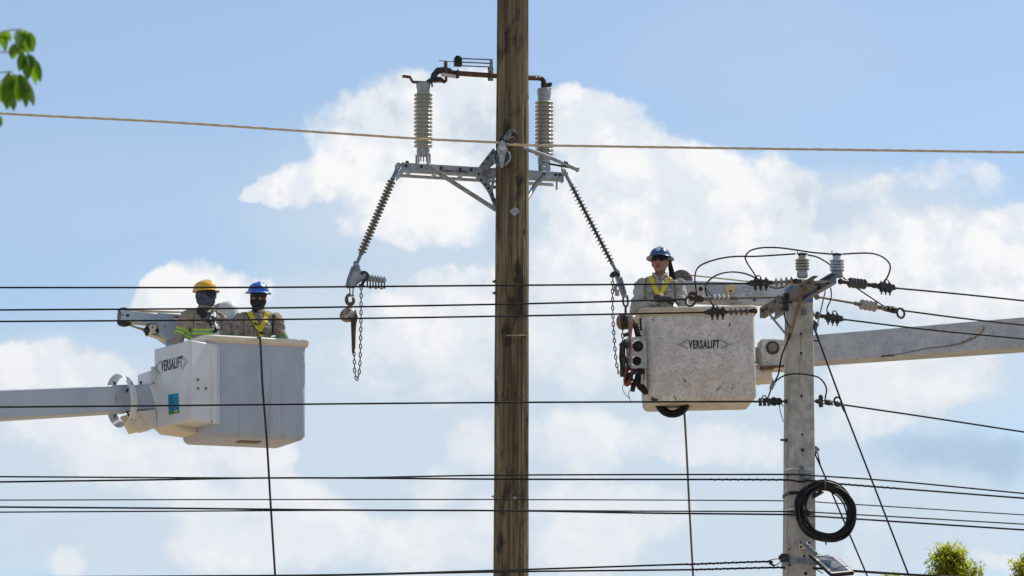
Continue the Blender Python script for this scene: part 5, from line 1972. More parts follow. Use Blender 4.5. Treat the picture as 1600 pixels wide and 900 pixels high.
def pin_insulator(label, px, ybase, Y, ytop, ys, w, mat_, zl):
    base = A(px, ybase, Y)
    t = thing('pin_insulator', base, label, 'insulator', 'pin insulators standing on the crossarms')
    k = mpp(Y, ybase)
    zz = lambda y: A(px, y, Y).z - base.z
    rr = w / 2 * k
    prof = [(rr * 0.70, zz(ys[-1]) - 0.02)]
    for y in reversed(ys):
        z = zz(y)
        prof += [(rr * 0.5, z - 0.012), (rr * 0.6, z - 0.008), (rr * 0.97, z - 0.007), (rr, z), (rr * 0.9, z + 0.006), (rr * 0.52, z + 0.014)]
    prof += [(rr * 0.48, zz(ys[0]) + 0.018)]
    m_ = MB(Matrix.Translation(base))
    m_.lathe(prof, None, 26)
    m_.build('ribbed_body', mat_, t, smooth=45)
    m_ = MB(Matrix.Translation(base))
    z0, zt_ = zz(ys[0]) + 0.016, zz(ytop)
    m_.lathe([(rr * 0.5, z0), (rr * 0.54, z0 + 0.02), (rr * 0.54, zt_ - 0.03), (rr * 0.44, zt_ - 0.022), (rr * 0.44, zt_ - 0.012), (rr * 0.55, zt_ - 0.006), (rr * 0.5, zt_), (0.01, zt_ + .001)], None, 20)
    m_.build('top_cap', mat_, t, smooth=45)
    m_ = MB(Matrix.Translation(base))
    zb = zz(ys[-1]) - 0.015
    m_.lathe([(rr * 0.62, 0.0), (rr * 0.76, 0.01), (rr * 0.78, zb * 0.6), (rr * 0.72, zb * 0.8), (rr * 0.68, zb)], None, 20)
    m_.build('metal_base', zl, t, smooth=45)
    m_ = MB(Matrix.Translation(base))
    m_.torus((0, 0, zt_ - 0.017), rr * 0.5, 0.006, (0, 0, 1), 18, 6)
    m_.rod((-rr * 0.75, -0.03, zt_ - 0.012), (rr * 0.7, -0.03, zt_ - 0.014), 0.008, 6)
    m_.tube([(-rr * .6, -.03, zt_ - .01), (-rr * .75, -.03, zt_ + .01), (-rr * .5, -.03, zt_ + .02)], 0.004, 5)
    m_.build('tie_wire', DARKSTEEL, t)
    return t


pin_insulator('pin insulator with four dark rings, on the near end of the brown crossarm', 1253.8, 434, 40.56, 395.5, (406.5, 411.2, 415.6, 420.2), 22.5, PORCELAIN, GALV)
pin_insulator('pin insulator with four bluish rings, on the tip of the blue-grey crossarm', 1308, 433.5, 40.42, 396, (407.6, 412.6, 417.2, 422), 23.5, BLUEPORC, BLUESTEEL)

# ------------------------------------------------------------------ dead-end insulators


def dead_end(label, a, b, s0_, s1_, n, w, mat_, k_px, clamp=True, cl0=0.0, cl1=0.12, rod=0.013, ring=False):
    """a = crossarm end, b = wire end (world points); sheds between fractions s0..s1; clamp at the wire end"""
    a, b = Vector(a), Vector(b)
    L = (b - a).length
    t = thing('dead_end_insulator', a, label, 'insulator', 'dead-end insulators pulling on the concrete pole')
    M = axis_m(b - a, a, (0, 0, 1))
    M_up = M        # local X is as near as can be to up
    m_ = MB(M)
    m_.lathe([(rod, L * s0_ - 0.05), (rod, L * s1_ + 0.05)], None, 10)
    m_.build('rod', POLYMERD, t)
    for i in range(n):
        z = L * (s0_ + (s1_ - s0_) * i / max(n - 1, 1))
        m_ = MB(M)
        m_.lathe([(rod * 1.3, z - 0.016), (w * 0.97, z - 0.003), (w, z), (w * 0.97, z + 0.003), (rod * 1.3, z + 0.012)], None, 20)
        m_.build('shed', mat_, t, smooth=60)
    m_ = MB(M)
    m_.lathe([(0.010, 0.0), (0.012, L * s0_ - 0.09), (0.02, L * s0_ - 0.085), (0.02, L * s0_ - 0.03), (0.014, L * s0_ - 0.025)], None, 10)
    m_.lathe([(0.02, 0.0), (0.03, 0.015), (0.02, 0.04)], None, 10)
    m_.lathe([(0.014, L * s1_ + 0.03), (0.02, L * s1_ + 0.04), (0.02, L * s1_ + 0.10), (0.026, L * s1_ + 0.11), (0.026, L * s1_ + 0.14), (0.016, L * s1_ + 0.15)], None, 10)
    m_.build('end_fittings', OLDSTEEL if mat_ is POLYPALE else DARKSTEEL, t)
    m_ = MB(M)
    z0 = L * s1_ + 0.14
    if clamp:
        m_.lathe([(0.016, z0), (0.022, z0 + 0.02), (0.02, L - 0.02), (0.012, L + 0.01)], None, 8)
        for q_ in (L - 0.17, L - 0.12, L - 0.07):
            m_.bar((-0.05, 0, q_), (0.035, 0, q_), 0.022, 0.03, z=(0, 0, 1))
            m_.rod((-0.075, 0, q_), (0.05, 0, q_), 0.008, 6)
        m_.torus((0.045, 0, L - 0.10), 0.024, 0.006, (0, 1, 0), 14, 5)
        m_.box((0.0, 0, L - 0.11), (0.05, 0.05, 0.17))
    else:
        for sx in (-0.02, 0.02):
            m_.rod((sx, 0, z0 - 0.02), (sx * 1.2, 0, L - 0.15), 0.008, 6)
        m_.lathe([(0.024, L - 0.17), (0.034, L - 0.15), (0.034, L - 0.11), (0.022, L - 0.09)], None, 10)
        m_.torus((-0.02, 0.0, L - 0.045), 0.045, 0.011, (0, 1, 0), 20, 6)
        m_.lathe([(0.03, z0 + 0.02), (0.03, z0 + 0.045)], None, 8)
    m_.build('wire_clamp', DARKSTEEL, t)
    return t


YN, YM, YF = 40.50, 41.05, 41.88
dead_end('left dead-end insulator with four purple-grey discs, on the uppermost wire, before the crossarm', A(1247, 439.5, YN + .02), A(1168, 443, YN + 0.10), 0.13, 0.43, 4, 0.047, POLYMER, 0)
dead_end('pale four-disc dead-end insulator on the middle wire, in front of the scuffed bucket rim', A(1222, 464.5, YM), A(1071, 467.2, YM + 0.08), 0.56, 0.70, 4, 0.044, POLYPALE, 0, clamp=False)
dead_end('dark four-disc dead-end insulator from the far end of the brown crossarm', A(1183, 485.5, YF), A(1101, 488, YF + .05), 0.20, 0.50, 4, 0.042, POLYMERD, 0)
dead_end('dark five-disc dead-end insulator at the tip of the blue-grey crossarm, right of the pole', A(1311, 439.5, 40.35), A(1399, 450, 40.75), 0.20, 0.44, 5, 0.048, POLYMERD, 0)
dead_end('pale four-disc dead-end insulator with a wire loop at its end, right of the pole', A(1274, 463.5, 41.0), A(1413, 487, 41.65), 0.52, 0.66, 4, 0.050, POLYPALE, 0, clamp=False)
dead_end('lowest right dead-end insulator, its two dark discs beside the concrete pole', A(1259, 490, 41.9), A(1318, 499, 42.1), 0.16, 0.30, 2, 0.040, POLYMERD, 0)


def neutral_end(label, a, b, flip):
    a, b = Vector(a), Vector(b)
    L = (b - a).length
    t = thing('wire_grip', a, label, 'wire clamp', 'neutral wire grips on the concrete pole')
    m_ = MB(axis_m(b - a, a, (0, 0, 1)))
    if flip:
        m_.rod((0, 0, -0.02), (0, 0, 0.06), 0.012, 8)
        m_.lathe([(0.02, 0.04), (0.024, 0.07), (0.014, 0.08)], None, 8)
        m_.bar((-0.05, 0, 0.09), (0.05, 0, 0.09), 0.03, 0.03, z=(0, 0, 1))
        m_.ball((0.05, 0, 0.09), 0.018)
        m_.rod((-0.016, 0, 0.1), (-0.016, 0, L - 0.08), 0.006, 6)
        m_.rod((0.012, 0, 0.1), (0.014, 0, L - 0.08), 0.006, 6)
        m_.lathe([(0.02, L - 0.17), (0.028, L - 0.15), (0.028, L - 0.12), (0.02, L - 0.1)], None, 8)
        m_.torus((0.02, 0, L - 0.03), 0.04, 0.010, (0, 1, 0), 18, 6)
        m_.ball((-0.004, 0, L - 0.03), (0.028, 0.025, 0.04))
    else:
        m_.rod((0, 0, -0.03), (0, 0, L), 0.010, 8)
        m_.lathe([(0.02, 0.0), (0.022, 0.02)], None, 8)
        m_.torus((0, 0, 0.085), 0.026, 0.010, (0, 1, 0), 16, 6)
        m_.torus((0, 0, 0.13), 0.03, 0.012, (0, 1, 0), 16, 6)
        m_.ball((0, 0, 0.1), (0.024, 0.022, 0.05))
        for q_ in (L - 0.14, L - 0.10, L - 0.06):
            m_.bar((-0.04, 0, q_), (0.03, 0, q_), 0.025, 0.025, z=(0, 0, 1))
        m_.torus((0.035, 0, L - 0.1), 0.02, 0.006, (0, 1, 0), 12, 5)
        m_.tube([(-0.02, 0, 0.08), (-0.10, 0, 0.075), (-0.19, 0, 0.05)], 0.004, 5)
        m_.tube([(-0.02, 0, 0.06), (-0.05, 0, 0.04)], 0.004, 5)
    m_.build('grip_body', DARKSTEEL, t)
    return t


neutral_end('dark wire grip at the left side of the concrete pole, below the bucket', cpl(629, 0.35, 0.0), A(1178, 627.5, 41.12), False)
neutral_end('dark wire grip with a loop at the right side of the concrete pole', cpr(627, 0.3, 0.0), A(1313, 631, 41.4), True)

# ------------------------------------------------------------------ wires


def wire(name, pp, r_, label, mat_=WIRE, cat='wire', group=None, n=8, extl=None, extr=None):
    p = spx(pp, n)
    if extl:
        p.insert(0, p[0] + (p[0] - p[1]).normalized() * extl)
    if extr:
        p.append(p[-1] + (p[-1] - p[-2]).normalized() * extr)
    m_ = MB()
    m_.tube(p, r_, 6)
    o = m_.build(name, mat_)
    tag(o, label, cat, group)
    return o


GW = 'power wires of the concrete pole'
wire('power_wire', [(0, 449.3, YN + .1), (400, 449, YN + .1), (800, 445.8, YN + .1), (1170, 443, YN + .1)], 0.0085, 'black wire passing over the two left workers\' helmets, highest of three', group=GW, extl=25)
wire('power_wire', [(0, 484.3, YM + .08), (400, 481.5, YM + .08), (800, 475, YM + .08), (1073, 467.6, YM + .08)], 0.0085, 'black wire passing at the left workers\' necks, middle of three', group=GW, extl=25)
wire('power_wire', [(0, 502.3, YF + .05), (400, 499.5, YF + .05), (800, 493.8, YF + .05), (1102, 488, YF + .05)], 0.0085, 'black wire crossing the left workers\' chests, lowest of three', group=GW, extl=25)
wire('power_wire', [(1397, 450, 40.75), (1500, 459.5, 41.35), (1600, 470, 41.95)], 0.0085, 'black wire leaving the five-disc insulator to the right edge', group=GW, extr=25)
wire('power_wire', [(1409, 485, 41.65), (1500, 497, 42.15), (1600, 508, 42.75)], 0.0085, 'black wire leaving the looped insulator, crossing above the boom', group=GW, extr=25)
wire('power_wire', [(1316, 498.8, 42.1), (1450, 515, 42.7), (1600, 529.5, 43.4)], 0.0085, 'black wire sloping across the face of the scuffed boom', group=GW, extr=25)
wire('neutral_wire', [(0, 636, 41.12), (240, 634, 41.12), (480, 631.5, 41.12), (800, 628.8, 41.12), (1180, 627.3, 41.12)], 0.0085, 'black wire passing across the middle of both buckets to the pole', group=GW, extl=25)
wire('neutral_wire', [(1311, 631.5, 41.4), (1450, 652, 42.1), (1600, 675, 42.9)], 0.0085, 'black wire sloping down right from the looped grip', group=GW, extr=25)

GC = 'communication cables on the concrete pole'
YC = 41.06
wire('cable', [(0, 744.8, YC), (370, 746.8, YC), (560, 746.3, YC), (800, 742.3, YC), (1226, 741.3, YC), (1253, 742, YC), (1275, 743.4, YC), (1400, 752, 41.5), (1600, 771, 42.2)], 0.0075, 'uppermost thin cable of the lower set, clamped at the pole', cat='cable', group=GC, extl=25, extr=25)
wire('cable', [(0, 753, YC - .02), (250, 749.5, YC - .02), (400, 746.9, YC - .02), (560, 747, YC - .02), (800, 748.8, YC - .02), (1110, 749.2, YC - .02)], 0.0085, 'second cable of the lower set, left of the concrete pole', cat='cable', group=GC, extl=25)
wire('cable', [(1406, 763.5, 41.4), (1600, 778.5, 42.2)], 0.0085, 'second cable of the lower set, right of the concrete pole', cat='cable', group=GC, extr=25)
wire('cable', [(0, 781.4, 41.5), (400, 780.5, 41.5), (800, 780.6, 41.5), (1228, 782.5, 41.5), (1300, 786, 41.5), (1600, 804.5, 42.4)], 0.0055, 'thin lone cable midway in the lower set, passing behind the pole', cat='cable', group=GC, extl=25, extr=25)
wire('cable', [(0, 792.2, YC), (300, 794.5, YC), (545, 797, YC), (800, 798, YC), (1000, 801.5, YC), (1228, 804, YC), (1265, 806, YC), (1400, 815, 41.5), (1600, 828, 42.2)], 0.0085, 'thick cable of the lower set, passing behind the coil just under its twin', cat='cable', group=GC, extl=25, extr=25)
wire('cable', [(0, 800.2, YC + .03), (300, 798.6, YC + .03), (545, 797.3, YC + .03), (800, 797.6, YC + .03), (1000, 798.6, YC + .03), (1228, 799.3, YC + .03), (1262, 800, YC + .03), (1400, 807.5, 41.5), (1600, 819, 42.2)], 0.0065, 'thinner twin cable of the lower set, passing behind the coil', cat='cable', group=GC, extl=25, extr=25)
wire('cable', [(300, 900, 41.4), (530, 898, 41.4), (800, 890.5, 41.3), (1075, 881.5, 41.2)], 0.0085, 'upper of two cables rising along the bottom edge to the steel band', cat='cable', group=GC, extl=25)
wire('cable', [(400, 902, 41.35), (560, 898, 41.35), (800, 893.2, 41.25), (1080, 890.2, 41.15)], 0.0085, 'lower of two cables along the bottom edge, left of the pole', cat='cable', group=GC, extl=25)
wire('cable', [(1270, 887.2, 41.05), (1290, 889, 41.05), (1332, 892, 41.05), (1400, 896.5, 41.2), (1500, 902, 41.4)], 0.0115, 'twisted cable running right below the solar lamp', cat='cable', group=GC, extr=25)


def wrapped(name, pp, label, r_=0.0085, wr=0.0045, pitch=0.07):
    """a dead-end grip: wire with a helix of rods laid round it"""
    p = spx(pp, 30)
    m_ = MB()
    m_.tube(p, r_, 6)
    hx = []
    acc = 0.0
    for i in range(len(p)):
        if i:
            acc += (p[i] - p[i - 1]).length
    # resample
    tot = acc
    N = int(tot / 0.012)
    seg_ = [0]
    for i in range(1, len(p)):
        seg_.append(seg_[-1] + (p[i] - p[i - 1]).length)
    jj = 0
    for k in range(N + 1):
        s_ = tot * k / N
        while jj < len(seg_) - 2 and seg_[jj + 1] < s_:
            jj += 1
        q_ = p[jj].lerp(p[jj + 1], (s_ - seg_[jj]) / max(seg_[jj + 1] - seg_[jj], 1e-6))
        ph = 2 * PI * s_ / pitch
        hx.append(q_ + Vector((0, math.cos(ph), math.sin(ph))) * r_)
    m_.tube(hx, wr, 5)
    o = m_.build(name, WIRE)
    tag(o, label, 'cable grip', 'preformed grips on the lower cables')
    return o


wrapped('cable_grip', [(1108, 749.2, YC - .02), (1224, 749.8, YC - .02), (1245, 752, YC - .03), (1258, 752.5, YC - .03)], 'wrapped grip on the second lower cable, ending at the left of the pole')
wrapped('cable_grip', [(1258, 751, YC - .03), (1280, 752, YC - .02), (1300, 755, YC), (1406, 763.5, 41.4)], 'wrapped grip above the black coil, reaching right from the pole')
wrapped('cable_grip', [(1070, 882, 41.2), (1195, 877.6, 41.1), (1203, 880.5, 41.1), (1210, 884.5, 41.1)], 'wrapped grip on the upper bottom cable, bending at the band clamp')
wrapped('cable_grip', [(1080, 890.2, 41.15), (1210, 886.8, 41.08), (1227, 888, 41.06)], 'wrapped grip on the lowest cable, meeting the left side of the pole')
wrapped('cable_grip', [(1330, 891.8, 41.04), (1440, 899.5, 41.3), (1480, 901.5, 41.36)], 'thick wrapped grip at the bottom edge, right of the solar lamp')
wire('loose_wire', [(1196, 877.6, 41.1), (1208, 874, 41.1), (1216, 873.5, 41.08), (1219, 876, 41.05)], 0.004, 'thin curled wire at the steel band on the pole', cat='wire')
wire('loose_wire', [(1203, 881, 41.1), (1212, 883, 41.08), (1217, 880, 41.05), (1220, 878, 41.04)], 0.005, 'short wire tail bending up to the band clamp', cat='wire')
wire('loose_wire', [(1274, 889, 41.0), (1286, 896, 40.98)], 0.005, 'stub of thin wire sticking out under the solar lamp', cat='wire')

# jumpers
GJ = 'jumper wires looping over the crossarms'
wire('jumper_wire', [(1089, 463, YM + .1), (1087.5, 452, YM + .05), (1086, 430, YM), (1093, 416, 40.95), (1115, 406.5, 40.85), (1145, 401, 40.75), (1180, 400.5, 40.68), (1215, 398.5, 40.6), (1243, 396.6, 40.52)], 0.0075, 'long jumper from the bucket rim up to the left pin insulator', group=GJ)
wire('jumper_wire', [(1262, 398.5, 40.50), (1275, 401, 40.55), (1287, 407, 40.62), (1297, 414, 40.7), (1318, 434, 40.85), (1340, 451, 41.1), (1381, 478.5, 41.5)], 0.0075, 'jumper sloping behind the right pin insulator to the looped dead end', group=GJ)
wire('jumper_wire', [(1187, 441, YN + .07), (1176, 424, YN + .04), (1166, 408, YN), (1165.5, 399, 40.4), (1174, 391, 40.38), (1192, 387, 40.38), (1215, 387, 40.38), (1240, 390, 40.38), (1270, 394.5, 40.38), (1299, 397, 40.36)], 0.0075, 'topmost jumper loop, from the upper left dead end to the right pin insulator', group=GJ)
wire('jumper_wire', [(1317, 397, 40.36), (1340, 395.7, 40.4), (1362, 396, 40.5), (1378, 401, 40.6), (1388.5, 410, 40.68), (1391, 419, 40.7), (1387, 432, 40.72), (1380.5, 441, 40.72), (1379.5, 447, 40.72)], 0.0075, 'jumper loop drooping from the right pin insulator to its dead end', group=GJ)
wire('jumper_wire', [(1118, 484, YF + .04), (1112, 474, YF), (1105, 463, YF - .1), (1102, 448, YF - .3), (1108, 438, YF - .6), (1122, 429, YF - .9), (1142, 425, YF - 1.1), (1162, 427, YF - 1.25), (1178, 433, YF - 1.35), (1192, 440.5, YN + .06)], 0.0075, 'round jumper loop rising from the lowest left dead end', group=GJ)
wire('jumper_wire', [(1298, 450, 40.6), (1299, 460, 40.8), (1297.5, 470, 41.2), (1293.5, 478, 41.6), (1292, 485, 41.9), (1294, 491, 42.0), (1299, 494.5, 42.05)], 0.0065, 'short jumper drooping from the blue-grey arm to the lowest right dead end', group=GJ)
wire('jumper_wire', [(1199, 445, YN), (1207, 449.5, YN - .02), (1218, 450, YN - .02), (1226, 448, YN)], 0.006, 'small drooping jumper under the upper left dead end', group=GJ)
wire('jumper_wire', [(1101.5, 448, 41.4), (1108, 457, 41.3), (1116, 466, 41.2)], 0.005, 'thin straight jumper behind the middle dead end', group=GJ)
wire('drop_wire', [(1222, 462, 40.95), (1225, 478, 41.0), (1226, 496, 41.0), (1233, 510, 41.05), (1236, 517, 41.07)], 0.006, 'thin wire dropping from the crossarm along the pole\'s left edge')
wire('drop_wire', [(1236, 517, 41.06), (1231, 532, 41.0), (1223, 551, 41.0), (1219, 568, 41.0), (1216, 585, 41.0), (1208.5, 600, 41.05)], 0.0075, 'dark wire from the pole brace down to the small splice')
sp_ = wire('neutral_jumper', [(1197.5, 626, 41.1), (1202, 616, 41.08), (1206.5, 603, 41.05), (1212, 596, 41.0), (1222, 588.5, 40.98), (1234, 584.8, 40.96), (1250, 584, 40.95), (1268, 586.5, 40.97), (1280, 590.5, 41.05), (1288, 599, 41.15), (1291.5, 609, 41.22), (1290, 619, 41.27), (1289.5, 626, 41.3), (1294, 629.5, 41.33)], 0.0075, 'arched jumper across the pole between the two neutral grips', group=GJ)
m = MB()
m.capsule(A(1205, 606.5, 41.02), A(1208.5, 598.5, 41.02), 0.018, 0.02)
m.rod(A(1207, 596, 41.0), A(1207.5, 591.5, 41.0), 0.006, 6)
tag(m.build('splice_sleeve', POLYMER), 'small grey splice joining two wires left of the pole', 'splice')

# guys
GG = 'guy wires of the concrete pole'


def guy(pp, label):
    p = [A(*q_) for q_ in pp]
    d = (p[-1] - p[-2]).normalized()
    p.append(p[-1] + d * (p[-1].z / -d.z))
    m_ = MB()
    m_.tube(p, 0.0085, 6)
    tag(m_.build('guy_wire', WIRE), label, 'guy wire', GG)


guy([(1272, 512, 41.2), (1320, 642, 41.1), (1420, 899, 40.9)], 'long guy wire slanting from the pole top to the bottom right')
guy([(1271, 704, 41.2), (1282, 728, 41.15), (1316, 808, 41.1), (1353, 895, 41.05)], 'lower guy wire slanting behind the black coil')
m = MB()
m.capsule(A(1316.5, 634, 41.1), A(1319.5, 642, 41.1), 0.016, 0.012)
m.tube([A(1271, 507, 41.18), A(1275, 520, 41.18), A(1279, 530, 41.18)], 0.012, 6)
m.tube(spline([A(1271, 703, 41.2), A(1277.5, 708, 41.18), A(1279, 715, 41.16), A(1282, 727, 41.15)], 4), 0.007, 6)
m.build('guy_grip', DARKSTEEL, CP)

# ------------------------------------------------------------------ coil of cable
CO = A(1289.3, 799.8, 40.86)
co = thing('cable_coil', CO, 'big black coil of cable tied on the concrete pole above the solar lamp', 'cable coil')
cax = Vector((0.25, -1, 0.10)).normalized()
random.seed(11)
for k in range(30):
    loose = k >= 25
    rr = 0.218 + (k % 6) * 0.0125 + random.uniform(-0.005, 0.005)
    off = (k // 6) * 0.017 - 0.035 + random.uniform(-0.008, 0.008)
    tl_ = 0.09 if loose else 0.045
    ax = (cax + Vector((random.uniform(-tl_, tl_), 0, random.uniform(-tl_, tl_)))).normalized()
    m = MB()
    jit = 0.014 if loose else 0.007
    c0 = CO + cax * off + Vector((random.uniform(-jit, jit) + (0.012 if loose else 0), 0, random.uniform(-jit, jit)))
    M_ = axis_m(ax, c0, (1, 0, 0))
    e = random.uniform(-0.03, 0.03)
    pts = []
    ph0, ph1 = random.uniform(0, 6), random.uniform(0, 6)
    for i in range(60):
        a_ = 2 * PI * i / 60
        pinch = 1 - 0.05 * math.exp(-((((a_ + PI / 2 + PI) % (2 * PI)) - PI) / 0.35) ** 2) * (rr - 0.225) / 0.05
        r2_ = rr * pinch * (1 + e * math.cos(2 * a_ + ph0) + 0.016 * math.sin(3 * a_ + ph1) + 0.006 * math.sin(7 * a_ + ph0))
        pts.append(M_ @ Vector((r2_ * math.cos(a_), r2_ * math.sin(a_), 0.012 * math.sin(2 * a_ + ph0))))
    m.tube(pts, 0.0068 if loose else 0.0078, 6, closed=True)
    m.build('strand', RUBBER, co)
m = MB()
m.torus(CO + Zv * 0.255 + cax * -0.0, 0.045, 0.005, (1, 0, 0.0), 18, 6)
m.torus(CO - Zv * 0.255 + cax * -0.0, 0.045, 0.005, (1, 0, 0.1), 18, 6)
m.build('tie', BROWNROPE, co)
m = MB()
m.bar(A(1271, 776, 41.1), A(1283, 769, 40.95), 0.03, 0.03)
m.rod(A(1279, 768.5, 40.9), A(1287, 769.5, 40.85), 0.008, 6)
m.build('coil_bracket', DARKSTEEL, co, bevel=0.004)

# ------------------------------------------------------------------ solar lamp
SL = thing('solar_lamp', cpf(1257, 851), 'small solar street lamp with a cream framed panel, bolted to the concrete pole', 'street lamp')
m = MB()
M_ = mat4(Matrix((CX_, -CN_, Zv)).transposed(), cpf(1257.5, 851.5, 0.006))
m.box((0, 0, 0), (0.105, 0.012, 0.072), M_)
m.build('wall_plate', CREAM, SL, bevel=0.003)
for dx in (-.04, .04):
    for dz in (-.02, .02):
        m = MB(M_)
        m.lathe([(0.012, 0), (0.012, 0.008)], axis_m((0, -1, 0), (dx, -0.006, dz)), 7)
        m.build('bolt', DARKSTEEL, SL)
m = MB()
m.rod(cpf(1257.5, 849.5, .01), A(1274, 865, 40.88), 0.021, 12)
m.build('arm_tube', BLUESTEEL, SL)
pa, pb_, pc, pd = A(1265, 865.5, 40.93), A(1304, 868, 40.93), A(1334, 893, 40.60), A(1299, 896.5, 40.60)
pn = (pb_ - pa).cross(pd - pa).normalized()
if pn.y > 0:
    pn = -pn


def onp(u, v, lift=0.0):
    return (pa * (1 - u) + pb_ * u) * (1 - v) + (pd * (1 - u) + pc * u) * v + pn * lift


m = MB()
m.plate([onp(-.02, -.02, -.002), onp(1.02, -.02, -.002), onp(1.02, 1.0, -.002), onp(.95, 1.03, -.002), onp(.05, 1.03, -.002), onp(-.02, 1.0, -.002)], -pn * 0.03)
m.build('lamp_body', RUBBER, SL, bevel=0.004)
m = MB()
m.plate([onp(0, 0), onp(1, 0), onp(1, .97), onp(.95, 1), onp(.05, 1), onp(0, .97)], pn * 0.004)
m.build('panel_frame', CREAM, SL, bevel=0.001)
m = MB()
for i in range(7):
    v = 0.14 + i * 0.13
    m.box(onp(1.0, v, -.008), (0.022, 0.02, 0.02))
    m.box(onp(0.0, v, -.008), (0.018, 0.02, 0.02))
m.build('frame_clips', RUBBER, SL)
nu_, nv_ = 6, 9
for i in range(nu_):
    for jv in range(nv_):
        u0, u1 = 0.16 + 0.66 * i / nu_, 0.16 + 0.66 * (i + 0.88) / nu_
        v0, v1 = 0.13 + 0.79 * jv / nv_, 0.13 + 0.79 * (jv + 0.9) / nv_
        m = MB()
        m.plate([onp(u0, v0, .0045), onp(u1, v0, .0045), onp(u1, v1, .0045), onp(u0, v1, .0045)], pn * 0.002)
        m.build('cell', CELL, SL, smooth=0)
m = MB()
m.plate([onp(.13, .10, .0041), onp(.85, .10, .0041), onp(.85, .94, .0041), onp(.13, .94, .0041)], pn * 0.001)
m.build('cell_backing', CELLP, SL, smooth=0)

# ------------------------------------------------------------------ people


def bake(parts, name, mats, parent, vox=0.0095, smooth_it=6, disp=0.0, seed=0, dscale=9.0, M=None):
    """union of closed shapes -> one continuous skin (voxel remesh), smoothed, optionally creased"""
    me = bpy.data.meshes.new(name)
    me.from_pydata([tuple(p) for p in parts.v], [], parts.f)
    ob = bpy.data.objects.new(name, me)
    COL.objects.link(ob)
    r_ = ob.modifiers.new('r', 'REMESH'); r_.mode = 'VOXEL'; r_.voxel_size = vox
    s_ = ob.modifiers.new('s', 'SMOOTH'); s_.iterations = smooth_it; s_.factor = 0.5
    bpy.context.view_layer.update()
    dg = bpy.context.evaluated_depsgraph_get()
    nm = bpy.data.meshes.new_from_object(ob.evaluated_get(dg))
    COL.objects.unlink(ob); bpy.data.objects.remove(ob); bpy.data.meshes.remove(me)
    if disp:
        o3 = Vector((seed * 3.1, seed * 1.7, seed))
        nr = [v.normal.copy() for v in nm.vertices]
        for v, n_ in zip(nm.vertices, nr):
            p = v.co
            q_ = mnoise.noise(Vector((p.x * dscale, p.y * dscale, p.z * dscale * 1.3 + p.x * 6)) + o3)
            q2 = abs(mnoise.noise(Vector((p.x * dscale * 1.7 + p.z * 9, p.y * dscale * 1.6, p.z * dscale * 1.9)) + o3))
            v.co = p + n_ * (disp * (q_ - 1.3 * (0.35 - q2)))
    for p in nm.polygons:
        p.use_smooth = True
    nm.name = name
    for m_ in mats:
        nm.materials.append(m_)
    o = bpy.data.objects.new(name, nm)
    COL.objects.link(o)
    if parent is not None:
        o.parent = parent
    return o


def bvh_of(o):
    me = o.data
    return BVHTree.FromPolygons([v.co.copy() for v in me.vertices], [tuple(p.vertices) for p in me.polygons])


def cast(trees, o, d):
    best = None
    for t in trees:
        h = t.ray_cast(o, d)
        if h[0] is not None and (best is None or h[3] < best[3]):
            best = h
    return best


def ribbon(mb, trees, pts, w, lift=0.006, d=(0, 1, 0), n=22, back=0.6):
    """webbing laid on the clothes: pts (x, z) in the front plane"""
    P = spline([Vector((x, 0, z)) for x, z in pts], 8)
    d = Vector(d)
    rows = []
    for i, p in enumerate(P):
        t = (P[min(i + 1, len(P) - 1)] - P[max(i - 1, 0)]).normalized()
        s = Vector((t.z, 0, -t.x))
        row = []
        for k in (-1, 0, 1):
            o = p + s * (w / 2 * k) - d * back
            h = cast(trees, o, d)
            if h is None:
                row = None
                break
            row.append(h[0] - d * lift)
        if row:
            # keep the webbing flat across
            rows.append(row)
    vs, fs = [], []
    th = d * 0.004
    for r_ in rows:
        vs += r_
    n0 = len(vs)
    for r_ in rows:
        vs += [p + th for p in r_]
    for i in range(len(rows) - 1):
        for k in range(2):
            a_ = i * 3 + k
            fs.append((a_, a_ + 1, a_ + 4, a_ + 3))
            fs.append((n0 + a_, n0 + a_ + 3, n0 + a_ + 4, n0 + a_ + 1))
        for k in (0, 2):
            a_ = i * 3 + k
            fs.append((a_, a_ + 3, n0 + a_ + 3, n0 + a_))
    mb.add(vs, fs)


def band(mb, trees, c0, axis, offs, rout, lift, n=40, a0=0, a1=2 * PI):
    """strip laid round a limb or chest; offs = positions along axis"""
    M = axis_m(axis, c0, (1, 0, 0))
    rows = []
    full = abs(a1 - a0 - 2 * PI) < 1e-6
    for o_ in offs:
        row = []
        for k in range(n):
            a_ = a0 + (a1 - a0) * k / (n if full else n - 1)
            dirv = (M.to_3x3() @ Vector((math.cos(a_), math.sin(a_), 0)))
            st = M @ Vector((0, 0, o_)) + dirv * rout
            h = cast(trees, st, -dirv)
            row.append((h[0] if h else M @ Vector((0, 0, o_)) + dirv * rout * 0.5) + dirv * lift)
        rows.append(row)
    vs = [p for r_ in rows for p in r_]
    fs = []
    for i in range(len(rows) - 1):
        for k in range(n if full else n - 1):
            l = (k + 1) % n
            fs.append((i * n + k, i * n + l, (i + 1) * n + l, (i + 1) * n + k))
    mb.add(vs, fs)


def rotz(p, a_, c_=(0, 0, 0)):
    p = Vector(p) - Vector(c_)
    return Vector((p.x * math.cos(a_) - p.y * math.sin(a_), p.x * math.sin(a_) + p.y * math.cos(a_), p.z)) + Vector(c_)


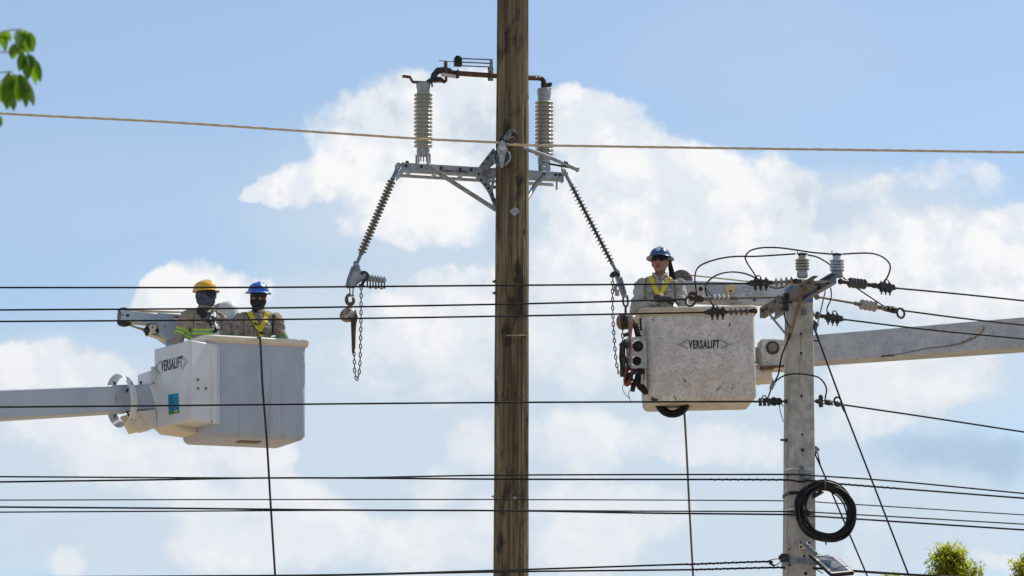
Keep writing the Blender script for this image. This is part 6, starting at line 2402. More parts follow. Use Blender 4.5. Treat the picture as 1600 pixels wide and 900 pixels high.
def hand(mb, wr, d, palm_n, side, grow=0.0, curl=0.5):
    """palm, four unequal bent fingers and a thumb from the wrist wr along d"""
    d = Vector(d).normalized()
    n_ = Vector(palm_n); n_ = (n_ - d * n_.dot(d)).normalized()
    s = d.cross(n_) * side
    wr = Vector(wr)
    g_ = grow
    mb.capsule(wr, wr + d * 0.03, 0.026 + g_, 0.03 + g_)
    for k in (-1, 0, 1):
        mb.capsule(wr + d * 0.02 + s * 0.018 * k, wr + d * 0.085 + s * 0.024 * k, 0.017 + g_, 0.015 + g_)
    for k, (o_, L) in enumerate(((-1.5, 0.066), (-0.5, 0.08), (0.5, 0.085), (1.5, 0.074))):
        b = wr + d * 0.09 + s * 0.0185 * o_
        a1 = curl
        p1 = b + (d * math.cos(a1 * .5) + n_ * math.sin(a1 * .5)) * L * 0.5
        p2 = p1 + (d * math.cos(a1 * 1.3) + n_ * math.sin(a1 * 1.3)) * L * 0.32
        p3 = p2 + (d * math.cos(a1 * 2) + n_ * math.sin(a1 * 2)) * L * 0.25
        mb.capsule(b, p1, 0.0098 + g_, 0.009 + g_, 8)
        mb.capsule(p1, p2, 0.009 + g_, 0.0085 + g_, 8)
        mb.capsule(p2, p3, 0.0085 + g_, 0.0075 + g_, 8)
    b = wr + d * 0.03 + s * 0.03
    p1 = b + (d * 0.6 + s * 0.6 + n_ * 0.3).normalized() * 0.045
    p2 = p1 + (d * 0.9 + s * 0.15 + n_ * 0.3).normalized() * 0.035
    mb.capsule(b, p1, 0.014 + g_, 0.011 + g_, 8)
    mb.capsule(p1, p2, 0.011 + g_, 0.009 + g_, 8)


def person(label, top_px, top_py, Y, yaw, hyaw, hpitch, arms, skin, shirt, sc=1.06, gaiter=None, hel=None, brim='full', seed=1, crouch=0.25, collar=1.0, htop=1.764, ears=True):
    CZ = crouch / sc
    base = A(top_px, top_py, Y)
    loc = Vector((base.x, base.y, base.z - htop * sc))
    t = thing('person', loc, label, 'person', None)
    t.rotation_euler = (0, 0, yaw)
    t.scale = (sc, sc, sc)
    t['o0'] = (0, 0, 0)
    HC = Vector((0, 0.005, 1.605))

    def hd(p):
        """head-local point (facing -y) to body-local"""
        p = Matrix.Rotation(hpitch, 3, 'X') @ Vector(p)
        return rotz(p, hyaw) + HC
    HM = mat4(Matrix.Rotation(hyaw, 3, 'Z') @ Matrix.Rotation(hpitch, 3, 'X'), HC)

    def torso(mb, g_):
        mb.ball((0, 0.01, 0.98), (0.165 + g_, 0.115 + g_, 0.13 + g_))
        mb.ball((0, 0.005, 1.12), (0.150 + g_, 0.105 + g_, 0.17 + g_))
        mb.ball((0, 0.0, 1.27), (0.168 + g_, 0.118 + g_, 0.165 + g_))
        mb.ball((0, 0.012, 1.355), (0.165 + g_, 0.100 + g_, 0.095 + g_))
        mb.capsule((-0.155, 0.015, 1.385), (0.155, 0.015, 1.385), 0.058 + g_, 0.058 + g_)
        mb.capsule((-0.10, 0.015, 1.42), (0, 0.02, 1.455), 0.045 + g_, 0.052 + g_)
        mb.capsule((0.10, 0.015, 1.42), (0, 0.02, 1.455), 0.045 + g_, 0.052 + g_)

    # body: one skin from feet to crown
    b = MB()
    torso(b, -0.036)
    b.capsule((0, 0.02, 1.42), hd((0, 0.012, -0.06)), 0.053, 0.05)
    b.ball((0, 0, 0), (0.074, 0.094, 0.112), HM)
    b.ball((0, -0.02, -0.055), (0.058, 0.062, 0.062), HM)
    b.ball((0, -0.06, -0.098), (0.024, 0.02, 0.018), HM)
    b.capsule(HM @ Vector((0, -0.092, 0.012)), HM @ Vector((0, -0.107, -0.026)), 0.010, 0.0155, 10)
    b.ball((-0.012, -0.096, -0.03), (0.010, 0.01, 0.008), HM); b.ball((0.012, -0.096, -0.03), (0.010, 0.01, 0.008), HM)
    b.capsule(HM @ Vector((-0.035, -0.082, 0.028)), HM @ Vector((0.035, -0.082, 0.028)), 0.014, 0.014, 10)
    b.capsule(HM @ Vector((-0.02, -0.083, -0.062)), HM @ Vector((0.02, -0.083, -0.062)), 0.009, 0.009, 8)
    b.capsule(HM @ Vector((-0.05, -0.05, -0.02)), HM @ Vector((-0.045, -0.062, -0.01)), 0.022, 0.02, 8)
    b.capsule(HM @ Vector((0.05, -0.05, -0.02)), HM @ Vector((0.045, -0.062, -0.01)), 0.022, 0.02, 8)
    for sx in (-1, 1):
        if not ears:
            continue
        b.ball((sx * 0.077, 0.012, -0.012), (0.010, 0.02, 0.032), HM)
        b.ball((sx * 0.079, 0.018, 0.006), (0.010, 0.018, 0.018), HM)
    for sx in (-1, 1):
        hip = Vector((sx * 0.088, 0.01, 0.94)); kn = Vector((sx * 0.09, -0.07, 0.64)); an = Vector((sx * 0.095, 0.08, 0.09 + CZ))
        b.capsule(hip, kn, 0.082, 0.055); b.capsule(kn, an, 0.055, 0.038)
        b.capsule(an - Vector((0, -0.02, 0.04)), an + Vector((sx * 0.01, -0.12, -0.055)), 0.04, 0.032)
    for sx in (-1, 1):
        sh, el, wr, hd_, pn_ = arms[sx]
        b.capsule(sh, el, 0.042, 0.034); b.capsule(el, wr, 0.033, 0.027)
        hand(b, wr, hd_, pn_, -sx, 0.0, 0.55)
    body = bake(b, 'body', [skin], t, 0.0075, 4)
    # trousers and boots
    b = MB()
    b.ball((0, 0.01, 0.97), (0.168, 0.122, 0.10))
    for sx in (-1, 1):
        hip = Vector((sx * 0.088, 0.01, 0.93)); kn = Vector((sx * 0.09, -0.07, 0.64)); an = Vector((sx * 0.095, 0.08, 0.12 + CZ))
        b.capsule(hip, kn, 0.095, 0.07); b.capsule(kn, an, 0.068, 0.055)
    bake(b, 'trousers', [TROUSER], t, 0.016, 4, 0.006, seed)
    for sx in (-1, 1):
        b = MB()
        an = Vector((sx * 0.095, 0.08, 0.10 + CZ))
        b.capsule(an + Vector((0, 0, 0.06)), an - Vector((0, 0, 0.04)), 0.055, 0.052)
        b.capsule(an - Vector((0, -0.02, 0.045)), an + Vector((sx * 0.01, -0.12, -0.05)), 0.05, 0.043)
        bake(b, 'boot', [BOOTM], t, 0.012, 3)
    # shirt with sleeves
    b = MB()
    torso(b, 0.004)
    b.capsule((0, 0.018, 1.43), (0, 0.014, 1.435 + 0.05 * collar), 0.066, 0.062)
    for sx in (-1, 1):
        sh, el, wr, hd_, pn_ = arms[sx]
        sh, el, wr = Vector(sh), Vector(el), Vector(wr)
        b.capsule(sh, el, 0.071, 0.057); b.capsule(el, wr - (wr - el).normalized() * 0.02, 0.055, 0.043)
    sh_o = bake(b, 'shirt', [shirt], t, 0.008, 3, 0.026, seed, 7.5)
    return t, body, sh_o, HM, hd


def helmet(t, HM, mat_, kind):
    m_ = MB(HM)
    o = Vector((0, 0.012, 0.047))
    rx, ry, rz = 0.106, 0.128, 0.102
    prof = []
    loops = []
    N = 40
    for i in range(13):
        a_ = PI / 2 * i / 12
        l = []
        for k in range(N):
            b_ = 2 * PI * k / N
            x, y = math.cos(b_), math.sin(b_)
            rr = math.cos(a_) ** 0.86 if i < 12 else 0.012
            z = rz * math.sin(a_) ** 0.95
            ridge = 0.010 * max(0.0, 1 - abs(x * rr * rx) / 0.022) * (1 if i > 1 else 0) * (0.5 + 0.5 * math.sin(a_))
            l.append(o + Vector((x * rr * rx, y * rr * ry, z + ridge)))
        loops.append(l)
    inner = [[o + Vector(((p - o).x * 0.95, (p - o).y * 0.95, max((p - o).z * 0.95, 0) - 0.001)) for p in loops[0]]]
    m_.loft(inner + loops, cap0=True)
    sh = m_.build('helmet', mat_, t, smooth=45)
    m_ = MB(HM)
    lo_ = []
    for (e, dz) in ((-0.004, 0.006), (0.012, 0.004), (0.034, -0.006), (0.036, -0.010), (0.033, -0.011), (0.012, -0.002), (-0.006, 0.0)):
        l = []
        for k in range(N):
            b_ = 2 * PI * k / N
            x, y = math.cos(b_), math.sin(b_)
            e2 = e
            if kind == 'cap' and e > 0:
                e2 = e * (0.12 + 0.9 * max(0.0, -y) ** 1.5)
            elif e > 0:
                e2 = e * (0.82 + 0.4 * max(0.0, -y) ** 2)
            droop = -0.006 * abs(x) if e > 0.02 else 0
            l.append(o + Vector((x * (rx + e2), y * (ry + e2), dz + droop + 0.002)))
        lo_.append(l)
    m_.loft(lo_ + [lo_[0]], cap0=False, cap1=False)
    m_.build('brim', mat_, sh, smooth=50)
    return sh


def glasses(t, HM, big=1.0):
    m_ = MB(HM)
    for sx in (-1, 1):
        rows = []
        for z, w_ in ((0.034, 1.0), (0.018, 1.0), (0.004 - 0.014 * (big - 1), 0.95), (-0.008 - 0.022 * (big - 1), 0.75)):
            row = []
            for k in range(7):
                u = k / 6
                x = sx * (0.006 + (0.066 * w_) * u)
                y = -0.107 - 0.006 * (big - 1) + 1.1 * (abs(x) ** 2) * 6.0
                row.append(Vector((x, y, z)))
            rows.append(row)
        vs = [p for r_ in rows for p in r_]
        n0 = len(vs)
        vs += [p + Vector((0, 0.005, 0)) for p in vs[:n0]]
        fs = []
        for i in range(3):
            for k in range(6):
                a_ = i * 7 + k
                fs += [(a_, a_ + 1, a_ + 8, a_ + 7), (n0 + a_, n0 + a_ + 7, n0 + a_ + 8, n0 + a_ + 1)]
        ring = [k for k in range(7)] + [7 * i + 6 for i in (1, 2, 3)] + [21 + k for k in range(5, -1, -1)] + [14, 7]
        for i in range(len(ring)):
            a_, b_ = ring[i], ring[(i + 1) % len(ring)]
            fs.append((a_, b_, n0 + b_, n0 + a_))
        m_.add(vs, fs)
    for sx in (-1, 1):
        m_.tube([(sx * 0.070, -0.078, 0.022), (sx * 0.080, -0.03, 0.018), (sx * 0.083, 0.02, 0.012)], 0.004, 6)
    m_.rod((-0.01, -0.107, 0.02), (0.01, -0.107, 0.02), 0.004, 6)
    return m_.build('sunglasses', LENSM, t, smooth=60)


def neck_gaiter(t, HM, mat_, top, seed):
    b = MB()
    b.capsule((0, 0.02, 1.435), (0, 0.012, 1.50), 0.068, 0.062)
    b.capsule((0, 0.012, 1.50), HM @ Vector((0, 0.012, -0.06)), 0.062, 0.064)
    b.ball((0, 0.0, -0.045), (0.083, 0.100, 0.076), HM)
    b.ball((0, -0.034, -0.06), (0.068, 0.076, 0.066), HM)
    b.capsule(HM @ Vector((0, -0.085, -0.020)), HM @ Vector((0, -0.100, -0.04)), 0.018, 0.022, 10)
    if top:      # pulled up over the ears and nose
        b.ball((0, 0.014, -0.004), (0.092, 0.094, 0.088), HM)
        b.capsule(HM @ Vector((0, -0.090, 0.0)), HM @ Vector((0, -0.106, -0.03)), 0.017, 0.022, 10)
        b.capsule(HM @ Vector((0.04, -0.065, -0.018)), HM @ Vector((0, -0.09, -0.02)), 0.03, 0.02, 10)
        b.capsule(HM @ Vector((-0.04, -0.065, -0.018)), HM @ Vector((0, -0.09, -0.02)), 0.03, 0.02, 10)
    return bake(b, 'neck_gaiter', [mat_], t, 0.0075, 4, 0.005, seed, 22.0)


V = Vector
# yellow helmet, slate gaiter, turned to the right
pY, bodyY, shirtY, HMY, hdY = person('person in a yellow helmet and slate face covering, looking right from the clean white bucket', 322, 436.5, 47.42, R(26), R(26), R(2),
    {-1: (V((-0.185, 0.01, 1.375)), V((-0.285, 0.03, 1.135)), V((-0.215, -0.10, 0.93)), V((0.3, -0.3, -0.9)), V((0.8, 0, 0.2))),
     1: (V((0.185, 0.01, 1.375)), V((0.235, 0.0, 1.10)), V((0.19, -0.10, 0.90)), V((-0.2, -0.3, -0.9)), V((-0.8, 0, 0.2)))}, SKIN, SHIRT, sc=1.09, seed=1, ears=False)
helY = helmet(pY, HMY, HELY, 'cap')
glasses(pY, HMY, 2.0)
gY = neck_gaiter(pY, HMY, GAITG, True, 3)
tr = [bvh_of(shirtY)]
m = MB()
elY, shY = V((-0.285, 0.03, 1.135)), V((-0.185, 0.01, 1.375))
for nm_, offs, mt in (('lime_band', (0.108, 0.118, 0.128), LIME), ('reflective_tape', (0.090, 0.108), SILVER), ('lime_band', (0.070, 0.08, 0.090), LIME)):
    m = MB(); band(m, tr, elY, shY - elY, offs, 0.16, 0.004, 30)
    m.build(nm_, mt, pY, smooth=60)
for nm_, z_, mt in (('lime_band', (1.235, 1.252), LIME), ('reflective_tape', (1.215, 1.235), SILVER), ('lime_band', (1.196, 1.215), LIME)):
    m = MB()
    # chest band on the front half only
    rows = []
    for z in z_:
        row = []
        for k in range(34):
            x = -0.158 + 0.316 * k / 33
            h = cast(tr, V((x, -0.6, z)), V((0, 1, 0)))
            row.append(V((x, (h[0].y if h else -0.02) - 0.006, z)))
        rows.append(row)
    m.add(rows[0] + rows[1], [(k, k + 1, 35 + k, 34 + k) for k in range(33)])
    m.build(nm_, mt, pY, smooth=60)
m = MB(); ribbon(m, tr, [(-0.085, 1.49), (-0.06, 1.42), (-0.02, 1.36), (0.02, 1.31), (0.06, 1.27)], 0.075, 0.010)
ribbon(m, tr, [(0.09, 1.46), (0.075, 1.40), (0.06, 1.33), (0.05, 1.26)], 0.045, 0.008)
m.build('harness_strap', HARNB, pY, smooth=60)
m = MB(); ribbon(m, tr, [(0.05, 1.45), (0.03, 1.38), (0.045, 1.32), (0.055, 1.26), (0.085, 1.18), (0.10, 1.10)], 0.085, 0.018)
ribbon(m, tr, [(0.0, 1.36), (0.05, 1.33), (0.09, 1.25)], 0.05, 0.026)
m.build('knotted_scarf', SCARF, pY, smooth=60)
# collar stand
m = MB(); m.tube([V((0.066 * math.cos(a_), 0.014 + 0.066 * math.sin(a_), 1.487)) for a_ in [PI * 2 * k / 20 for k in range(20)]], 0.011, 6, closed=True)
m.build('collar', SHIRT, pY)

# blue full-brim helmet, black gaiter
pB, bodyB, shirtB, HMB, hdB = person('person in a bright blue helmet and black face covering, yellow harness on tan shirt', 404, 439.5, 47.56, R(9), R(4), R(8),
    {-1: (V((-0.185, 0.01, 1.375)), V((-0.235, 0.02, 1.10)), V((-0.20, -0.06, 0.88)), V((0.2, -0.2, -0.95)), V((0.8, 0, 0.2))),
     1: (V((0.185, 0.01, 1.375)), V((0.265, 0.0, 1.105)), V((0.22, -0.06, 0.88)), V((-0.2, -0.2, -0.95)), V((-0.8, 0, 0.2)))}, SKIN, SHIRT, sc=1.07, seed=5, ears=False)
helB = helmet(pB, HMB, HELB, 'full')
glasses(pB, HMB, 1.3)
gB = neck_gaiter(pB, HMB, GAITB, False, 7)
b = MB()
b.ball((0, 0.008, 0.0), (0.083, 0.100, 0.10), HMB)
b.ball((0, 0.02, 0.02), (0.08, 0.09, 0.09), HMB)
bake(b, 'balaclava', [GAITB], pB, 0.008, 3)
tr = [bvh_of(shirtB)]
for sx, el in ((-1, V((-0.235, 0.02, 1.10))), (1, V((0.265, 0.0, 1.105)))):
    sh = V((sx * 0.185, 0.01, 1.375))
    for nm_, offs, mt in (('green_band', (0.102, 0.12), DULLLIME), ('reflective_tape', (0.084, 0.102), SILVER), ('green_band', (0.066, 0.084), DULLLIME)):
        m = MB(); band(m, tr, el, sh - el, offs, 0.16, 0.004, 30)
        m.build(nm_, mt, pB, smooth=60)
m = MB(); ribbon(m, tr, [(-0.095, 1.455), (-0.075, 1.40), (-0.035, 1.31), (0.0, 1.255)], 0.046, 0.010)
ribbon(m, tr, [(0.085, 1.445), (0.075, 1.40), (0.045, 1.31), (0.005, 1.25)], 0.046, 0.012)
ribbon(m, tr, [(0.005, 1.25), (0.02, 1.20), (0.03, 1.12), (0.03, 1.05)], 0.046, 0.010)
m.build('harness', HARNY, pB, smooth=60)
m = MB(); ribbon(m, tr, [(-0.122, 1.445), (-0.10, 1.40), (-0.06, 1.31), (-0.01, 1.215), (-0.02, 1.15)], 0.014, 0.008)
ribbon(m, tr, [(-0.055, 1.318), (-0.01, 1.295)], 0.018, 0.016)
ribbon(m, tr, [(0.0, 1.222), (0.04, 1.215)], 0.022, 0.016)
ribbon(m, tr, [(0.15, 1.42), (0.145, 1.33), (0.135, 1.2)], 0.016, 0.008)
m.build('harness_edge', HARNB, pB, smooth=60)
m = MB(); ribbon(m, tr, [(0.075, 1.33), (0.11, 1.325)], 0.045, 0.006); m.build('chest_patch', pmat('teal_patch', (0.10, 0.25, 0.30), (0.3, 0.42, 0.45), scale=30, rough=0.8), pB, smooth=60)
m = MB(); ribbon(m, tr, [(0.06, 1.285), (0.125, 1.29)], 0.012, 0.006); m.build('pocket_flap', WHITEP, pB, smooth=60)
m = MB(); ribbon(m, [bvh_of(shirtB)], [(-0.225, 1.285), (-0.205, 1.29)], 0.035, 0.005); m.build('arm_flag', pmat('flag_patch', (0.10, 0.10, 0.35), (0.55, 0.12, 0.15), scale=30, lo=.48, hi=.52, rough=0.8), pB, smooth=60)

# lone worker leaning on the rim of the right bucket
pR, bodyR, shirtR, HMR, hdR = person('person in a dark blue helmet and glasses, folded arms resting on the scuffed bucket', 1031, 384.5, 46.30, R(-4), R(-9), R(-3),
    {-1: (V((-0.18, 0.0, 1.375)), V((-0.235, -0.10, 1.13)), V((0.03, -0.24, 1.195)), V((0.98, -0.1, -0.10)), V((0, -0.1, -1))),
     1: (V((0.18, 0.0, 1.375)), V((0.235, -0.07, 1.12)), V((0.05, -0.10, 1.02)), V((-0.97, -0.05, -0.05)), V((0, -0.1, -1)))}, SKINL, SHIRTP, sc=1.07, seed=9, collar=0.0)
helR = helmet(pR, HMR, HELD, 'full')
glasses(pR, HMR)
m = MB()
m.capsule(HMR @ V((-0.02, -0.0905, -0.059)), HMR @ V((0.02, -0.0905, -0.059)), 0.0045, 0.0045, 8)
m.capsule(HMR @ V((-0.016, -0.0895, -0.067)), HMR @ V((0.016, -0.0895, -0.067)), 0.005, 0.005, 8)
m.build('lips', LIPS, pR)
b = MB()
b.ball((0, 0.022, 0.018), (0.078, 0.09, 0.10), HMR)
bake(b, 'hair', [HAIR], pR, 0.009, 3)
m = MB(HMR)
rows = [[V((0.060, 0.05, 0.03)), V((0.10, 0.04, 0.03))], [V((0.066, 0.06, -0.02)), V((0.112, 0.05, -0.02))], [V((0.072, 0.08, -0.08)), V((0.128, 0.06, -0.08))], [V((0.07, 0.09, -0.14)), V((0.146, 0.07, -0.145))], [V((0.06, 0.09, -0.18)), V((0.15, 0.08, -0.185))]]
vs = [p for r_ in rows for p in r_] + [p + V((0.0, 0.012, 0)) for r_ in rows for p in r_]
fs = []
for i in range(4):
    fs += [(2 * i, 2 * i + 1, 2 * i + 3, 2 * i + 2), (10 + 2 * i, 12 + 2 * i, 13 + 2 * i, 11 + 2 * i), (2 * i, 2 * i + 2, 12 + 2 * i, 10 + 2 * i), (2 * i + 1, 11 + 2 * i, 13 + 2 * i, 2 * i + 3)]
m.add(vs, fs)
m.build('neck_shade', GAITB, pR, smooth=60)
tr = [bvh_of(shirtR)]
m = MB(); ribbon(m, tr, [(-0.09, 1.455), (-0.075, 1.41), (-0.045, 1.33), (-0.01, 1.235)], 0.044, 0.010)
ribbon(m, tr, [(0.095, 1.45), (0.08, 1.41), (0.045, 1.33), (0.0, 1.235)], 0.044, 0.012)
m.build('harness', HARNY, pR, smooth=60)
m = MB(); ribbon(m, tr, [(0.07, 1.432), (0.105, 1.415)], 0.014, 0.018)
ribbon(m, tr, [(0.125, 1.44), (0.115, 1.40)], 0.012, 0.010)
m.build('harness_buckle', HARNB, pR, smooth=60)
m = MB(); ribbon(m, tr, [(0.065, 1.355), (0.11, 1.36)], 0.04, 0.006); m.build('chest_patch', pmat('blue_patch', (0.05, 0.17, 0.42), (0.2, 0.33, 0.55), scale=40, rough=0.8), pR, smooth=60)
m = MB(); ribbon(m, tr, [(-0.16, 1.31), (-0.10, 1.285), (-0.06, 1.27)], 0.02, 0.006); m.build('green_band', DULLLIME, pR, smooth=60)
# gloves over both hands
for sx in (-1, 1):
    sh, el, wr, hd_, pn_ = {-1: (0, 0, V((0.03, -0.24, 1.195)), V((0.98, -0.1, -0.10)), V((0, -0.1, -1))), 1: (0, 0, V((0.05, -0.10, 1.02)), V((-0.97, -0.05, -0.05)), V((0, -0.1, -1)))}[sx]
    b = MB()
    hand(b, wr, hd_, pn_, -sx, 0.006, 0.55)
    b.capsule(wr - hd_ * 0.05, wr + hd_ * 0.02, 0.042, 0.036)
    bake(b, 'glove', [GLOVE], pR, 0.0075, 3, 0.003, 4)
# open collar of the shirt
m = MB()
for sx in (-1, 1):
    pts = [V((sx * 0.012, -0.092, 1.425)), V((sx * 0.045, -0.068, 1.47)), V((sx * 0.066, -0.02, 1.497)), V((sx * 0.060, 0.05, 1.505)), V((sx * 0.05, -0.10, 1.418))]
    m.tube(spline([V((sx * 0.018, -0.088, 1.43)), V((sx * 0.046, -0.066, 1.463)), V((sx * 0.066, -0.015, 1.488)), V((sx * 0.05, 0.055, 1.50)), V((0, 0.08, 1.503))], 5), 0.013, 7)
m.build('collar', SHIRTP, pR)
# sticker on the helmet front
trh = BVHTree.FromPolygons([v.co.copy() for v in helR.data.vertices], [tuple(p.vertices) for p in helR.data.polygons])
m = MB()
rows = []
for z in (0.085, 0.10, 0.118, 0.132):
    row = []
    for x in (-0.022, -0.011, 0.0, 0.011, 0.022):
        o = HMR @ V((x, -0.4, z)); d_ = (HMR.to_3x3() @ V((0, 1, 0)))
        h = trh.ray_cast(o, d_)
        row.append((h[0] if h[0] else o + d_ * 0.3) - d_ * 0.004)
    rows.append(row)
m.add([p for r_ in rows for p in r_], [(i * 5 + k, i * 5 + k + 1, i * 5 + k + 6, i * 5 + k + 5) for i in range(3) for k in range(4)])
m.build('helmet_sticker', STICK, helR, smooth=60)

# seams, plackets and pockets of the shirts
SEAMT = pmat('shirt_seam', (0.12, 0.10, 0.08), (0.16, 0.135, 0.11), scale=30, rough=0.9)
for (pp_, shO, arms_) in ((pY, shirtY, ((-0.185, -0.285, 1.135), (0.185, 0.235, 1.10))), (pB, shirtB, ((-0.185, -0.235, 1.10), (0.185, 0.265, 1.105))), (pR, shirtR, ((-0.18, -0.235, 1.13), (0.18, 0.235, 1.12)))):
    tr = [bvh_of(shO)]
    for (xs, xe, ze) in arms_:
        sh = V((xs, 0.01, 1.375)); el = V((xe, 0.02, ze))
        m = MB(); ribbon(m, tr, [(xs * 0.72, 1.44), (xs * 0.78, 1.37), (xs * 0.80, 1.29), (xs * 0.82, 1.22)], 0.008, 0.004)
        m.build('armhole_seam', SEAMT, pp_, smooth=60)
    m = MB(); ribbon(m, tr, [(0.0, 1.43), (0.004, 1.32), (0.0, 1.2), (0.002, 1.08)], 0.007, 0.004)
    m.build('placket', SEAMT, pp_, smooth=60)
    for sx in (-1, 1):
        m = MB(); ribbon(m, tr, [(sx * 0.05, 1.295), (sx * 0.085, 1.285), (sx * 0.125, 1.30)], 0.008, 0.004)
        ribbon(m, tr, [(sx * 0.052, 1.29), (sx * 0.052, 1.2)], 0.005, 0.004)
        m.build('pocket_seam', SEAMT, pp_, smooth=60)

# ------------------------------------------------------------------ vegetation


def leaf_blade(mb, base, d, n_, L, w, droop=0.25, fold=0.15, segs=5):
    """a pointed leaf: two rows either side of a midrib, bent downwards"""
    d = Vector(d).normalized(); n_ = Vector(n_); n_ = (n_ - d * n_.dot(d)).normalized()
    s = d.cross(n_)
    vs, fs = [], []
    for i in range(segs + 1):
        u = i / segs
        wd = w * (math.sin(PI * min(u * 0.96 + 0.02, 1)) ** 0.8) * (1 - 0.25 * u)
        c_ = base + d * L * u - n_ * (droop * L * u * u)
        vs += [c_ - s * wd + n_ * fold * wd, c_, c_ + s * wd + n_ * fold * wd]
    for i in range(segs):
        for k in range(2):
            a_ = i * 3 + k
            fs.append((a_, a_ + 1, a_ + 4, a_ + 3))
    mb.add(vs, fs)


random.seed(3)
LYv = 15.0
bt = thing('broadleaf_tree', A(-330, 700, LYv).to_2d().to_3d(), 'out-of-focus broad drooping leaves of a near tree at the upper left edge', 'tree')
k_ = mpp(LYv, 100)
m = MB()
tb = A(-330, 900, LYv)
trunk = [Vector((tb.x, tb.y, 0)), Vector((tb.x + .03, tb.y, 1.5)), A(-322, 500, LYv), A(-330, 200, LYv), A(-300, -100, LYv), A(-320, -300, LYv)]
m.tube(spline(trunk, 5), [0.12 - 0.0033 * i for i in range(26)], 10)
m.tube(spline([A(-322, 300, LYv), A(-200, 180, LYv), A(-90, 110, LYv - .05), A(-30, 72, LYv), A(4, 50, LYv), A(34, 46, LYv)], 5), [0.022, 0.021, 0.02, 0.019, 0.018, 0.017, 0.016, 0.015, 0.014, 0.013, 0.012, 0.010, 0.008, 0.006, 0.004] + [0.0022] * 11, 6)
m.tube(spline([A(-90, 120, LYv - .05), A(-40, 116, LYv), A(4, 113, LYv), A(20, 112, LYv)], 5), 0.0022, 6)
m.tube(spline([A(-40, 116, LYv), A(-5, 130, LYv), A(12, 115, LYv)], 5), 0.002, 6)
m.tube(spline([A(-40, 95, LYv), A(-8, 82, LYv), A(15, 82, LYv), A(36, 78, LYv), A(43, 82, LYv)], 5), 0.0022, 6)
m.build('trunk', BARK, bt)
leaves = [(3, 48, 8, 80, 9), (10, 47, 15, 66, 8), (-4, 50, -6, 76, 9), (23, 68, 19, 93, 11), (28, 48, 29, 76, 12), (34, 46, 35, 68, 12), (38, 47, 43, 83, 13), (46, 50, 51, 82, 11), (31, 68, 33, 88, 11),
          (36, 82, 31, 110, 11), (43, 86, 43, 125, 13), (50, 88, 55, 133, 13), (57, 94, 64, 128, 9), (44, 84, 50, 108, 12),
          (14, 113, 9, 169, 14), (22, 115, 19, 147, 13), (26, 117, 30, 159, 14), (34, 119, 41, 168, 13), (43, 126, 54, 165, 11), (1, 130, 0, 160, 14), (9, 134, 12, 171, 13), (20, 146, 21, 174, 8), (-8, 124, -10, 162, 13), (30, 116, 44, 150, 12),
          (-4, 178, 0, 199, 9), (-14, 170, -16, 196, 12), (-24, 160, -30, 196, 12),
          (-60, 70, -54, 112, 12), (-66, 70, -66, 118, 12), (-72, 70, -78, 110, 12), (-110, 112, -102, 160, 12), (-116, 112, -118, 160, 12), (-150, 50, -142, 92, 12), (-156, 50, -160, 98, 12)]
for (bx__, by__, tx, ty, w_) in leaves:
    yo = random.uniform(-0.03, 0.03)
    b0 = A(bx__, by__, LYv + yo); tp = A(tx, ty, LYv + yo + random.uniform(-.03, .03))
    m = MB()
    d_ = tp - b0
    nn = Vector((random.uniform(-0.9, 0.9), -1, random.uniform(-0.2, 0.5)))
    leaf_blade(m, b0, d_, nn, d_.length, w_ * 0.84 * k_, droop=random.uniform(-0.05, 0.10), fold=random.uniform(-.25, .45), segs=7)
    m.build('leaf', LEAF, bt, smooth=60)
for (x0, y0, x1, y1) in ((34, 46, 20, 60), (41, 84, 34, 78), (17, 113, -8, 122), (17, 113, 34, 119), (5, 48, -4, 50)):
    pass


def far_tree(label, px, py_top, Y, rx, h_crown, n_leaf, seed, gap=None):
    rnd = random.Random(seed)
    top = A(px, py_top, Y)
    t = thing('leafy_tree', (top.x, top.y, 0), label, 'tree', 'far trees at the bottom right corner')
    m_ = MB()
    H_ = top.z
    m_.tube(spline([(top.x, top.y, 0), (top.x + .1, top.y, H_ * .4), (top.x - .05, top.y, H_ * .75), (top.x, top.y, H_ - 0.15)], 6), [max(0.16 - 0.0078 * i, 0.012) for i in range(19)], 8)
    tips = []
    for i in range(84):
        u = rnd.random() ** 1.2
        z = H_ - 0.1 - u * h_crown
        a_ = rnd.uniform(0, 2 * PI)
        rad = rx * min(1.0, (0.25 + (u * h_crown / rx) ** 0.7 * 0.9)) * rnd.uniform(0.35, 1.08)
        tip = Vector((top.x + rad * math.cos(a_), top.y + rad * math.sin(a_), z + rnd.uniform(-.05, .1)))
        root = Vector((top.x, top.y, z - 0.5 - rad * 0.4))
        m_.tube([root, root.lerp(tip, 0.55) + Vector((0, 0, .12)), tip], [0.02, 0.012, 0.005], 5)
        tips.append((root, tip))
    m_.build('trunk', BARK, t)
    cr = MB()
    for i in range(n_leaf):
        root, tip = tips[rnd.randrange(len(tips))]
        p = root.lerp(tip, rnd.uniform(0.5, 1.02)) + Vector((rnd.gauss(0, .06), rnd.gauss(0, .06), rnd.gauss(0.02, .06)))
        if gap and (p - gap[0]).length < gap[1] and rnd.random() < 0.85:
            continue
        d_ = Vector((rnd.gauss(0, .6), rnd.gauss(0, .6), rnd.gauss(-.15, .6)))
        leaf_blade(cr, p, d_, Vector((rnd.gauss(0, .6), rnd.gauss(0, .6), 1)), rnd.uniform(.08, .17), rnd.uniform(.011, .020), droop=0.35, segs=3)
    o = cr.build('crown', LEAFY, t, smooth=0)
    o['kind'] = 'stuff'
    return t


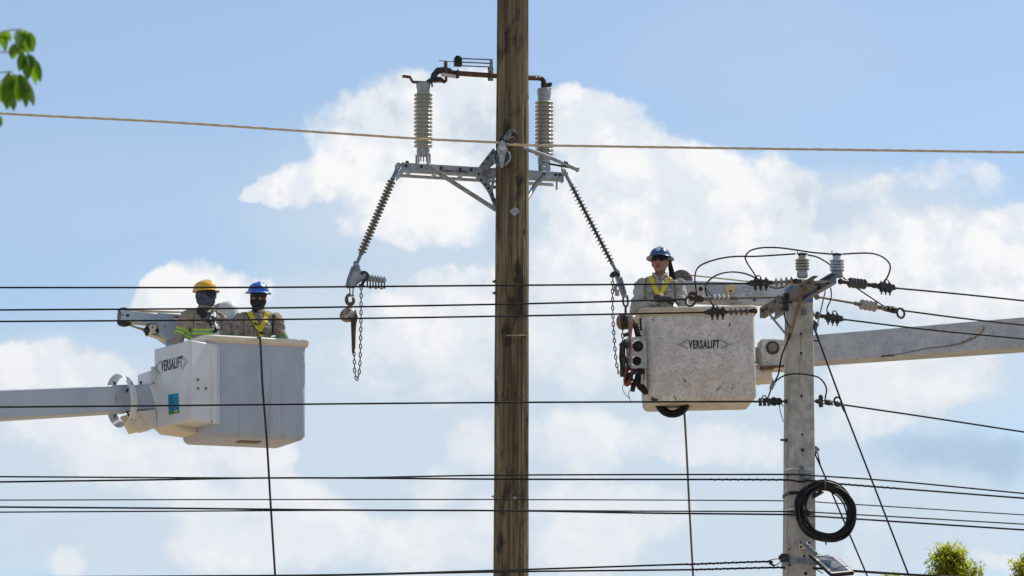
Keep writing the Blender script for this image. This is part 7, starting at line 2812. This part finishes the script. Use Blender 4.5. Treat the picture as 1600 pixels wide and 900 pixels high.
TYv = 78.0
kt = mpp(TYv, 860)
gp = A(1455, 893, TYv)
far_tree('yellow-green fine-leaved tree top at the bottom right, right of the guy wires', 1484, 855, TYv, 52 * kt, 1.8, 11500, 21, (gp, 0.24))
far_tree('second fine-leaved tree, half cut by the bottom right corner', 1606, 858, TYv + 6, 28 * kt, 1.6, 6000, 33)
far_tree('small yellow-green tree tip just showing beneath the twisted cable', 1396, 896, TYv + 3, 24 * kt, 1.6, 3000, 44)



# small pieces that can be told apart become parts of their own


def split_islands(ob, name):
    me = ob.data
    n = len(me.vertices)
    par = list(range(n))

    def find(i):
        while par[i] != i:
            par[i] = par[par[i]]
            i = par[i]
        return i
    for e in me.edges:
        a_, b_ = find(e.vertices[0]), find(e.vertices[1])
        if a_ != b_:
            par[a_] = b_
    groups = {}
    for i in range(n):
        groups.setdefault(find(i), []).append(i)
    faces = {}
    for p in me.polygons:
        faces.setdefault(find(p.vertices[0]), []).append(p)
    for r_, idx in groups.items():
        mp = {v: k for k, v in enumerate(idx)}
        nm = bpy.data.meshes.new(name)
        nm.from_pydata([tuple(me.vertices[i].co) for i in idx], [], [tuple(mp[v] for v in p.vertices) for p in faces.get(r_, [])])
        for m_ in me.materials:
            nm.materials.append(m_)
        nm.polygons.foreach_set('use_smooth', [True] * len(nm.polygons))
        nm.set_sharp_from_angle(angle=R(38))
        o = bpy.data.objects.new(name, nm)
        COL.objects.link(o)
        o.parent = ob.parent
        o.location = ob.location
        for md in ob.modifiers:
            if md.type == 'BEVEL':
                b_ = o.modifiers.new('bevel', 'BEVEL')
                b_.width, b_.segments, b_.limit_method, b_.angle_limit = md.width, md.segments, md.limit_method, md.angle_limit
    bpy.data.objects.remove(ob)


SINGLES = {'arm_bolts': 'arm_bolt', 'bracket_bolts': 'bracket_bolt', 'bracket_strut': 'bracket_strut', 'arm_slot': 'arm_slot', 'post_feet': 'post_foot', 'elbow_castings': 'elbow_casting', 'pale_contact': 'pale_contact',
           'balance_rods': 'balance_rod', 'hanger_bolts': 'hanger_bolt', 'clamp_bolts': 'clamp_bolt', 'link_plates': 'link_plate', 'jib_sheaves': 'jib_sheave', 'ring_stay': 'ring_stay', 'knuckle_bolts': 'knuckle_bolt',
           'stencil_mark': 'stencil_mark', 'rivet': 'rivet', 'jib_seam': 'jib_seam', 'frame_clips': 'frame_clip', 'side_plates': 'side_plate', 'bolt': 'bolt', 'fork_bracket': 'fork_bracket', 'rod_clamp': 'rod_clamp',
           'winch_line': 'winch_line', 'tilt_casting': 'tilt_casting', 'cable_clamp': 'cable_clamp', 'tie': 'tie', 'loose_string': 'loose_string', 'hose_coil': 'hose_loop', 'held_tool': 'held_tool', 'harness': 'harness_strap',
           'harness_edge': 'harness_edge', 'harness_strap': 'harness_strap', 'harness_buckle': 'harness_buckle', 'sticker_lines': 'sticker_line', 'clamp_rib': 'clamp_rib', 'hub_cap': 'hub_cap', 'end_fittings': 'end_fitting'}
for o in list(SC.objects):
    if 'o0' in o.keys():
        del o['o0']
    base_ = o.name.split('.')[0]
    if o.type == 'MESH' and base_ == 'chain':
        o['kind'] = 'stuff'
    if o.type == 'MESH' and o.parent is not None and base_ in SINGLES and not o.children:
        split_islands(o, SINGLES[base_])
